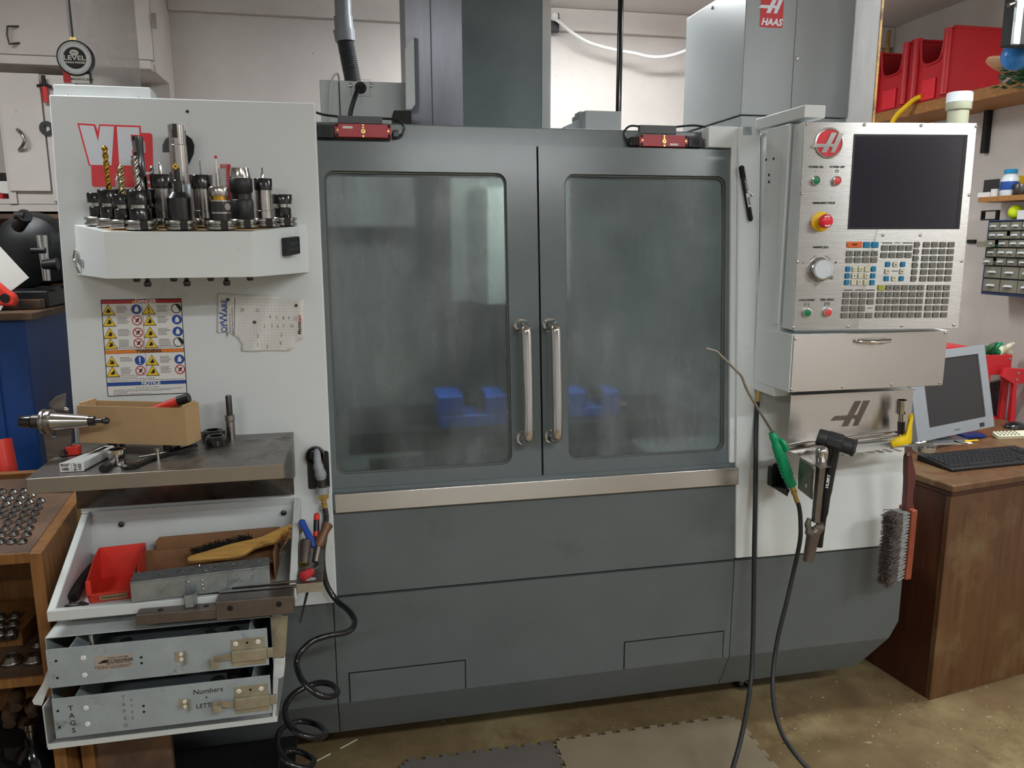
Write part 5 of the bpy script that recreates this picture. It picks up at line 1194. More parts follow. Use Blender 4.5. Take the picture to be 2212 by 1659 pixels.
hs = [(700, 1090, 2.085), (704, 1115, 2.075), (702, 1153, 2.06), (697, 1191, 2.05), (698, 1229, 2.04), (707, 1267, 2.035), (728, 1298, 2.02), (752, 1318, 1.99), (765.6, 1339, 1.96), (762, 1356, 1.93), (747, 1366, 1.91), (709, 1373, 1.89), (675, 1385, 1.88), (649, 1409, 1.86), (640.6, 1433, 1.85), (649, 1464, 1.81), (668, 1486, 1.79), (694.7, 1503, 1.78), (718.7, 1504, 1.80), (729.6, 1494, 1.84), (716, 1479, 1.90), (690, 1475, 1.93), (656, 1486, 1.93), (630, 1503, 1.91), (616.5, 1529, 1.88), (620, 1556, 1.83), (639, 1580, 1.79), (668, 1592, 1.78), (694.7, 1591, 1.81), (703, 1580, 1.86), (685, 1565, 1.93), (656, 1558, 1.96), (632, 1562, 1.95), (608, 1575, 1.92), (598.5, 1597, 1.88), (602, 1621, 1.83), (615, 1642, 1.80), (637, 1655, 1.79), (664, 1659, 1.80), (678, 1645, 1.85), (666, 1633, 1.91), (640, 1622, 1.93), (615, 1626, 1.92), (600, 1650, 1.88), (606, 1680, 1.83), (640, 1705, 1.81)]
B().tube([PY(*p) for p in hs], .0078, n=14, sub=6).build('coiled_hose', 'hose_gloss', label='glossy black coiled air hose hanging from the chrome air gun', cat='hose')

# ------------------------------------------------------------------ wooden collet rack at bottom left
def RZ(Y): return .84+.14*(Y-1.89)
rk = thing('collet_rack', 'oak rack with shelves full of round steel collets, at the left of the drawers', 'rack', (-.95, 2.1, 0))
RN = V3((0, -.14, 1)).normalized(); RO = V3((0, 1.89, .84))
MR = FR((-.72, 1.89, .84), (1, 0, 0), (0, 1, .14))
B().box((-.60, 0, -.022), (-.028, .43, 0), MR).build('top_board', 'wood_soiled', rk, bevel=.002)
B().box((-.60, -.004, -.024), (-.028, 0, .001), MR).build('front_edging', 'wood_oak', rk)
B().box((-.60, .43, -.03), (0, .45, .014), MR).build('back_strip', 'wood_oak', rk)
B().prism([(1.885, .0), (2.33, .0), (2.33, RZ(2.33)), (1.885, RZ(1.885))], -.748, -.720, WD).build('side_board', 'wood_oak', rk, bevel=.002)
B().box((-1.32, 2.30, 0), (-.749, 2.32, .86)).build('back_board', 'wood_oak', rk)
B().box((-1.32, 1.92, .495), (-.749, 2.30, .515)).build('shelf_board', 'wood_soiled', rk)
B().box((-1.32, 1.914, .493), (-.749, 1.92, .516)).build('front_edging', 'wood_oak', rk)
B().box((-1.35, 1.885, 0), (-1.32, 2.33, RZ(1.885))).build('side_board', 'wood_oak', rk)
B().box((-.71, 1.95, 0), (-.68, 1.99, .39)).build('leg', 'wood_oak', rk)
B().box((-.68, 1.965, 0), (-.50, 1.985, .385)).build('lower_board', 'wood_soiled', rk)
# steel collets: one mesh per size, copied
def collet_proto(r, h, name='collet'):
    t = thing(name, 'steel collet', 'collet', (0, 0, 0), 'steel collets in the oak rack')
    bd_ = B().lathe([(r*.80, -.012), (r, 0), (r*1.02, h*.30), (r, h*.42), (r*.97, h*.46), (r*.60, h), (r*.36, h), (r*.34, h*.6), (.0001, h*.55)], I4, 30).build('body', 'steel', t)
    bo = B().lathe([(r*.345, h*.62), (r*.345, h*.64), (.0001, h*.64)], I4, 18).build('bore', 'black_dark', t)
    sl = B()
    for k in range(8): sl.box((r*.36, -.0004, h*.45), (r*.99, .0004, h*.47), Matrix.Rotation(k*math.pi/4, 4, 'Z'))
    for k in range(8):
        M = Matrix.Rotation(k*math.pi/4, 4, 'Z'); sl.add([(r*.61, -.0005, h*1.005), (r*.61, .0005, h*1.005), (r*.985, .0005, h*.47), (r*.985, -.0005, h*.47)], [(0, 1, 2, 3)], M)
    sl = sl.build('slots', 'black_dark', t, kind='stuff', recalc=False)
    return t
pr_s = collet_proto(.0112, .010); used_s = [False]
pr_b = collet_proto(.026, .020); used_b = [False]
pr_m = collet_proto(.0165, .014); used_m = [False]
def put(pr, used, loc, n_, label, grp):
    if not used[0]: t = pr; used[0] = True
    else:
        t = pr.copy(); COL.objects.link(t)
        for ch in pr.children:
            c = ch.copy(); COL.objects.link(c); c.parent = t; WORLD_ORIGIN[c.name] = V3(loc)
    t.location = loc; z = V3(n_); x = (V3((1, 0, 0))-z*z.x).normalized(); y = z.cross(x)
    t.rotation_euler = Matrix(((x.x, y.x, z.x), (x.y, y.y, z.y), (x.z, y.z, z.z))).to_euler(); t.rotation_euler.rotate_axis('Z', loc[0]*37 % 1)
    t['label'] = label; t['group'] = grp
    return t
cps = [(40, 270), (225, 280), (410, 262), (15, 385), (170, 392), (355, 378), (535, 335), (110, 478), (305, 478), (500, 450), (690, 432), (60, 580), (260, 575), (445, 558), (640, 545), (15, 690), (200, 675), (405, 660), (590, 640), (145, 795), (345, 780), (540, 765), (95, 905), (310, 890), (500, 890), (35, 1015), (235, 990), (455, 1000), (15, 1125), (195, 1125), (380, 1120)]
rowname = {}
rws = [(230, 300), (340, 400), (430, 500), (540, 600), (630, 700), (760, 800), (880, 920), (980, 1030), (1100, 1150)]
ordn = ['rearmost', 'second', 'third', 'fourth', 'middle', 'sixth', 'seventh', 'eighth', 'front']; side = ['leftmost', 'second from left', 'third from left', 'fourth from left', 'fifth from left']
cnt = {}
for zx, zy in cps:
    ri = min(range(9), key=lambda i: abs(zy-sum(rws[i])/2)); k = cnt.get(ri, 0); cnt[ri] = k+1
    p = onpl(zx/7.9, 1030+zy/7.9, RO, RN)
    put(pr_s, used_s, p, RN, 'small steel collet on the sloping rack top, %s row from the back, %s' % (ordn[ri], side[k]) if ri not in (0, 8, 4) else 'small steel collet on the sloping rack top, %s row, %s' % (ordn[ri], side[k]), 'small collets on the rack top')
SZ = .5155
for i, (zx, zy, lb) in enumerate(((105, 760, 'large grey collet at the front of the lower rack shelf, the left one'), (300, 745, 'large grey collet at the front of the lower rack shelf, beside the drawers'), (125, 262, 'large collet at the back of the lower rack shelf, behind the wooden block'), (298, 252, 'large collet at the back right of the lower rack shelf'))):
    put(pr_b, used_b, PZ(zx/3.961, 1240+zy/3.961, SZ), (0, 0, 1), lb, 'large collets on the lower shelf')
put(pr_m, used_m, PZ(330/3.961, 1240+620/3.961, SZ), (0, 0, 1), 'medium collet on the lower rack shelf, behind the large collet by the drawers', 'medium collets on the lower shelf')
# wooden block with collets
fl_ = PZ(0, 1240+640/3.961, SZ); fr_ = PZ(200/3.961, 1240+615/3.961, SZ)
bx = B().box((-1.10, fr_.y, SZ+.0005), (fr_.x, fr_.y+.20, SZ+.042)).build('collet_block', 'wood_oak', label='oak block with two columns of collets on the lower rack shelf', cat='block', bevel=.002)
for zx, zy, lb in ((130, 372, 'rear right'), (115, 440, 'middle right'), (98, 512, 'front right'), (10, 385, 'rear left'), (8, 455, 'middle left'), (4, 522, 'front left')):
    put(pr_m, used_m, PZ(zx/3.961, 1240+zy/3.961, SZ+.0425), (0, 0, 1), 'medium collet in the oak block on the lower shelf, %s hole' % lb, 'medium collets in the oak block')
# dark flasks and wooden handles under the rack shelf
def turned(prof, q, m, name, lb, cat_, cap=None, capm=None, grp=None):
    t = thing(name, lb, cat_, q, grp); M = Matrix.Translation(q)
    B().lathe(prof, M, 28).build('body', m, t)
    if cap: B().lathe(cap, M, 20).build('top', capm, t)
q = PZ(0, 1750, .002); q = V3((-.80, 1.86, .0005))
q = V3((PY(68, 1600, 1.95).x, 1.95, .0005)); zt = PY(68, 1590, 1.95).z
turned([(.05, 0), (.055, .01), (.055, zt-.09), (.035, zt-.04), (.016, zt-.02), (.016, zt)], q, 'black_gloss', 'oil_can', 'dark glossy oil can with a bright tip on the floor under the drawers', 'oil can', [(.010, zt), (.009, zt+.015), (.013, zt+.02), (.013, zt+.035), (.004, zt+.04)], 'steel')
q = V3((PY(-12, 1640, 1.84).x, 1.84, .0005)); zt = PY(-10, 1628, 1.84).z
turned([(.045, 0), (.05, .01), (.05, zt-.06), (.02, zt-.02), (.02, zt)], q, 'black_gloss', 'bottle', 'dark glass bottle at the lower left corner, left of the oil can', 'bottle', [(.018, zt), (.018, zt+.03), (.01, zt+.035), (.01, zt+.05), (.0001, zt+.05)], 'hose_gloss')
for i, (px, py, r_, L_) in enumerate(((35, 1530, .020, .07), (70, 1545, .017, .05), (20, 1565, .022, .08), (55, 1585, .018, .06))):
    q = PY(px, py, 2.12+.02*i); B().tube([q, q+V3((-.01, L_*.5, .01)), q+V3((-.02, L_, .012))], [r_*.7, r_, r_*.8], n=18, sub=3).build('wooden_club', 'wood_soiled', label='rounded turned wooden piece in the dark under the rack shelf, %s' % ['topmost left', 'topmost right', 'lower left', 'lower right'][i], cat='wooden piece', group='turned wooden pieces under the rack')
B().box((-1.30, 2.10, .10), (-.76, 2.29, PY(30, 1600, 2.10).z-.02)).build('crate', 'dark_iron', label='dark crate holding the turned wooden pieces under the oak rack', cat='crate')

# ------------------------------------------------------------------ left background: blue cabinet, saw, cupboards
bc = thing('blue_cabinet', 'large blue steel cabinet behind the machine on the left, a dusty top board on it', 'cabinet', (-1.3, 2.95, 0))
cz = 1.315
B().box((-2.0, 2.60, .02), (-.965, 3.25, cz)).build('cabinet_body', 'blue_paint', bc, bevel=.006)
B().box((-2.0, 2.592, .04), (-1.05, 2.60, .92)).build('cabinet_door', 'blue_paint', bc, bevel=.004)
B().box((-2.0, 2.592, .93), (-1.05, 2.60, cz-.02)).build('cabinet_door', 'blue_paint', bc, bevel=.004)
B().box((-2.03, 2.57, cz), (-.93, 3.3, cz+.022)).build('top_board', 'wood_soiled', bc, bevel=.003)
ct2 = cz+.022
def bg(px, py, Y=2.85): return PY(px, py, Y)
sw = thing('chop_saw', 'black and dark blue chop saw with chrome guide rods standing on the blue cabinet', 'saw', (-1.15, 2.95, ct2))
B().box((bg(25, 640).x, 2.75, ct2), (bg(128, 640).x, 3.15, ct2+.055)).build('saw_base', 'black_plastic', sw, bevel=.006)
B().box((bg(35, 640).x, 2.70, ct2), (bg(122, 640).x, 2.748, ct2+.03)).build('base_fence', 'wood_soiled', sw, bevel=.004)
q = bg(30, 548); B().lathe([(.03, -.10), (.12, -.09), (.135, 0), (.12, .05), (.08, .08), (.03, .09)], FR((q.x, 2.98, q.z), (1, 0, .2), (0, 0, 1)), 30).build('motor_housing', 'black_plastic', sw)
q = bg(108, 555); B().lathe([(.03, -.06), (.085, -.05), (.095, 0), (.085, .05), (.03, .06)], FR((q.x-.03, 2.97, q.z), (1, 0, 0), (0, 0, 1)), 26).build('blade_guard', 'black_plastic', sw)
for px0, px1 in ((83, 99), (96, 104)): B().cyl(bg(px0, 508, 2.82), bg(px1, 606, 2.82), .008, n=14).build('guide_rod', 'chrome', sw)
B().tube([bg(38, 490), bg(48, 480, 2.83), bg(54, 465, 2.80)], [.02, .018, .022], n=14, sub=3).build('carry_handle', 'black_plastic', sw)
B().tube([bg(32, 466, 2.8), bg(53, 466, 2.8)], .012, n=14).build('handle_grip', 'dark_iron', sw)
B().tube([bg(92, 572, 2.78), bg(125, 570, 2.78)], [.014, .02], n=16).build('lock_knob', 'black_plastic', sw)
B().tube([bg(68, 541, 2.8), bg(98, 541, 2.8)], .010, n=12).build('lock_lever', 'black_plastic', sw)
B().box((bg(80, 610, 2.80).x, 2.78, ct2+.055), (bg(122, 618, 2.80).x, 2.84, ct2+.066)).build('vise_pad', 'black_plastic', sw)
pb_ = [bg(0, 525, 2.66), bg(63, 600, 2.66), bg(25, 628, 2.66), bg(0, 612, 2.66)]; lf = pb_[0]; 
B().prism([(lf.x-.06, pb_[0].z+.07), (pb_[1].x, pb_[1].z), (pb_[2].x, pb_[2].z), (lf.x-.02, ct2+.002), (lf.x-.10, ct2+.002)], 0, .003, VF(2.66)).build('card_sheet', 'paper', label='plain pale grey card sheet standing at an angle at the left edge', cat='card')
rd = thing('hand_saw', 'saw with a red moulded handle and dark blade lying on the blue cabinet top', 'saw', bg(20, 660, 2.56))
B().prism([(p.x, p.z) for p in (bg(-30, 600, 2.56), bg(2, 608, 2.56), bg(22, 625, 2.56), bg(40, 636, 2.56), bg(43, 648, 2.56), bg(38, 661, 2.56), bg(-30, 656, 2.56))], 0, .03, VF(2.56)).build('handle', 'red_plastic', rd, bevel=.008)
B().prism(circ(bg(20, 643, 2.56).x, bg(20, 643, 2.56).z, .014, 18), .0301, .0306, VF(2.56)).build('handle_opening', 'black_dark', rd)
B().prism([(p.x, p.z) for p in (bg(42, 650, 2.57), bg(88, 664, 2.57), bg(42, 662, 2.57))], 0, .002, VF(2.57)).build('blade', 'dark_iron', rd)
B().tube([PY(2, 950, 2.45), PY(20, 1045, 2.42), PY(40, 1150, 2.40)], .028, n=20).build('red_pole', 'red_plastic', label='red tube leaning against the blue cabinet at the left edge', cat='tube')
# cupboards on the back wall
Yc1, Yc2 = 3.72, 3.60
uc = thing('wall_cupboard', 'upper white painted wall cupboard with a wire handle, at the top left', 'cupboard', (-1.6, 3.9, PY(0, 138, Yc1).z))
zb = PY(0, 141, Yc1).z
B().box((-2.4, Yc1+.02, zb), (PY(330, 100, Yc1).x, YW-.02, 2.69)).build('cupboard_body', 'wall_paint', uc)
B().box((-2.4, Yc1-.04, zb), (PY(330, 141, Yc1).x, Yc1+.019, zb+.035)).build('bottom_ledge', 'wall_paint', uc, bevel=.004)
B().box((-2.4, Yc1, zb+.045), (PY(152, 100, Yc1).x, Yc1+.019, 2.69)).build('cupboard_door', 'wall_paint', uc, bevel=.003)
B().box((PY(160, 100, Yc1).x, Yc1, zb+.045), (PY(328, 100, Yc1).x, Yc1+.019, 2.62)).build('cupboard_door', 'wall_paint', uc, bevel=.003)
h_ = [PY(40, 57, Yc1), PY(16, 57, Yc1-.035), PY(15, 75, Yc1-.035), PY(20, 95, Yc1-.035), PY(42, 93, Yc1)]
B().tube(h_, .0042, n=8).build('wire_handle', 'steel_dark', uc)
q = PY(333, 45, Yc1); B().box((q.x-.008, Yc1-.006, q.z-.03), (q.x+.008, Yc1, q.z+.03)).build('hinge', 'steel_dark', uc)
lc = thing('wall_cupboard', 'lower cream wall cupboard with a bent handle and stains, left of the machine', 'cupboard', (-1.3, 3.8, PY(0, 440, Yc2).z))
zl0, zl1 = PY(60, 440, Yc2).z, PY(60, 158, Yc2).z
x0 = PY(8, 300, Yc2).x; xm = PY(98, 300, Yc2).x
B().box((x0+.02, Yc2+.02, zl0), (PY(240, 300, Yc2).x, YW-.02, zl1)).box((-2.2, Yc2+.02, zl0-.03), (-.9, YW-.02, zl0-.002)).build('cupboard_body', 'wall_paint', lc)
B().box((x0, Yc2, zl0+.05), (xm, Yc2+.019, zl1)).build('cupboard_door', 'wall_paint', lc, bevel=.003)
B().box((xm+.006, Yc2, zl0+.01), (PY(235, 300, Yc2).x, Yc2+.019, zl1-.02)).build('cupboard_door', 'wall_paint', lc, bevel=.003)
B().box((-1.9, Yc2+.02, zl0), (x0+.018, YW-.1, zl0+.02)).box((x0-.01, Yc2+.01, zl0), (x0+.018, Yc2+.05, zl1)).build('side_frame', 'wall_paint', lc)
B().tube([PY(38, 280, Yc2-.004), PY(46, 287, Yc2-.03), PY(53, 302, Yc2-.035), PY(49, 314, Yc2-.03), PY(42, 324, Yc2-.004)], [.007, .006, .006, .006, .007], n=10, sub=3).build('bent_handle', 'steel', lc)
q = PY(95, 160, Yc2-.02); t = thing('t_handle', 'dark T-handled tool hanging on the lower wall cupboard door', 'tool', PY(98, 222, Yc2-.02))
B().cyl(PY(93, 163, Yc2-.02), PY(96, 190, Yc2-.02), .008, n=12).build('shaft', 'dark_iron', t); B().tube([PY(80, 186, Yc2-.02), PY(96, 182, Yc2-.02), PY(111, 188, Yc2-.02)], .006, n=10, sub=3).build('cross_bar', 'dark_iron', t); B().cyl(PY(96, 188, Yc2-.02), PY(99, 221, Yc2-.02), .012, .010, 14).build('grip', 'red_metal', t)
q = PY(101, 277, Yc2-.01); B().ring([(.012, 0), (.028, 0), (.028, .006), (.012, .006)], FR((q.x, Yc2-.006, q.z), (1, 0, 0), (0, 0, 1)), 28).build('black_washer', 'black_plastic', label='large black washer hanging on the cupboard door below the T-handled tool', cat='washer')
B().box((-2.2, Yc2-.05, PY(60, 472, Yc2-.05).z), (-.95, YW-.02, PY(60, 462, Yc2-.05).z)).build('plank_shelf', 'wood_soiled', label='rough plank shelf on the back wall below the lower cupboard', cat='shelf')
B().box((-2.2, YW-.04, PY(60, 640, YW).z), (-.75, YW-.001, PY(60, 475, YW).z)).build('wall_boarding', 'cardboard_dark', label='brown horizontal boarding on the wall behind the chop saw', cat='boarding')
for i, (px, py, w_, h__, m) in enumerate(((4, 405, .16, .05, 'paper'), (10, 425, .10, .03, 'red_metal'), (6, 382, .12, .03, 'dark_iron'))):
    q = PY(px, py, 3.72); B().box((q.x-.10, 3.70, q.z-h__/2), (q.x-.10+w_, 3.85, q.z+h__/2)).build('book', m, label=['grey-white folder stacked in the open shelf at the left edge', 'dark red booklet in the open shelf, lowest of its stack', 'dark booklet in the open shelf, topmost of its stack'][i], cat='booklet', group='booklets in the open shelf')
# grey conduit on the wall
Yp = 3.35
pp = [PY(738, -60, Yp), PY(741, 68, Yp)]
t = thing('pvc_conduit', 'grey plastic conduit with couplings and a ribbed black hose coming down behind the machine', 'conduit', PY(765, 172, Yp))
d_ = (pp[1]-pp[0]).normalized(); k_ = Yp/F_PX*1.02
B().cyl(pp[0], PY(742, 40, Yp), 16*k_, n=28).build('pipe', 'pvc_grey', t)
B().lathe([(15*k_, 0), (15*k_, .03)], fax(PY(740, 14, Yp), PY(742, 40, Yp)), 28).build('pipe_step', 'pvc_white', t)
B().cyl(PY(741, 36, Yp), PY(744, 66, Yp), 18*k_, 18*k_, 28).build('coupling', 'pvc_grey', t)
B().cyl(PY(743, 66, Yp), PY(746, 90, Yp), 21*k_, 19*k_, 28).build('union_nut', 'pvc_grey', t)
a, c = PY(746, 90, Yp), PY(766, 195, Yp); d_ = (c-a); n_ = 46
B().lathe([((16.5 if i % 2 else 15)*k_, d_.length*i/n_) for i in range(n_+1)], fax(a, c), 28).build('ribbed_hose', 'ribbed_grey', t)

# added box darkening the space, and cable heap on the floor under the drawers
B().prism([(-.66, 0), (-.22, 0), (-.19, .17), (-.69, .17)], 0, .16, FR((0, 2.07, .001), (1, 0, 0), (0, 0, 1))).build('dark_filler_box', 'black_dark', label='added plain black box filling the dark space under the drawer cabinet', cat='tub', bevel=.006)
rn = random.Random(2); P_ = []
for i in range(46):
    a = i*.62; P_.append((-.28+(.10+.03*math.sin(i*1.7))*math.cos(a)+.02*math.sin(i*.9), 1.76+(.06+.02*math.cos(i*1.3))*math.sin(a), .012+.0022*i*abs(math.sin(i*.37))+.010*rn.random()))
B().tube(P_, .0085, n=8, sub=4).build('cable_heap', 'black_plastic', label='tangled heap of black cable on the floor below the lower drawer', cat='cable')
# ------------------------------------------------------------------ control pendant
PA = R_(8); P0 = V3((1.19, 1.931, 1.852)); PXa = V3((math.cos(PA), -math.sin(PA), 0)); PYa = (V3((0, 0, 1))+V3((math.sin(PA), math.cos(PA), 0))*math.tan(R_(1))).normalized()
PF = FR(P0, PXa, PYa); PN = V3(PF.col[2][:3]); PFi = PF.inverted()
def PP(px, py, off=0): q = PFi @ onpl(px, py, P0+PN*off, PN); return q.x, q.y
def Z4(x, y, off=0): return PP(1580+x/3.318, 200+y/3.318, off)
def Z7(x, y, off=0): return PP(1800+x/7.373, 500+y/7.373, off)
tl, tr_, br_, bl_ = PP(1738, 262), PP(2113, 267), PP(2069, 712), PP(1708, 712)
PW = (tr_[0]+br_[0])/2; PH = -(bl_[1]+br_[1])/2
pn = thing('control_pendant', 'stainless control panel with a dark screen, jog dial and rows of keys', 'control panel', PF @ V3((PW/2, -PH, -.05)))
B().box((0, -PH, -.105), (PW, 0, -.0045), PF).build('housing', 'white_paint', pn, bevel=.003)
fp = B().box((.001, -PH+.0005, -.004), (PW-.001, -.001, 0), PF).build('face_plate', 'stainless', pn, bevel=.0008)
B().box((PW*.30, -.03, -.14), (PW*.72, .010, -.106), PF).build('rear_cover', 'galv', pn, bevel=.003)
screws([Z4(*p) for p in ((541, 223), (953, 231), (1360, 237), (1755, 243), (507, 724), (1705, 734), (474, 1212), (1651, 1207), (1087, 1022), (1354, 1022))]+[PP(*p) for p in ((1714, 707), (1832, 705), (1948, 704), (2061, 702))], PF, pn, .0045, 'face_screw')
s0, s1 = Z4(880, 293), Z4(1620, 975)
sx0 = (Z4(883, 293)[0]+Z4(828, 978)[0])/2; sx1 = (Z4(1700, 307)[0]+Z4(1625, 980)[0])/2; sy1 = (Z4(883, 293)[1]+Z4(1700, 307)[1])/2; sy0 = (Z4(828, 978)[1]+Z4(1625, 980)[1])/2
scf = B().plate(sx0, sy0, sx1, sy1, (sx0+.004, sy0+.004, sx1-.010, sy1-.005), .002, .0, .0012, PF, k=1).build('screen_bezel', 'black_plastic', pn, flat=True)
B().box((sx0+.0041, sy0+.0041, 0), (sx1-.0101, sy1-.0051, .0006), PF).build('screen', 'screen', pn)
# round badge
cx, cy = Z4(697, 362); r_ = (Z4(800, 362)[0]-Z4(592, 362)[0])/2
bdg = B().lathe([(r_, 0), (r_, .003), (r_*.97, .0045), (r_*.90, .005), (r_*.87, .004), (r_*.87, .0025), (.0001, .0025)], PF @ Matrix.Translation((cx, cy, 0)), 48).build('badge_ring', 'steel_bright', pn)
B().lathe([(r_*.865, .0026), (r_*.865, .0031), (.0001, .0031)], PF @ Matrix.Translation((cx, cy, 0)), 40).build('badge_field', 'estop_red', bdg)
b = B(); hlogo(b, cx-r_*.13, cy, r_*2.05/215, PF, .0032, .006); b.build('badge_letter', 'steel_bright', bdg)
# push buttons
def button(zx, zy, m, name, r=.0105):
    x, y = Z4(zx, zy, .006); M = PF @ Matrix.Translation((x, y, 0))
    t = B().ring([(r*.93, 0), (r*1.22, 0), (r*1.22, .004), (r*1.12, .009), (r*.93, .0095)], M, 32).build(name, 'chrome', pn)
    B().lathe([(r*.92, .002), (r*.92, .0082), (r*.6, .0092), (.0001, .0092)], M, 28).build('button_cap', m, t)
button(607, 630, 'btn_green', 'power_on_button'); button(757, 632, 'btn_red', 'power_off_button'); button(543, 1578, 'btn_green', 'cycle_start_button'); button(690, 1575, 'btn_red', 'feed_hold_button')
# emergency stop
x, y = Z4(640, 925); M = PF @ Matrix.Translation((x, y, 0))
es = B().lathe([(.0265, 0), (.0265, .002), (.025, .003), (.0001, .003)], M, 44).build('emergency_stop_disc', 'yellow', pn)
B().lathe([(.0135, .003), (.0125, .012), (.0125, .020), (.0001, .020)], M, 28).build('stop_stem', 'yellow', es)
B().lathe([(.010, .018), (.0165, .021), (.0185, .026), (.0178, .034), (.013, .0385), (.005, .040), (.0001, .040)], M, 36).build('stop_knob', 'estop_red', es)
b = B()
for a0 in (60, 240):
    P_ = [(.0105*math.cos(R_(a0+t)), .0105*math.sin(R_(a0+t))) for t in range(0, 80, 10)]+[(.0145*math.cos(R_(a0+t)), .0145*math.sin(R_(a0+t))) for t in range(70, -1, -10)]
    b.prism(P_, .0385, .0392, M)
b.build('stop_arrows', 'label_white', es)
# jog dial
x, y = Z4(632, 1268); M = PF @ Matrix.Translation((x, y, 0))
jd = B().lathe([(.033, 0), (.033, .003), (.031, .005), (.031, .013), (.029, .016), (.0275, .018), (.0001, .018)], M, 56).build('jog_dial', 'steel_bright', pn)
M2 = PF @ Matrix.Translation((*Z4(652, 1258, .022), 0))
B().lathe([(.0265, .018), (.0265, .022), (.0245, .026), (.022, .0265), (.021, .025), (.0001, .025)], M, 48).build('dial_face', 'pvc_white', jd)
kx, ky = Z4(700, 1325, .026); B().lathe([(.0035, .024), (.0035, .030), (.0052, .031), (.0048, .043), (.003, .045), (.0001, .045)], PF @ Matrix.Translation((kx, ky, 0)), 20).build('spin_handle', 'steel_bright', jd)
# lettering
b = B()
def lt(s_, zx, zy, sz, **k): x, y = Z4(zx, zy); b.text(s_, x, y, sz, PF, z=.0008, **k)
for s_, zx, zy in (('POWER ON', 605, 534), ('POWER OFF', 757, 534), ('EMERGENCY STOP', 662, 792), ('HANDLE JOG', 640, 1109), ('CYCLE START', 540, 1488), ('FEED HOLD', 687, 1485)): lt(s_, zx, zy, .0075, sx=.98, bold=.00022)
lt('I', 603, 564, .007); lt('O', 755, 565, .011, bold=.0002); lt('-', 515, 1220, .012, bold=.0003); lt('+', 747, 1220, .012, bold=.0003); lt('[ I ]', 540, 1518, .010); lt('[O]', 685, 1514, .010)
lt('DISPLAY', 1190, 1077, .0045); lt('OVERRIDES', 914, 1415, .0045); lt('CURSOR', 1170, 1279, .0045); lt('SPINDLE', 992, 1545, .0038)
for (a, c, y_) in ((1080, 1150, 1078), (1228, 1298, 1078), (805, 868, 1416), (963, 1025, 1416)):
    p, q = Z4(a, y_), Z4(c, y_); b.box((p[0], p[1]-.0012, .0003), (q[0], p[1]+.0012, .0006), PF)
cx_, cy_ = Z4(634, 1262)
for a0, a1 in ((38, 72), (108, 142)):
    P_ = circ(cx_, cy_, .0372, 10, a0, a1)+list(reversed(circ(cx_, cy_, .0362, 10, a0, a1))); b.prism(P_, .0003, .0006, PF)
b.build('panel_lettering', 'label_black', fp)
# keys
KW = []
def kk(x, y, w_=105, h_=82, m='key_grey', s_='', pent=False): KW.append((x, y, w_, h_, m, s_, pent))
kk(340, 210, 238, 88, 'key_orange', 'RESET'); kk(538, 213, 108, 88, 'key_blue', '='); kk(668, 213, 108, 88, 'key_blue', '=')
for i in range(4): kk(262+i*132, 350, s_='F%d' % (i+1)); kk(257+i*131, 455, s_='=')
for ry, xs, cs in ((597, (238, 340, 437, 537, 645), 'byccb'), (705, (228, 330, 430, 530, 635), 'bcccb'), (813, (218, 318, 420, 520, 622), 'bccyb')):
    for x, c, g_ in zip(xs, cs, {597: '==^/=', 705: '=<+>=', 813: '=/v==' }[ry]): kk(x, ry, 74, 80, 'key_blue' if c == 'b' else 'key_cream', g_)
for x in (825, 952, 1080, 1207): kk(x, 262, s_='=')
for x in (812, 940, 1068, 1197): kk(x, 378, s_='=')
for x, y, m, g_ in ((873, 523, 'key_blue', '='), (990, 525, 'key_cream', '^'), (1112, 523, 'key_blue', '='), (860, 637, 'key_cream', '<'), (1095, 637, 'key_cream', '>'), (850, 750, 'key_blue', '='), (968, 750, 'key_cream', 'v'), (1088, 750, 'key_blue', '=')): kk(x, y, 74, 78, m, g_)
ysr = (210, 320, 430, 538, 645, 753)
for i, y in enumerate(ysr):
    kk((1342, 1330, 1320, 1308, 1298, 1288)[i], y, 95, 85, 'key_grey', '=', True)
    for j in range(4): kk((1490, 1477, 1466, 1455, 1445, 1433)[i]+j*131, y, s_='=')
for i, y in enumerate((1010, 1118, 1228, 1338)):
    for j in range(4):
        if i == 2 and j == 3: continue
        kk((210, 200, 190, 180)[i]+j*131, y, s_='=')
al = ['@ABCDE', 'FGHIJK', 'LMNOPQ', 'RSTUVW', 'XYZ[;]']; nu = ['789', '456', '123', '-0.', '===']
for i, y in enumerate((895, 1003, 1110, 1220, 1330)):
    for j in range(6): kk((765, 757, 745, 735, 722)[i]+j*126.5, y, m='key_olive' if (i, j) == (0, 0) else 'key_grey', s_='=' if (i, j) == (0, 0) else al[i][j])
for i, y in enumerate((895, 1003, 1110, 1220, 1330)):
    for j in range(3): kk((1550, 1540, 1528, 1515, 1505)[i]+j*129, y, s_=nu[i][j])
ks = (Z7(1000, 700)[0]-Z7(900, 700)[0])/100
rest = B(); leg = B(); wl2 = B()
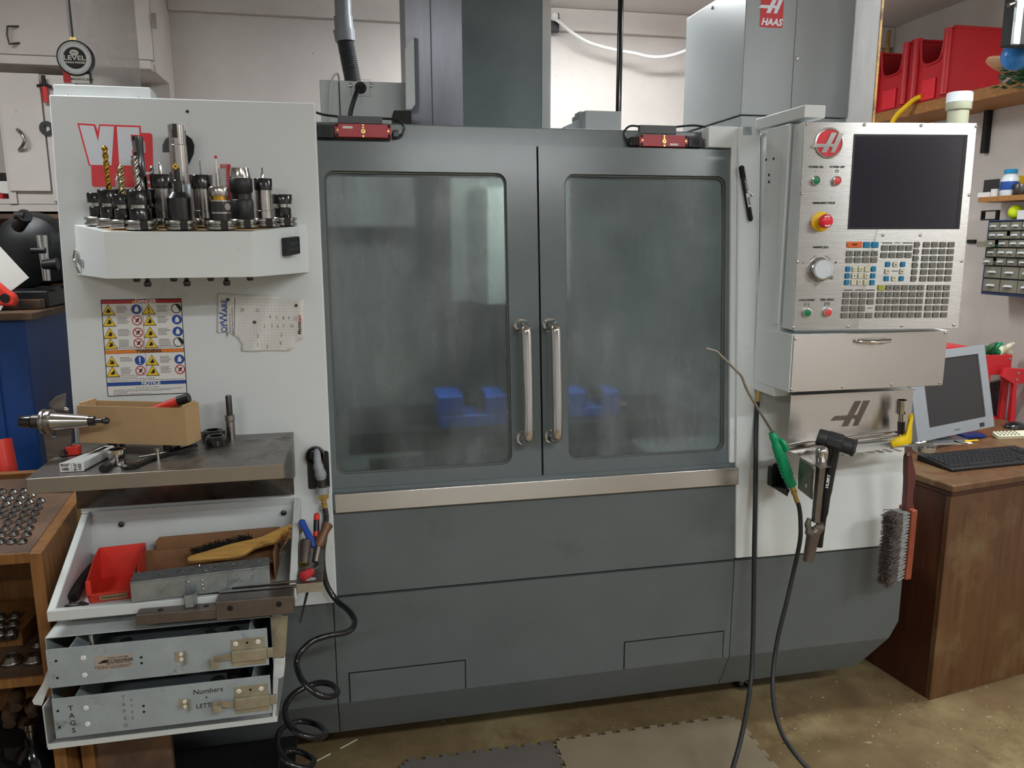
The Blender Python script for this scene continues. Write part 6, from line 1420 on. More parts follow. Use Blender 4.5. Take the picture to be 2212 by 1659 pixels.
for i, (x, y, w_, h_, m, s_, pent) in enumerate(KW):
    X, Y = Z7(x, y, .002); W2, H2 = w_*ks/2, h_*ks/2
    tgt = rest if i >= 99 else B()
    if pent: pl0 = [(X-W2, Y-H2), (X+W2*.55, Y-H2), (X+W2, Y), (X+W2*.55, Y+H2), (X-W2, Y+H2)]
    else: pl0 = rrect(X-W2, Y-H2, X+W2, Y+H2, .002, 3)
    n = len(pl0); fr_ = [(X+(a-X)*.84, Y+(c-Y)*.82) for a, c in pl0]
    vs = [(a, c, 0) for a, c in pl0]+[(a, c, .0022) for a, c in pl0]+[(a, c, .0042) for a, c in fr_]
    fs = [(j, (j+1) % n, n+(j+1) % n, n+j) for j in range(n)]+[(n+j, n+(j+1) % n, 2*n+(j+1) % n, 2*n+j) for j in range(n)]+[tuple(range(2*n, 3*n))]
    tgt.add(vs, fs, PF)
    if tgt is not rest: tgt.build('key', m, pn, label={'key_orange': 'orange reset key', 'key_olive': 'yellow-green shift key'}.get(m))
    if s_ in '^<>v+/' and s_:
        t_ = .0024; D_ = {'^': [(-t_, -t_), (t_, -t_), (0, t_)], 'v': [(-t_, t_), (0, -t_), (t_, t_)], '<': [(t_, -t_), (t_, t_), (-t_, 0)], '>': [(-t_, -t_), (t_, 0), (-t_, t_)], '+': [(-t_, -.0004), (t_, -.0004), (t_, .0004), (-t_, .0004)], '/': [(0, 0), (t_, t_), (0, t_)]}[s_]
        leg.prism([(X+a, Y+c) for a, c in D_], .0043, .0046, PF)
    elif s_ == '=':
        for q_ in (-.0013, .0013): leg.box((X-.0042, Y+q_-.0003, .0043), (X+.0042, Y+q_+.0003, .0045), PF)
    elif s_: leg.text(s_, X, Y, .0065 if len(s_) < 3 else .006, PF, z=.0046, bold=.0002)
rest.build('key', 'key_grey', pn, kind='stuff'); leg.build('key_legends', 'label_black', fp)
# support arm and storage box (parts of the pendant)
B().box((1.19, 1.934, 1.862), (1.252, 2.19, 1.895)).build('arm_bar', 'white_paint', pn, bevel=.003)
B().box((1.192, 2.005, 1.10), (1.245, 2.125, 1.858)).box((1.186, 1.995, 1.31), (1.192, 2.02, 1.855)).build('arm_column', 'white_paint', pn, bevel=.002)
for px, py in ((1655, 345), (1671, 343), (1661, 378), (1661, 393)):
    q = PX(px, py, 1.1915); B().lathe([(.0042, 0), (.0042, .0008)], FR((1.1918, q.y, q.z), (0, -1, 0), (0, 0, 1)), 14).build('bolt_hole', 'black_dark', pn)
SY = 1.923
bxp = B().box((1.19, SY+.002, 1.127), (1.682, 2.115, 1.290)).build('storage_box', 'white_paint', pn, bevel=.002)
B().box((1.194, SY-.002, 1.129), (1.682, SY, 1.288)).build('box_front', 'stainless_h', bxp, bevel=.0006)
VS = VF(SY-.002)
for p in ((1718, 732), (2041, 719), (1709, 841), (1819, 836), (1925, 831), (2029, 827)): q = PY(*p, SY); screws([(q.x, q.z)], VS, bxp, .0042)
q0, q1 = PY(1848, 736, SY), PY(1918, 734, SY); 
B().tube([(q0.x, SY-.002, q0.z), (q0.x+.006, SY-.012, q0.z-.001), ((q0.x+q1.x)/2, SY-.020, q0.z-.003), (q1.x-.006, SY-.012, q1.z-.001), (q1.x, SY-.002, q1.z)], [.0045, .006, .0075, .006, .0045], n=12, sub=5).build('pull_handle', 'chrome', bxp)
# tool-holder shelf under the storage box: back plate with logo cut-out, comb shelf
py_ = 1.99; VB = VF(py_)
hs_ = thing('tool_shelf', 'stainless bracket shelf with a cut-out logo and comb edge under the control panel', 'shelf', (1.45, 1.95, .93))
x0, x1 = PY(1706, 900, py_).x, PY(1968, 900, py_).x; zb, zt = .955, 1.105
B().box((x0, py_, zb), (x1, py_+.0015, zt)).box((x0, py_-.012, zt), (x1, 2.10, zt+.0015)).build('back_plate', 'stainless_h', hs_)
hx0, hx1 = PY(1791, 880, py_), PY(1875, 880, py_); hc = PY(1836, 894, py_)
b = B(); hlogo(b, hc.x, hc.z, (hx1.x-hx0.x)/232, VB, 0, .0008); b.build('logo_cutout', 'rust_plate', hs_)
zS = .951
xl, xr = x0-.02, PZ(1962, 975, zS).x; yF = PZ(1835, 982, zS).y
sb_ = B().box((xl, yF+.04, zS-.0015), (xr, py_, zS)); nf = 11
for i in range(nf):
    xa = xl+(xr-xl)*i/nf; sb_.prism([(xa+.004, yF+.04), (xa+(xr-xl)/nf-.016, yF+.04), (xa+(xr-xl)/nf-.010, yF+.006), (xa+(xr-xl)/nf-.014, yF), (xa+.008, yF), (xa+.003, yF+.006)], zS-.0015, zS)
sb_.build('comb_shelf', 'stainless', hs_)
q0 = PZ(1728, 985, zS); q1 = PZ(1795, 1000, zS); 
tb_ = B(); P_ = [PZ(1728, 988, zS+.002), PZ(1745, 968, zS+.002), PZ(1800, 972, zS+.002), PZ(1795, 1008, zS+.002), PZ(1770, 1011, zS+.002)]
tb_.prism([(p.x, p.y) for p in P_], zS+.0005, zS+.0025); tb_.build('end_tab', 'steel', hs_)
for p in ((1751, 988), (1756, 998), (1774, 1003)): q = PZ(*p, zS+.003); B().ring([(.0028, 0), (.0042, 0), (.0042, .0006), (.0028, .0006)], Matrix.Translation(q), 16).build('tab_hole', 'chrome', hs_)
a = PZ(1728, 988, zS+.001); c = PZ(1760, 1010, zS+.001)
w_dir = (c-a)
B().grid(lambda u, v: tuple(a+w_dir*u+V3((-.002*math.sin(v*3.1)+.004*v*v, .0+ .02*max(0, v-.75)*1.2, -.095*min(v, .9)-.006*v))), 6, 14).build('curled_flange', 'stainless_dirty', hs_, solid=.0015)
for fz in (.048, .064): q = a+w_dir*.55+V3((0, -.001, -fz)); B().lathe([(.004, 0), (.004, .001)], FR(q, w_dir, (0, 0, 1)) @ Matrix.Translation((0, 0, .0008)) @ Matrix.Diagonal((.8, 1.4, 1, 1)), 14).build('slot', 'paper', hs_)
# mallet
MY = yF-.005
t = thing('rubber_mallet', 'black rubber mallet hanging head up from the stainless comb shelf', 'mallet', PY(1800, 1100, MY))
p0, p1 = PY(1770, 944, MY+.02), PY(1846, 968, MY-.035)
M = fax(p0, p1); L_ = (p1-p0).length
B().lathe([(.019, -.006), (.023, -.004), (.0245, .018), (.0235, .022)], M, 28).build('face', 'mallet', t, bevel=.001)
B().lathe([(.027, .020), (.0275, .024), (.0275, L_*.62), (.026, L_*.66)], M @ Matrix.Rotation(.3, 4, 'Z'), 8).build('head', 'mallet', t, bevel=.003)
B().lathe([(.0225, L_*.66), (.0225, L_*.93), (.025, L_*.95), (.025, L_), (.021, L_+.003), (.0001, L_+.003)], M, 28).build('face', 'mallet', t)
hd = [PY(1803, 962, MY-.008), PY(1798, 992, MY), PY(1788, 1045, MY), PY(1780.5, 1097, MY), PY(1775, 1135, MY+.01), PY(1770, 1180, MY+.02)]
B().tube(hd, [.0165, .0150, .0145, .0125, .0100, .0092], n=20, sub=4).build('handle', 'black_plastic', t)
dv = (PY(1782, 1092, MY)-PY(1796, 1005, MY)).normalized(); LM = FR(PY(1789, 1034, MY-.0155), -dv, V3((0, -1, 0)).cross(-dv))
B().text('HUSKY', -.008, 0, .0125, LM @ Matrix.Rotation(0, 4, 'Z'), z=.0006, bold=.0003, shear=.1, th=.0008).build('handle_print', 'label_white', t)
# flex handle wrench
WY = yF-.05
t = thing('flex_handle', 'heavy steel wrench with a chrome ball end and swivel head, hanging beside the mallet', 'wrench', PY(1750, 1200, WY))
a, c = PY(1776, 974, WY), PY(1762, 1125, WY); dv = (c-a).normalized()
B().sph(a+dv*.002, .0172, 28).tube([a, a+dv*.018, a+dv*.030], [.0168, .0162, .0135], n=28).build('ball_end', 'steel_bright', t)
B().tube([a+dv*.026, c+dv*.004], [.0138, .0128], n=4).build('shaft', 'handle_iron', t, bevel=.003)
e = PY(1758, 1140, WY); B().tube([e-dv*.026+V3((-.013, .004, 0)), e-dv*.006+V3((-.017, .004, 0)), e+dv*.014+V3((-.006, 0, 0))], [.007, .0085, .016], n=14, sub=3).tube([e-dv*.016+V3((.012, -.008, 0)), e+V3((.012, -.006, 0)), e+dv*.016], [.010, .0135, .0165], n=14, sub=3).build('swivel_fork', 'handle_iron', t)
B().tube([e+dv*.010, e+dv*.022, PY(1745, 1212, WY)], [.0185, .0180, .0142], n=24).build('drive_end', 'rust_plate', t)
# chrome socket wrench on the shelf
t = thing('socket_wrench', 'chrome socket wrench lying on the comb shelf behind the mallet, extension bar up', 'wrench', PY(1830, 955, 1.95))
B().tube([PY(1695, 968, 1.93), PY(1730, 962, 1.94), PY(1775, 955, 1.95)], [.010, .0105, .007], n=18, sub=3).build('grip', 'steel_bright', t)
B().tube([PY(1770, 952, 1.955), PY(1942, 933, 1.965)], .0042, n=12).build('shaft', 'chrome', t)
B().tube([PY(1770, 960, 1.94), PY(1945, 941, 1.945)], .0042, n=12).build('shaft', 'chrome', t)
sk = [PY(1947, 938, 1.955), PY(1947, 916, 1.955), PY(1947, 910, 1.955), PY(1947, 895, 1.955), PY(1948.5, 892, 1.955), PY(1948, 864, 1.955)]
B().tube(sk[:3], [.0105, .0105, .0105], n=24).build('drive_square', 'steel_dark', t); B().tube([sk[1], sk[2], sk[3]], [.0098, .0088, .0086], n=24).build('extension', 'chrome', t)
ax_ = fax(sk[3], sk[5]); L_ = (sk[5]-sk[3]).length
B().ring([(.005, 0), (.0092, 0), (.0160, .004), (.0160, L_), (.0132, L_), (.0125, L_*.5), (.005, L_*.45)], ax_, 32).build('deep_socket', 'chrome', t)
# paper strip and yellow glove
P_ = [PZ(1846, 950, zS+.001), PZ(1962, 932, zS+.001), PZ(1962, 962, zS+.001), PZ(1850, 978, zS+.001)]
t = thing('label_sheet', 'white printed label sheet lying on the comb shelf, right of the mallet head', 'paper', (P_[0]+P_[2])/2)
B().prism([(p.x, p.y) for p in P_], zS+.0006, zS+.0016).build('sheet', 'tape_white', t)
b = B()
for k in range(3):
    f_ = .25+.22*k; a = P_[0].lerp(P_[3], f_); c = P_[1].lerp(P_[2], f_); M = FR((a.x, a.y, zS+.0017), c-a, V3((0, 0, 1)).cross(c-a))
    for j in range(14): b.box((.012+j*.0095, 0, 0), (.019+j*.0095, .0009, .0002), M)
b.build('print_lines', 'label_grey', t)
gl = thing('yellow_rag', 'crumpled bright yellow plastic strip on the comb shelf beside the deep socket', 'strip', PZ(1945, 950, zS+.004))
gy = 1.925
pts = [(1922, 952), (1935, 946), (1950, 940), (1957, 932), (1960, 915), (1963, 897), (1965, 894), (1972, 894), (1972.5, 900), (1970, 925), (1970, 945), (1968.5, 958), (1950, 962), (1929, 966)]
P3 = [PY(x, y, gy-.02*max(0, (y-930)/30)) for x, y in pts]
cm = PY(1955, 945, gy-.012); b = B()
b.add([tuple(p) for p in P3]+[tuple(cm), tuple(PY(1966, 915, gy-.008))], [(14, i, i+1) for i in range(3)]+[(14, 3, 4, 15), (15, 4, 5, 6, 7), (15, 7, 8), (15, 8, 9), (14, 15, 9, 10), (14, 10, 11), (14, 11, 12), (14, 12, 13), (14, 13, 0)]); b.build('strip_body', 'yellow_glove', gl, solid=.002, angle=70)
# small parts dish at the right end of the shelf
q = PZ(1996, 972, .93); t = thing('parts_dish', 'round steel dish holding feeler gauges at the right end of the comb shelf', 'dish', (q.x, q.y, .925))
M = Matrix.Translation((q.x, q.y, .925)); B().ring([(.0001, 0), (.026, 0), (.031, .004), (.033, .018), (.031, .018), (.028, .006), (.0001, .004)], M, 36).build('dish_bowl', 'stainless', t)
B().box((xr-.03, q.y-.01, .9455), (q.x-.02, q.y+.01, .9475)).build('dish_clip', 'steel', t)
fg = thing('feeler_gauge', 'fanned steel feeler gauge leaves lying in the round dish', 'gauge', (q.x, q.y, .945))
for k, (a_, l_, m) in enumerate(((-.9, .050, 'steel'), (-.55, .056, 'steel_bright'), (-.2, .050, 'steel'), (.35, .040, 'paper'))):
    Mk = Matrix.Translation((q.x-.012, q.y+.012, .944+k*.0016)) @ Matrix.Rotation(a_, 4, 'Z'); B().prism([(-.008, -.006), (l_*.8, -.006), (l_, 0), (l_*.8, .006), (-.008, .006)], 0, .0009, Mk).build('leaf', m, fg)
b = B().text('.002', 0, 0, .008, Matrix.Translation((q.x+.006, q.y+.022, .9503)) @ Matrix.Rotation(.35, 4, 'Z'), z=.0006, bold=.0003).build('leaf_number', 'label_blue', fg)
# hanging floor brush
BY_ = 1.97
t = thing('hand_brush', 'grey-bristled hand brush with a reddish wooden handle hanging below the comb shelf', 'brush', PY(1955, 1230, BY_))
hc_ = [(1962, 978), (1961, 990), (1964, 1020), (1964, 1040), (1961, 1065), (1960, 1085), (1962, 1100)]; hw = [.004, .009, .0155, .0150, .0120, .0125, .017]
P_ = [PY(x, y, BY_) for x, y in hc_]
b = B(); sp_ = smooth_path(P_, 4); n = len(sp_); L = []; R2 = []
for i, p in enumerate(sp_):
    f_ = i/(n-1)*(len(hw)-1); j = min(int(f_), len(hw)-2); w_ = hw[j]+(hw[j+1]-hw[j])*(f_-j); L.append((p.x-w_, p.z)); R2.append((p.x+w_, p.z))
b.prism(L+list(reversed(R2)), -.011, .011, VF(BY_)); b.build('handle', 'brush_red_dark', t, bevel=.005, seg=3)
hb0, hb1 = PY(1966, 1098, BY_), PY(1963, 1243, BY_)
B().box((hb0.x-.017, BY_-.030, hb1.z), (hb0.x+.004, BY_+.030, hb0.z+.004)).build('block', 'brush_red', t, bevel=.004)
B().ring([(.002, -.001), (.004, -.001), (.004, .001), (.002, .001)], FR(PY(1962, 982, BY_-.012), (1, 0, 0), (0, 0, 1)), 16).build('hang_ring', 'steel_bright', t)
rn = random.Random(11); b1 = B(); b2 = B()
zt_, zb_ = hb0.z-.002, hb1.z+.004
for i in range(22):
    for j in range(6):
        for k in range(10):
            z0_ = zt_-(zt_-zb_)*(i+.5)/22; y0 = BY_-.026+.052*(j+.5)/6; s0 = V3((hb0.x-.016, y0+rn.gauss(0, .001), z0_+rn.gauss(0, .001)))
            ln = .058+rn.gauss(0, .003)
            e = s0+V3((-ln, rn.gauss(-.003, .0045), -.012-.014*(i/22)+rn.gauss(0, .004)))
            m_ = s0.lerp(e, .45)+V3((0, 0, .002)); b1.tube([s0, m_], [.0011, .0012], n=3); b2.tube([m_, s0.lerp(e, .8)+V3((0, rn.gauss(0, .003), rn.gauss(0, .003))), e+V3((0, rn.gauss(0, .003), 0))], [.0012, .0016, .0009], n=3)
b1.build('bristles', 'bristle', t, recalc=False, kind='stuff'); b2.build('dirty_bristle_tips', 'bristle_dark', t, recalc=False, kind='stuff')
# green air gun with lance
GY = 1.93
t = thing('green_air_gun', 'green air gun with a long bent chrome lance, hung right of the doors', 'air gun', PY(1700, 1020, GY))
B().tube([PY(1524, 752, 1.80), PY(1545, 758, 1.81), PY(1553, 764, 1.815), PY(1590, 800, 1.84), PY(1603, 815, 1.85), PY(1618, 850, 1.87), PY(1672, 940, GY)], [.0028, .0030, .0032, .0032, .0034, .0036, .0038], n=12, sub=5).build('lance', 'steel_bright', t)
gp = [(1667, 934), (1675, 952), (1683, 975), (1692, 1000), (1702, 1030), (1712, 1049)]
P_ = [PY(x, y, GY-.004*i) for i, (x, y) in enumerate(gp)]
B().tube(P_, [.0095, .0125, .0155, .0150, .0145, .0135], n=18, sub=4).build('gun_body', 'green_plastic', t)
dv = (P_[-1]-P_[1]).normalized()
for i in range(7): c = P_[2].lerp(P_[4], .15+i*.13); B().ring([(.010, -.0018), (.0172, -.0012), (.0172, .0012), (.010, .0018)], fax(c, c+dv), 20).build('grip_ring', 'green_plastic', t)
lv = [PY(1690, 950, GY-.022), PY(1696, 957, GY-.026), PY(1704, 972, GY-.024), PY(1696, 977, GY-.016)]
B().tube([PY(1681, 948, GY-.01), PY(1692, 955, GY-.02), PY(1700, 973, GY-.022)], [.004, .0075, .0085], n=6, sub=2).build('trigger', 'green_plastic', t)
a, c = PY(1711, 1050, GY-.02), PY(1722, 1084, GY-.02); Lf = (c-a).length
B().lathe([(.0075, 0), (.0085, .001), (.0085, .010), (.006, .011), (.006, .015), (.0088, .016), (.0088, .024), (.007, .025), (.0072, Lf)], fax(a, c), 14).build('brass_fitting', 'brass', t)
gh = thing('gun_cradle', 'black bent-sheet cradle on the white panel holding the green air gun', 'holder', PY(1690, 1060, 2.05))
q = PY(1683, 1030, 2.04)
A_ = [PY(1667, 1050, 2.085), PY(1667, 1008, 2.085), PY(1676, 998, 2.07), PY(1686, 1002, 2.05), PY(1694, 1030, 2.0), PY(1698, 1065, 1.985)]
b = B(); b.prism([(p.x, p.z) for p in (PY(1666, 1050, 2.06), PY(1666, 1012, 2.06), PY(1670, 1002, 2.06), PY(1678, 998, 2.06), PY(1686, 1004, 2.06), PY(1693, 1030, 2.06), PY(1697, 1062, 2.06))], 0, .004, VF(2.06)); b.build('back_sheet', 'black_plastic', gh)
P_ = [PY(1668, 1050, 2.06), PY(1700, 1070, 1.955), PY(1706, 1058, 1.955), PY(1697, 1046, 2.06)]; b = B(); b.add([tuple(p) for p in P_]+[tuple(p-V3((0, 0, .003))) for p in P_], [(0, 1, 2, 3), (7, 6, 5, 4), (0, 4, 5, 1), (1, 5, 6, 2), (2, 6, 7, 3), (3, 7, 4, 0)]); b.build('bottom_sheet', 'steel_dark', gh)
P_ = [PY(1686, 1004, 2.06), PY(1690, 1015, 2.0), PY(1700, 1045, 1.955), PY(1701, 1072, 1.955), PY(1697, 1062, 2.06)]; b = B(); b.add([tuple(p) for p in P_], [(0, 1, 2, 3, 4)]); b.build('side_sheet', 'black_plastic', gh, solid=.002)
B().box((PY(1668, 1030, 2.07).x, 2.063, PY(1690, 1050, 2.07).z), (PY(1694, 1030, 2.07).x, 2.095, PY(1690, 1010, 2.07).z)).build('mounting_block', 'black_plastic', gh)
# hoses
hs = [(1721, 1080, 1.912), (1726, 1095, 1.912), (1729, 1120, 1.91), (1729, 1160, 1.90), (1722, 1200, 1.90), (1711, 1250, 1.90), (1697, 1310, 1.89), (1682, 1370, 1.88), (1672, 1430, 1.86), (1669, 1490, 1.82), (1675, 1540, 1.77), (1692, 1590, 1.72), (1720, 1632, 1.66), (1745, 1659, 1.63), (1790, 1700, 1.58)]
B().tube([PY(*p) for p in hs], .0062, n=14, sub=6).build('green_gun_hose', 'rubber_hose', label='dark rubber hose hanging from the green air gun down to the floor', cat='hose')
a, c = PY(1639, 834, 2.11), PY(1636, 872, 2.11)
t = thing('straight_hose', 'dark rubber hose hanging straight down from a brass fitting right of the door post', 'hose', c)
B().cyl(a, c, .0065, n=14).build('brass_fitting', 'brass', t)
hs = [(1636, 868, 2.105), (1633, 920, 2.10), (1632, 1000, 2.07), (1631, 1100, 2.04), (1629, 1200, 2.02), (1628, 1300, 2.0), (1626, 1400, 1.96), (1622, 1470, 1.92), (1612, 1540, 1.86), (1597, 1610, 1.80), (1583, 1659, 1.76), (1570, 1710, 1.70)]
B().tube([PY(*p) for p in hs], .0068, n=14, sub=6).build('hose_tube', 'rubber_hose', t)

# ------------------------------------------------------------------ desk with computer, at the right
DA = R_(-9.3); dO = V3((1.883, 2.066, 0)); dX = V3((math.cos(DA), -math.sin(DA), 0)); dY = V3((0, 0, 1)).cross(dX); MD = FR(dO, dX, dY)
dk = thing('desk', 'dark brown wooden desk with a moulded top edge at the right of the machine', 'desk', dO+V3((.3, .3, 0)))
db = B(); db.m = 0; db.box((0, 0, 0), (.95, .02, .7275), MD).build('front_panel', 'wood_desk', dk, bevel=.002)
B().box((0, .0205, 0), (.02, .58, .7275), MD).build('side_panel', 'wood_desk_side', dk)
B().box((-.018, -.018, .745), (1.0, .60, .770), MD).build('desk_top', 'wood_desk', dk, bevel=.006, seg=3)
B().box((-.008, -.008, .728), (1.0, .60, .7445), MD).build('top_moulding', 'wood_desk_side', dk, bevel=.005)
DZ = .7705
kb = thing('keyboard', 'black computer keyboard lying on the desk front edge', 'keyboard', PZ(2100, 985, DZ))
a, c, e = PZ(2056, 1020, DZ), PZ(2300, 995, DZ), PZ(1988, 977, DZ)
kx = (c-a).normalized(); kyv = V3((0, 0, 1)).cross(kx); MK = FR(a, kx, kyv); KD = .155; KL = .44
sk_ = (e-a); off_ = sk_.dot(kx)
kp_ = [(0, .0), (KL, 0), (KL, KD), (0, KD)]
B().prism([(0, 0), (KD, 0), (KD, .020), (.004, .010), (0, .007)], 0, KL, FR(MK @ V3((0, 0, .001)), kyv, (0, 0, 1))).build('keyboard_case', 'black_plastic', kb, bevel=.002)
nk = 0
for r in range(6):
    yy = .014+r*.0225+(.006 if r == 5 else 0); x = .010; sz_ = [(.022, .019, .019, .11, .019, .019, .022)]
    while x < KL-.02 and nk < 96:
        wk = .0175 if not (r == 0 and .075 < x < .10) else .105
        if x+wk > KL-.006: break
        if not (.288 < x < .300 or .355 < x < .364):
            M = MK @ Matrix.Translation((x, yy, .0115+yy*.066)); w2, h2 = wk, .0185
            B().add([(0, 0, 0), (w2, 0, 0), (w2, h2, 0), (0, h2, 0), (.002, .002, .005), (w2-.002, .002, .005), (w2-.002, h2-.002, .005), (.002, h2-.002, .005)], [(4, 5, 6, 7), (0, 1, 5, 4), (1, 2, 6, 5), (2, 3, 7, 6), (3, 0, 4, 7)], M).build('key', 'keycap', kb, flat=True); nk += 1
        x += wk+.002
# monitor
c4 = [(1967.5, 760), (2127, 742), (2154, 914), (1983, 956)]
MYc = 2.46; ma = R_(-18); mn = V3((-math.sin(ma)*math.cos(R_(13)), -math.cos(ma)*math.cos(R_(13)), math.sin(R_(13))))
mo = PZ(1983, 956, DZ+.045); mx = V3((math.cos(ma), -math.sin(ma), 0)); my = mn.cross(mx); MM = FR(mo, mx, my); MMi = MM.inverted()
def MP2(px, py): q = MMi @ onpl(px, py, mo, mn); return q.x, q.y
cc = [MP2(*p) for p in c4]; mw = ((cc[1][0]-cc[0][0])+(cc[2][0]-cc[3][0]))/2; mh = ((cc[0][1]-cc[3][1])+(cc[1][1]-cc[2][1]))/2
mt = thing('monitor', 'silver-framed flat monitor with a dark screen standing on the desk', 'monitor', mo-V3((0, 0, .045)))
B().plate(0, 0, mw, mh, (mw*.16, mh*.135, mw*.90, mh*.90), .002, -.03, 0, MM, k=1).build('monitor_frame', 'monitor_case', mt, flat=True)
B().box((mw*.155, mh*.13, -.02), (mw*.905, mh*.905, -.004), MM).build('monitor_screen', 'screen_matte', mt)
B().box((.02, .02, -.06), (mw-.02, mh-.02, -.0305), MM).build('rear_shell', 'monitor_case', mt, bevel=.01)
B().text('Princeton', mw*.50, mh*.055, .010, MM, z=.0006).build('brand_lettering', 'label_grey', mt)
B().box((mw*.80, mh*.03, 0), (mw*.86, mh*.075, .002), MM).build('button', 'screen_matte', mt)
bq = MM @ V3((mw*.5, 0, -.05)); B().box((bq.x-.10, bq.y-.01, DZ), (bq.x+.10, bq.y+.15, DZ+.012)).build('stand_base', 'monitor_case', mt, bevel=.004)
B().box((bq.x-.03, bq.y+.01, DZ+.012), (bq.x+.03, bq.y+.05, DZ+.12)).build('stand_neck', 'monitor_case', mt)
# small things on the desk
q = PZ(2172, 945, DZ); M = FR(q, (.98, -.10, 0), (.10, .98, .25))
t = thing('remote_control', 'cream remote control with grey buttons lying behind the keyboard', 'remote control', q)
B().prism(rrect(-.05, -.022, .12, .022, .012), .003, .019, M).build('remote_body', 'key_cream', t, bevel=.003)
for i in range(6):
    for j in range(3): B().lathe([(.0042, .019), (.0038, .0215), (.0001, .0215)], M @ Matrix.Translation((-.038+i*.016, -.013+j*.013, 0)), 12).build('remote_button', 'key_grey', t)
q = PZ(2192, 928, DZ); B().sph((q.x+.03, q.y+.03, DZ+.001), .05, 24, (1, .75, .5)).build('computer_mouse', 'hose_gloss', label='glossy dark rounded mouse at the right edge behind the remote control', cat='mouse')
q = PZ(2098, 942, DZ); B().prism(rrect(-.05, -.028, .045, .028, .006), 0, .012, FR(q, (1, -.1, 0), (.1, 1, 0))).build('blue_case', 'blue_plastic', label='flat blue plastic case on the desk between monitor and remote control', cat='case', bevel=.003)
q = PZ(2052, 955, DZ); B().prism([(-.09, -.03), (.07, -.035), (.09, .03), (-.06, .04)], 0, .002, FR(q, (1, -.1, 0), (.1, 1, 0))).build('papers', 'paper', label='loose cream papers on the desk below the monitor', cat='papers')
q = PZ(2045, 960, DZ); B().tube([PZ(2058, 935, DZ+.01), PZ(2052, 945, DZ+.012), PZ(2068, 955, DZ+.006), PZ(2090, 958, DZ+.004)], .002, n=8, sub=5).build('monitor_cable', 'black_plastic', label='thin black cable lying over the papers under the monitor', cat='cable')
B().cyl(PZ(2084, 953, DZ+.006), PZ(2112, 951, DZ+.006), .0035, n=6).build('pencil', 'yellow', label='short yellow pencil on the papers in front of the monitor', cat='pencil')
# red rack with gloves and red frame behind the monitor
RY = 2.95
def rp(l, Y=RY): return [(PY(x, y, Y).x, PY(x, y, Y).z) for x, y in l]
t = thing('red_tool_cart', 'red steel parts cart standing behind the monitor', 'cart', (PY(2160, 900, RY).x, RY+.1, 0))
x0, x1 = PY(2132, 780, RY).x, PY(2186, 780, RY).x; z0, z1 = PY(2140, 915, RY).z, PY(2140, 768, RY).z
B().box((x0, RY, z1-.09), (x1, RY+.02, z1)).box((x0, RY, 0), (x0+.03, RY+.02, z1-.0905)).box((x1-.03, RY, 0), (x1, RY+.02, z1-.0905)).build('frame', 'red_metal', t, bevel=.003)
B().box((x0, RY+.0205, z0), (x1, RY+.25, z0+.02)).box((x0, RY+.0205, z1-.10), (x0+.004, RY+.25, z1)).box((x1-.004, RY+.0205, z1-.10), (x1, RY+.25, z1)).build('tray', 'red_metal', t)
B().prism(rp([(2128, 905), (2128, 830), (2165, 822), (2172, 900)], RY+.12), 0, .02, VF(RY+.14)).build('inner_panel', 'steel_dark', t)
screws([rp([(2182, 775)])[0], rp([(2172, 900)])[0]], VF(RY), t, .006)
t = thing('red_rack_frame', 'angular red steel frame leaning at the right edge behind the mouse', 'frame', (PY(2190, 900, 2.90).x, 2.92, 0))
B().prism(rp([(2173, 795), (2230, 798), (2230, 830), (2197, 828), (2192, 935), (2180, 935), (2190, 830), (2166, 815)], 2.90), -.02, 0, VF(2.90)).build('frame_plate', 'red_metal', t, bevel=.002)
q = PY(2184, 935, 2.90); B().box((q.x-.02, 2.90, 0), (q.x+.01, 2.92, q.z+.0)).build('frame_leg', 'red_metal', t)
screws(rp([(2200, 806), (2197, 820)], 2.90), VF(2.90), t, .006)
for i, (px, m) in enumerate(((2132, 'leaf'), (2142, 'green_plastic'), (2168, 'key_cream'))):
    q = PY(px, 762, RY+.05); b = B(); b.tube([q+V3((-.03, 0, -.02)), q+V3((-.01, .01, .01)), q+V3((.02, 0, .006)), q+V3((.05, .01, -.02))], [.012, .02, .018, .010], n=12, sub=3); b.tube([q, q+V3((.0, -.02, .03)), q+V3((.03, -.02, .045))], [.012, .012, .008], n=10, sub=3)
    b.build('work_glove', m, label=['dark green work glove on the red cart, left one', 'bright green work glove on the red cart, middle one', 'pale work glove on the red cart, right one'][i], cat='glove', group='gloves on the red cart')
q0, q1 = PY(2045, 752, 2.95), PY(2096, 748, 2.95); B().box((q0.x, 2.95, .0), (q1.x, 3.2, q1.z)).build('red_crate', 'red_bin', label='red crate standing behind the monitor, only its top edge showing', cat='crate', bevel=.006)

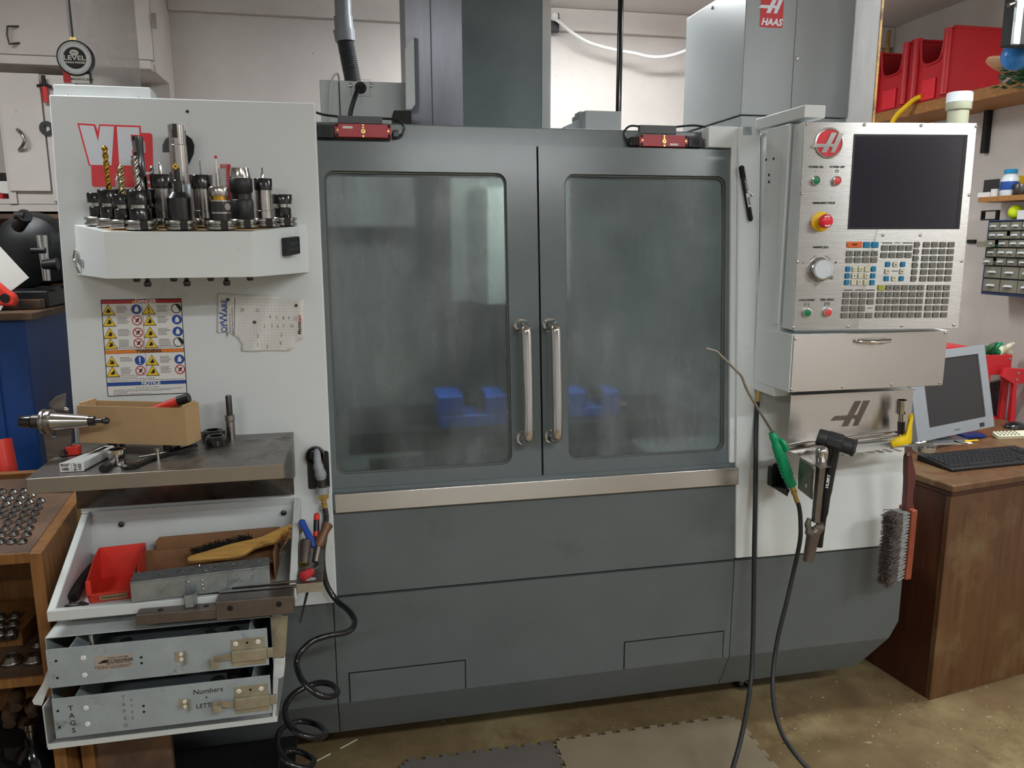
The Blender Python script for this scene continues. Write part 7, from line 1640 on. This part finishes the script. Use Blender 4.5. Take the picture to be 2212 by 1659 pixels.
# ------------------------------------------------------------------ right wall: shelf with bins, organiser, small shelf
sx = 2.75; szt, szb = 2.196, 2.146
sf = thing('wall_shelf', 'plywood shelf high on the right wall with red bins on it', 'shelf', (2.9, 3.3, szb))
B().box((sx, 2.3, szb), (XW-.001, YW-.02, szt)).build('shelf_board', 'wood_shelf', sf, bevel=.002)
q = PX(2112, 225, 2.95); 
for y in (q.y, 3.75): B().box((XW-.03, y-.012, 1.95), (XW-.001, y+.012, szb)).build('bracket', 'dark_iron', sf)
def big_bin(ya, yb, label):
    x0, x1 = sx+.002, XW-.01; z0 = szt+.001; H = .30; t = thing('red_storage_bin', label, 'bin', ((x0+x1)/2, (ya+yb)/2, z0), 'large red bins on the wall shelf')
    T_ = .004; lo = .17
    V_ = FR((x0, yb, z0), (0, -1, 0), (0, 0, 1)); W_ = yb-ya
    B().prism([(.0, 0), (W_, 0), (W_, H), (W_-.05, H), (W_-.065, lo+.03), (W_-.09, lo), (.09, lo), (.065, lo+.03), (.05, H), (0, H)], -T_, 0, V_).build('front_wall', 'red_bin', t, bevel=.002)
    B().box((x0+T_, ya, z0), (x1, ya+T_, z0+H)).build('side_wall', 'red_bin', t); B().box((x0+T_, yb-T_, z0), (x1, yb, z0+H)).build('side_wall', 'red_bin', t)
    B().box((x1-T_, ya+T_, z0), (x1, yb-T_, z0+H)).box((x0+T_, ya+T_, z0), (x1-T_, yb-T_, z0+T_)).build('back_wall', 'red_bin', t)
    for y in (ya+.028, yb-.028): B().tube([(x0-.004, y, z0+.01), (x0-.004, y, z0+H)], .020, n=16).build('corner_post', 'red_bin', t)
    B().tube([(x0-.003, ya+.05, z0+H), (x0-.003, ya+.062, z0+lo+.035), (x0-.003, ya+.09, z0+lo), (x0-.003, yb-.09, z0+lo), (x0-.003, yb-.062, z0+lo+.035), (x0-.003, yb-.05, z0+H)], .006, n=8, sub=3).build('rim', 'red_bin', t)
    for y in (ya, yb): B().cyl((x0, y+(.003 if y == ya else -.003), z0+H), (x1, y+(.003 if y == ya else -.003), z0+H), .008, n=10).build('rim', 'red_bin', t)
    B().box((x0-.010, ya+.085, z0+.004), (x0-.0005, yb-.085, z0+.10)).build('label_holder', 'estop_red', t, bevel=.003)
big_bin(3.285, 3.545, 'large red storage bin on the wall shelf, nearer to us'); big_bin(3.56, 3.83, 'large red storage bin on the wall shelf, next to the corner')
# odd things beside the bins
q = PX(2185, 60, 2.80); t = thing('black_device', 'black boxy device with a silver edge hanging from the ceiling at the top right corner', 'device', (2.9, q.y, 2.4))
qa, qb = PY(2172, 98, 2.62), PY(2166, 0, 2.62)
B().box((qa.x+.012, 2.60, qa.z), (qa.x+.30, 2.66, ZC-.002)).build('device_body', 'black_dark', t, bevel=.004); B().box((qa.x, 2.585, qa.z-.004), (qa.x+.030, 2.5995, ZC-.002)).build('silver_edge', 'galv', t, bevel=.003)
B().tube([(qa.x-.025, 2.6, PY(2155, 10, 2.6).z), (qa.x, 2.6, PY(2160, 5, 2.6).z)], .008, n=10).build('edge_clip', 'steel_dark', t)
q = PX(2194, 121, 2.60); B().sph((q.x, q.y, q.z), .055, 26, (1, .9, 1.0)).build('blue_ball', 'balloon_blue', label='blue balloon-like ball at the right edge above the shelf', cat='ball')
q = PX(2190, 152, 2.74); B().lathe([(.10, 0), (.115, .006), (.115, .016), (.10, .022), (.0001, .022)], FR(q, (.5, .85, 0), (-.75, .45, .35)), 36).build('wooden_disc', 'beige', label='pale pinkish wooden disc tilted on the wall shelf below the blue ball', cat='disc')
pl = thing('artificial_plant', 'dark green leafy sprig hanging over the wall shelf at the right edge', 'plant', PX(2200, 175, 2.72)); b = B(); rn = random.Random(4)
q = PX(2196, 168, 2.70)
for i in range(70):
    c = q+V3((rn.gauss(0, .02), rn.gauss(-.03, .05), rn.gauss(.0, .022))); A_ = Matrix.Translation(c) @ Matrix.Rotation(rn.random()*6.3, 4, 'Z') @ Matrix.Rotation(rn.uniform(-1, 1), 4, 'X')
    l_ = rn.uniform(.03, .055); b.add([(0, 0, 0), (l_*.5, -.011, .002), (l_, 0, 0), (l_*.5, .011, .002)], [(0, 1, 2, 3)], A_)
b.build('leaves', 'leaf', pl, kind='stuff', solid=.0006, recalc=False); B().tube([q+V3((0, .1, .03)), q, q+V3((0, -.12, -.02))], .003, n=6, sub=4).build('stem', 'leaf', pl)
B().tube([PX(1991, 208, 2.74), PX(1975, 215, 2.73), PX(1955, 232, 2.70), PX(1935, 252, 2.68), PX(1915, 290, 2.66)], .012, n=12, sub=5).build('yellow_hose', 'yellow', label='yellow hose drooping from the wall shelf behind the control panel', cat='hose')
q = PY(1925, 64, YW-.05); B().tube([(q.x, YW-.03, q.z), (q.x-.006, YW-.03, q.z-.06), (q.x+.002, YW-.03, q.z-.12), (q.x-.004, YW-.03, 2.22)], .014, n=12, sub=4).build('foam_strip', 'wood_brush', label='orange-brown foam strip in the corner of the back wall above the bins', cat='strip')
# pvc pipe behind the pendant
PVY = 2.85
q = PY(2068, 262, PVY); t = thing('pvc_pipe', 'olive-grey plastic pipe with a white cap standing behind the control panel', 'pipe', (q.x, PVY, 0))
k_ = PVY/F_PX*1.16; zt = PY(2072, 200, PVY).z; zs1 = PY(2070, 222, PVY).z; zs2 = PY(2070, 238, PVY).z
B().lathe([(20*k_, 0), (20*k_, zs2-.02), (20*k_, zs2)], Matrix.Translation((q.x, PVY, 0)), 32).build('pipe_body', 'pvc_olive', t)
B().lathe([(23*k_, zs2), (24*k_, zs2+.004), (24*k_, zs1)], Matrix.Translation((q.x, PVY, 0)), 32).build('coupling', 'pvc_olive', t)
B().lathe([(24.5*k_, zs1+.0005), (24.5*k_, zt-.004), (23*k_, zt), (.0001, zt)], Matrix.Translation((q.x, PVY, 0)), 32).build('white_cap', 'pvc_white', t)
# small shelf
t = thing('small_shelf', 'short wooden shelf on the right wall holding bottles and boxes', 'shelf', (2.95, 3.0, 1.71))
ya = PX(2113, 425, 2.88).y; B().box((2.88, 2.4, 1.712), (XW-.001, ya, 1.735)).build('shelf_board', 'wood_shelf', t, bevel=.001)
zz = 1.7355
def on(px, X=2.92): return PX(px, 415, X).y
def tbox(pa, pb, h, m, lb, name='carton', X=2.90, d=.05):
    y0, y1 = sorted((on(pa, X), on(pb, X))); B().box((X, y0, zz), (X+d, y1, zz+h)).build(name, m, label=lb, cat=name.replace('_', ' '), bevel=.001)
tbox(2112, 2138, .022, 'paper', 'long low white carton at the left end of the small wall shelf'); tbox(2140, 2150, .034, 'paper', 'small upright white carton on the small wall shelf, left of the bottle')
tbox(2123, 2156, .085, 'hose_gloss', 'glossy dark picture card standing behind the white carton on the small shelf', 'card', 2.985, .004)
yb = on(2175); t = thing('bottle', 'clear plastic bottle with a blue cap and blue label on the small wall shelf', 'bottle', (2.93, yb, zz)); M = Matrix.Translation((2.93, yb, zz))
B().lathe([(.0001, 0), (.034, 0), (.036, .004), (.036, .075), (.026, .090), (.022, .094), (.022, .098)], M, 28).build('bottle_body', 'pvc_white', t); B().lathe([(.026, .098), (.027, .100), (.027, .114), (.024, .117), (.0001, .117)], M, 28).build('blue_cap', 'key_blue', t); B().lathe([(.0364, .026), (.0366, .027), (.0366, .062), (.0364, .063)], M, 28).build('blue_label', 'label_blue', t)
yb = on(2200); B().lathe([(.0001, 0), (.028, 0), (.03, .004), (.03, .045), (.027, .05), (.0001, .05)], Matrix.Translation((2.93, yb, zz)), 24).build('jar', 'steel_dark', label='small dark round jar right of the blue-capped bottle', cat='jar')
y0 = on(2196, 2.99); B().box((2.99, y0-.16, zz), (3.02, y0, zz+.09)).build('yellow_carton', 'yellow', label='yellow carton at the right edge of the small wall shelf', cat='carton')
# drawer organiser
ox = 2.88; oy1 = PX(2128, 550, ox).y; oy0 = 2.62; rows_ = [479, 499, 517, 534, 555, 573, 600, 630]
zr = [PX(2128, y, ox).z for y in rows_]
og = thing('drawer_organiser', 'navy small-parts organiser with rows of clear drawers on the right wall', 'organiser', (2.95, 2.9, zr[-1]-.012))
B().box((ox, oy0, zr[-1]-.012), (XW-.001, oy1, zr[-1])).box((ox, oy0, zr[0]), (XW-.001, oy1, zr[0]+.006)).box((ox, oy1-.006, zr[-1]), (XW-.001, oy1, zr[0])).box((XW-.006, oy0, zr[-1]), (XW-.001, oy1-.006, zr[0])).build('cabinet_frame', 'navy', og)
for k in range(1, 7): B().box((ox, oy0, zr[k]-.002), (XW-.007, oy1-.007, zr[k]+.002)).build('divider', 'black_plastic', og)
rn = random.Random(9); cols = ['clear_tray', 'key_cream', 'pvc_white', 'steel_dark', 'green_plastic']
for k in range(7):
    n = 5 if k > 4 else 8; w_ = (oy1-.01-oy0)/n
    for j in range(n):
        ya_ = oy1-.009-(j+1)*w_; yb_ = ya_+w_-.004; z0_, z1_ = zr[k+1]+.003, zr[k]-.004; pro = .006 if rn.random() < .8 else .02
        d_ = B().box((ox-pro, ya_, z0_), (ox-pro+.002, yb_, z1_)).build('drawer', 'clear_tray', og, bevel=.0006)
        B().prism([(0, 0), (.012, .002), (.012, .006), (0, .009)], ya_+w_*.28, ya_+w_*.68, FR((ox-pro, 0, (z0_+z1_)/2-.004), (-1, 0, 0), (0, 0, 1))).build('drawer_pull', 'pvc_white', d_)
        B().box((ox+.02, ya_+.003, z0_), (ox+.10, yb_-.003, z0_+(z1_-z0_)*rn.uniform(.3, .7))).build('drawer_contents', rn.choice(cols), d_)
zt = zr[0]+.0065
yb = PX(2191, 450, 2.92).y; B().sph((2.93, yb, zt+.033), .031, 24).build('tennis_ball', 'tennis', label='yellow-green tennis ball on top of the navy parts organiser', cat='ball')
y0 = PX(2150, 455, 2.92).y; B().plate(-.05, 0, .04, .045, (-.044, .006, .034, .039), .002, 0, .02, FR((2.91, y0, zt), (0, -1, 0), (0, 0, 1)), k=1).build('open_box', 'black_plastic', label='small black open box on the organiser, left of the tennis ball', cat='box')
y0 = PX(2208, 450, 2.92).y; B().box((2.91, y0-.06, zt), (2.97, y0+.012, zt+.04)).build('white_carton', 'paper', label='white carton on the organiser, right of the tennis ball', cat='carton')
q = PX(2118, 528, ox-.02); B().box((ox-.04, PX(2141, 528, ox-.02).y, q.z-.012), (ox-.012, q.y, q.z+.014)).build('loose_drawer', 'clear_tray', label='clear drawer hanging out at the left of the organiser', cat='drawer')
q0 = PX(2089, 523, XW-.01); q1 = PX(2106, 523, XW-.01); B().box((XW-.012, q1.y, q0.z-.006), (XW-.001, q0.y, q0.z+.012)).build('wall_strip', 'dark_iron', label='short dark strip on the wall right beside the control panel edge', cat='strip')
# white cable across the back wall and its junction
t = thing('wall_sensor', 'small dark and white wall fitting where the white cable starts, right of the column', 'fitting', PY(1190, 50, YW-.05))
q = PY(1192, 50, YW-.03); B().box((q.x-.02, YW-.065, q.z-.05), (q.x+.03, YW-.036, q.z+.04)).build('fitting_body', 'black_plastic', t, bevel=.004); B().sph((q.x+.0, YW-.075, q.z+.02), .022, 16).build('white_plug', 'cable_white', t)
cp = [(1190, 38), (1205, 45), (1235, 70), (1275, 93), (1330, 108), (1370, 115), (1400, 122), (1430, 123), (1460, 117), (1490, 106), (1530, 90)]
B().tube([PY(x, y, YW-.07-.15*(i/10)) for i, (x, y) in enumerate(cp)], .0085, n=10, sub=5).build('white_cable', 'cable_white', label='white cable sagging across the wall from the column to the tool changer', cat='cable')
# bits on the floor
b = B(); rn = random.Random(21)
for i in range(34):
    q = PZ(rn.uniform(1650, 2200), rn.uniform(1500, 1655), .001); b.cbox((0, 0, 0), (.0025+.005*rn.random()**3, .0018, .001), Matrix.Translation(q) @ Matrix.Rotation(rn.random()*3, 4, 'Z'))
b.build('floor_chips', 'paper', label='tiny pale metal chips scattered on the concrete floor', cat='chips', kind='stuff')
for i, (p, c) in enumerate((((735, 1617), (772, 1597)), ((678, 1647), (714, 1628)))): B().cyl(PZ(*p, .003), PZ(*c, .003), .0018, n=6).build('straw_piece', 'key_cream', label=['pale thin splinter on the floor under the machine, the farther one', 'pale thin splinter on the floor under the machine, nearer the coiled hose'][i], cat='splinter')
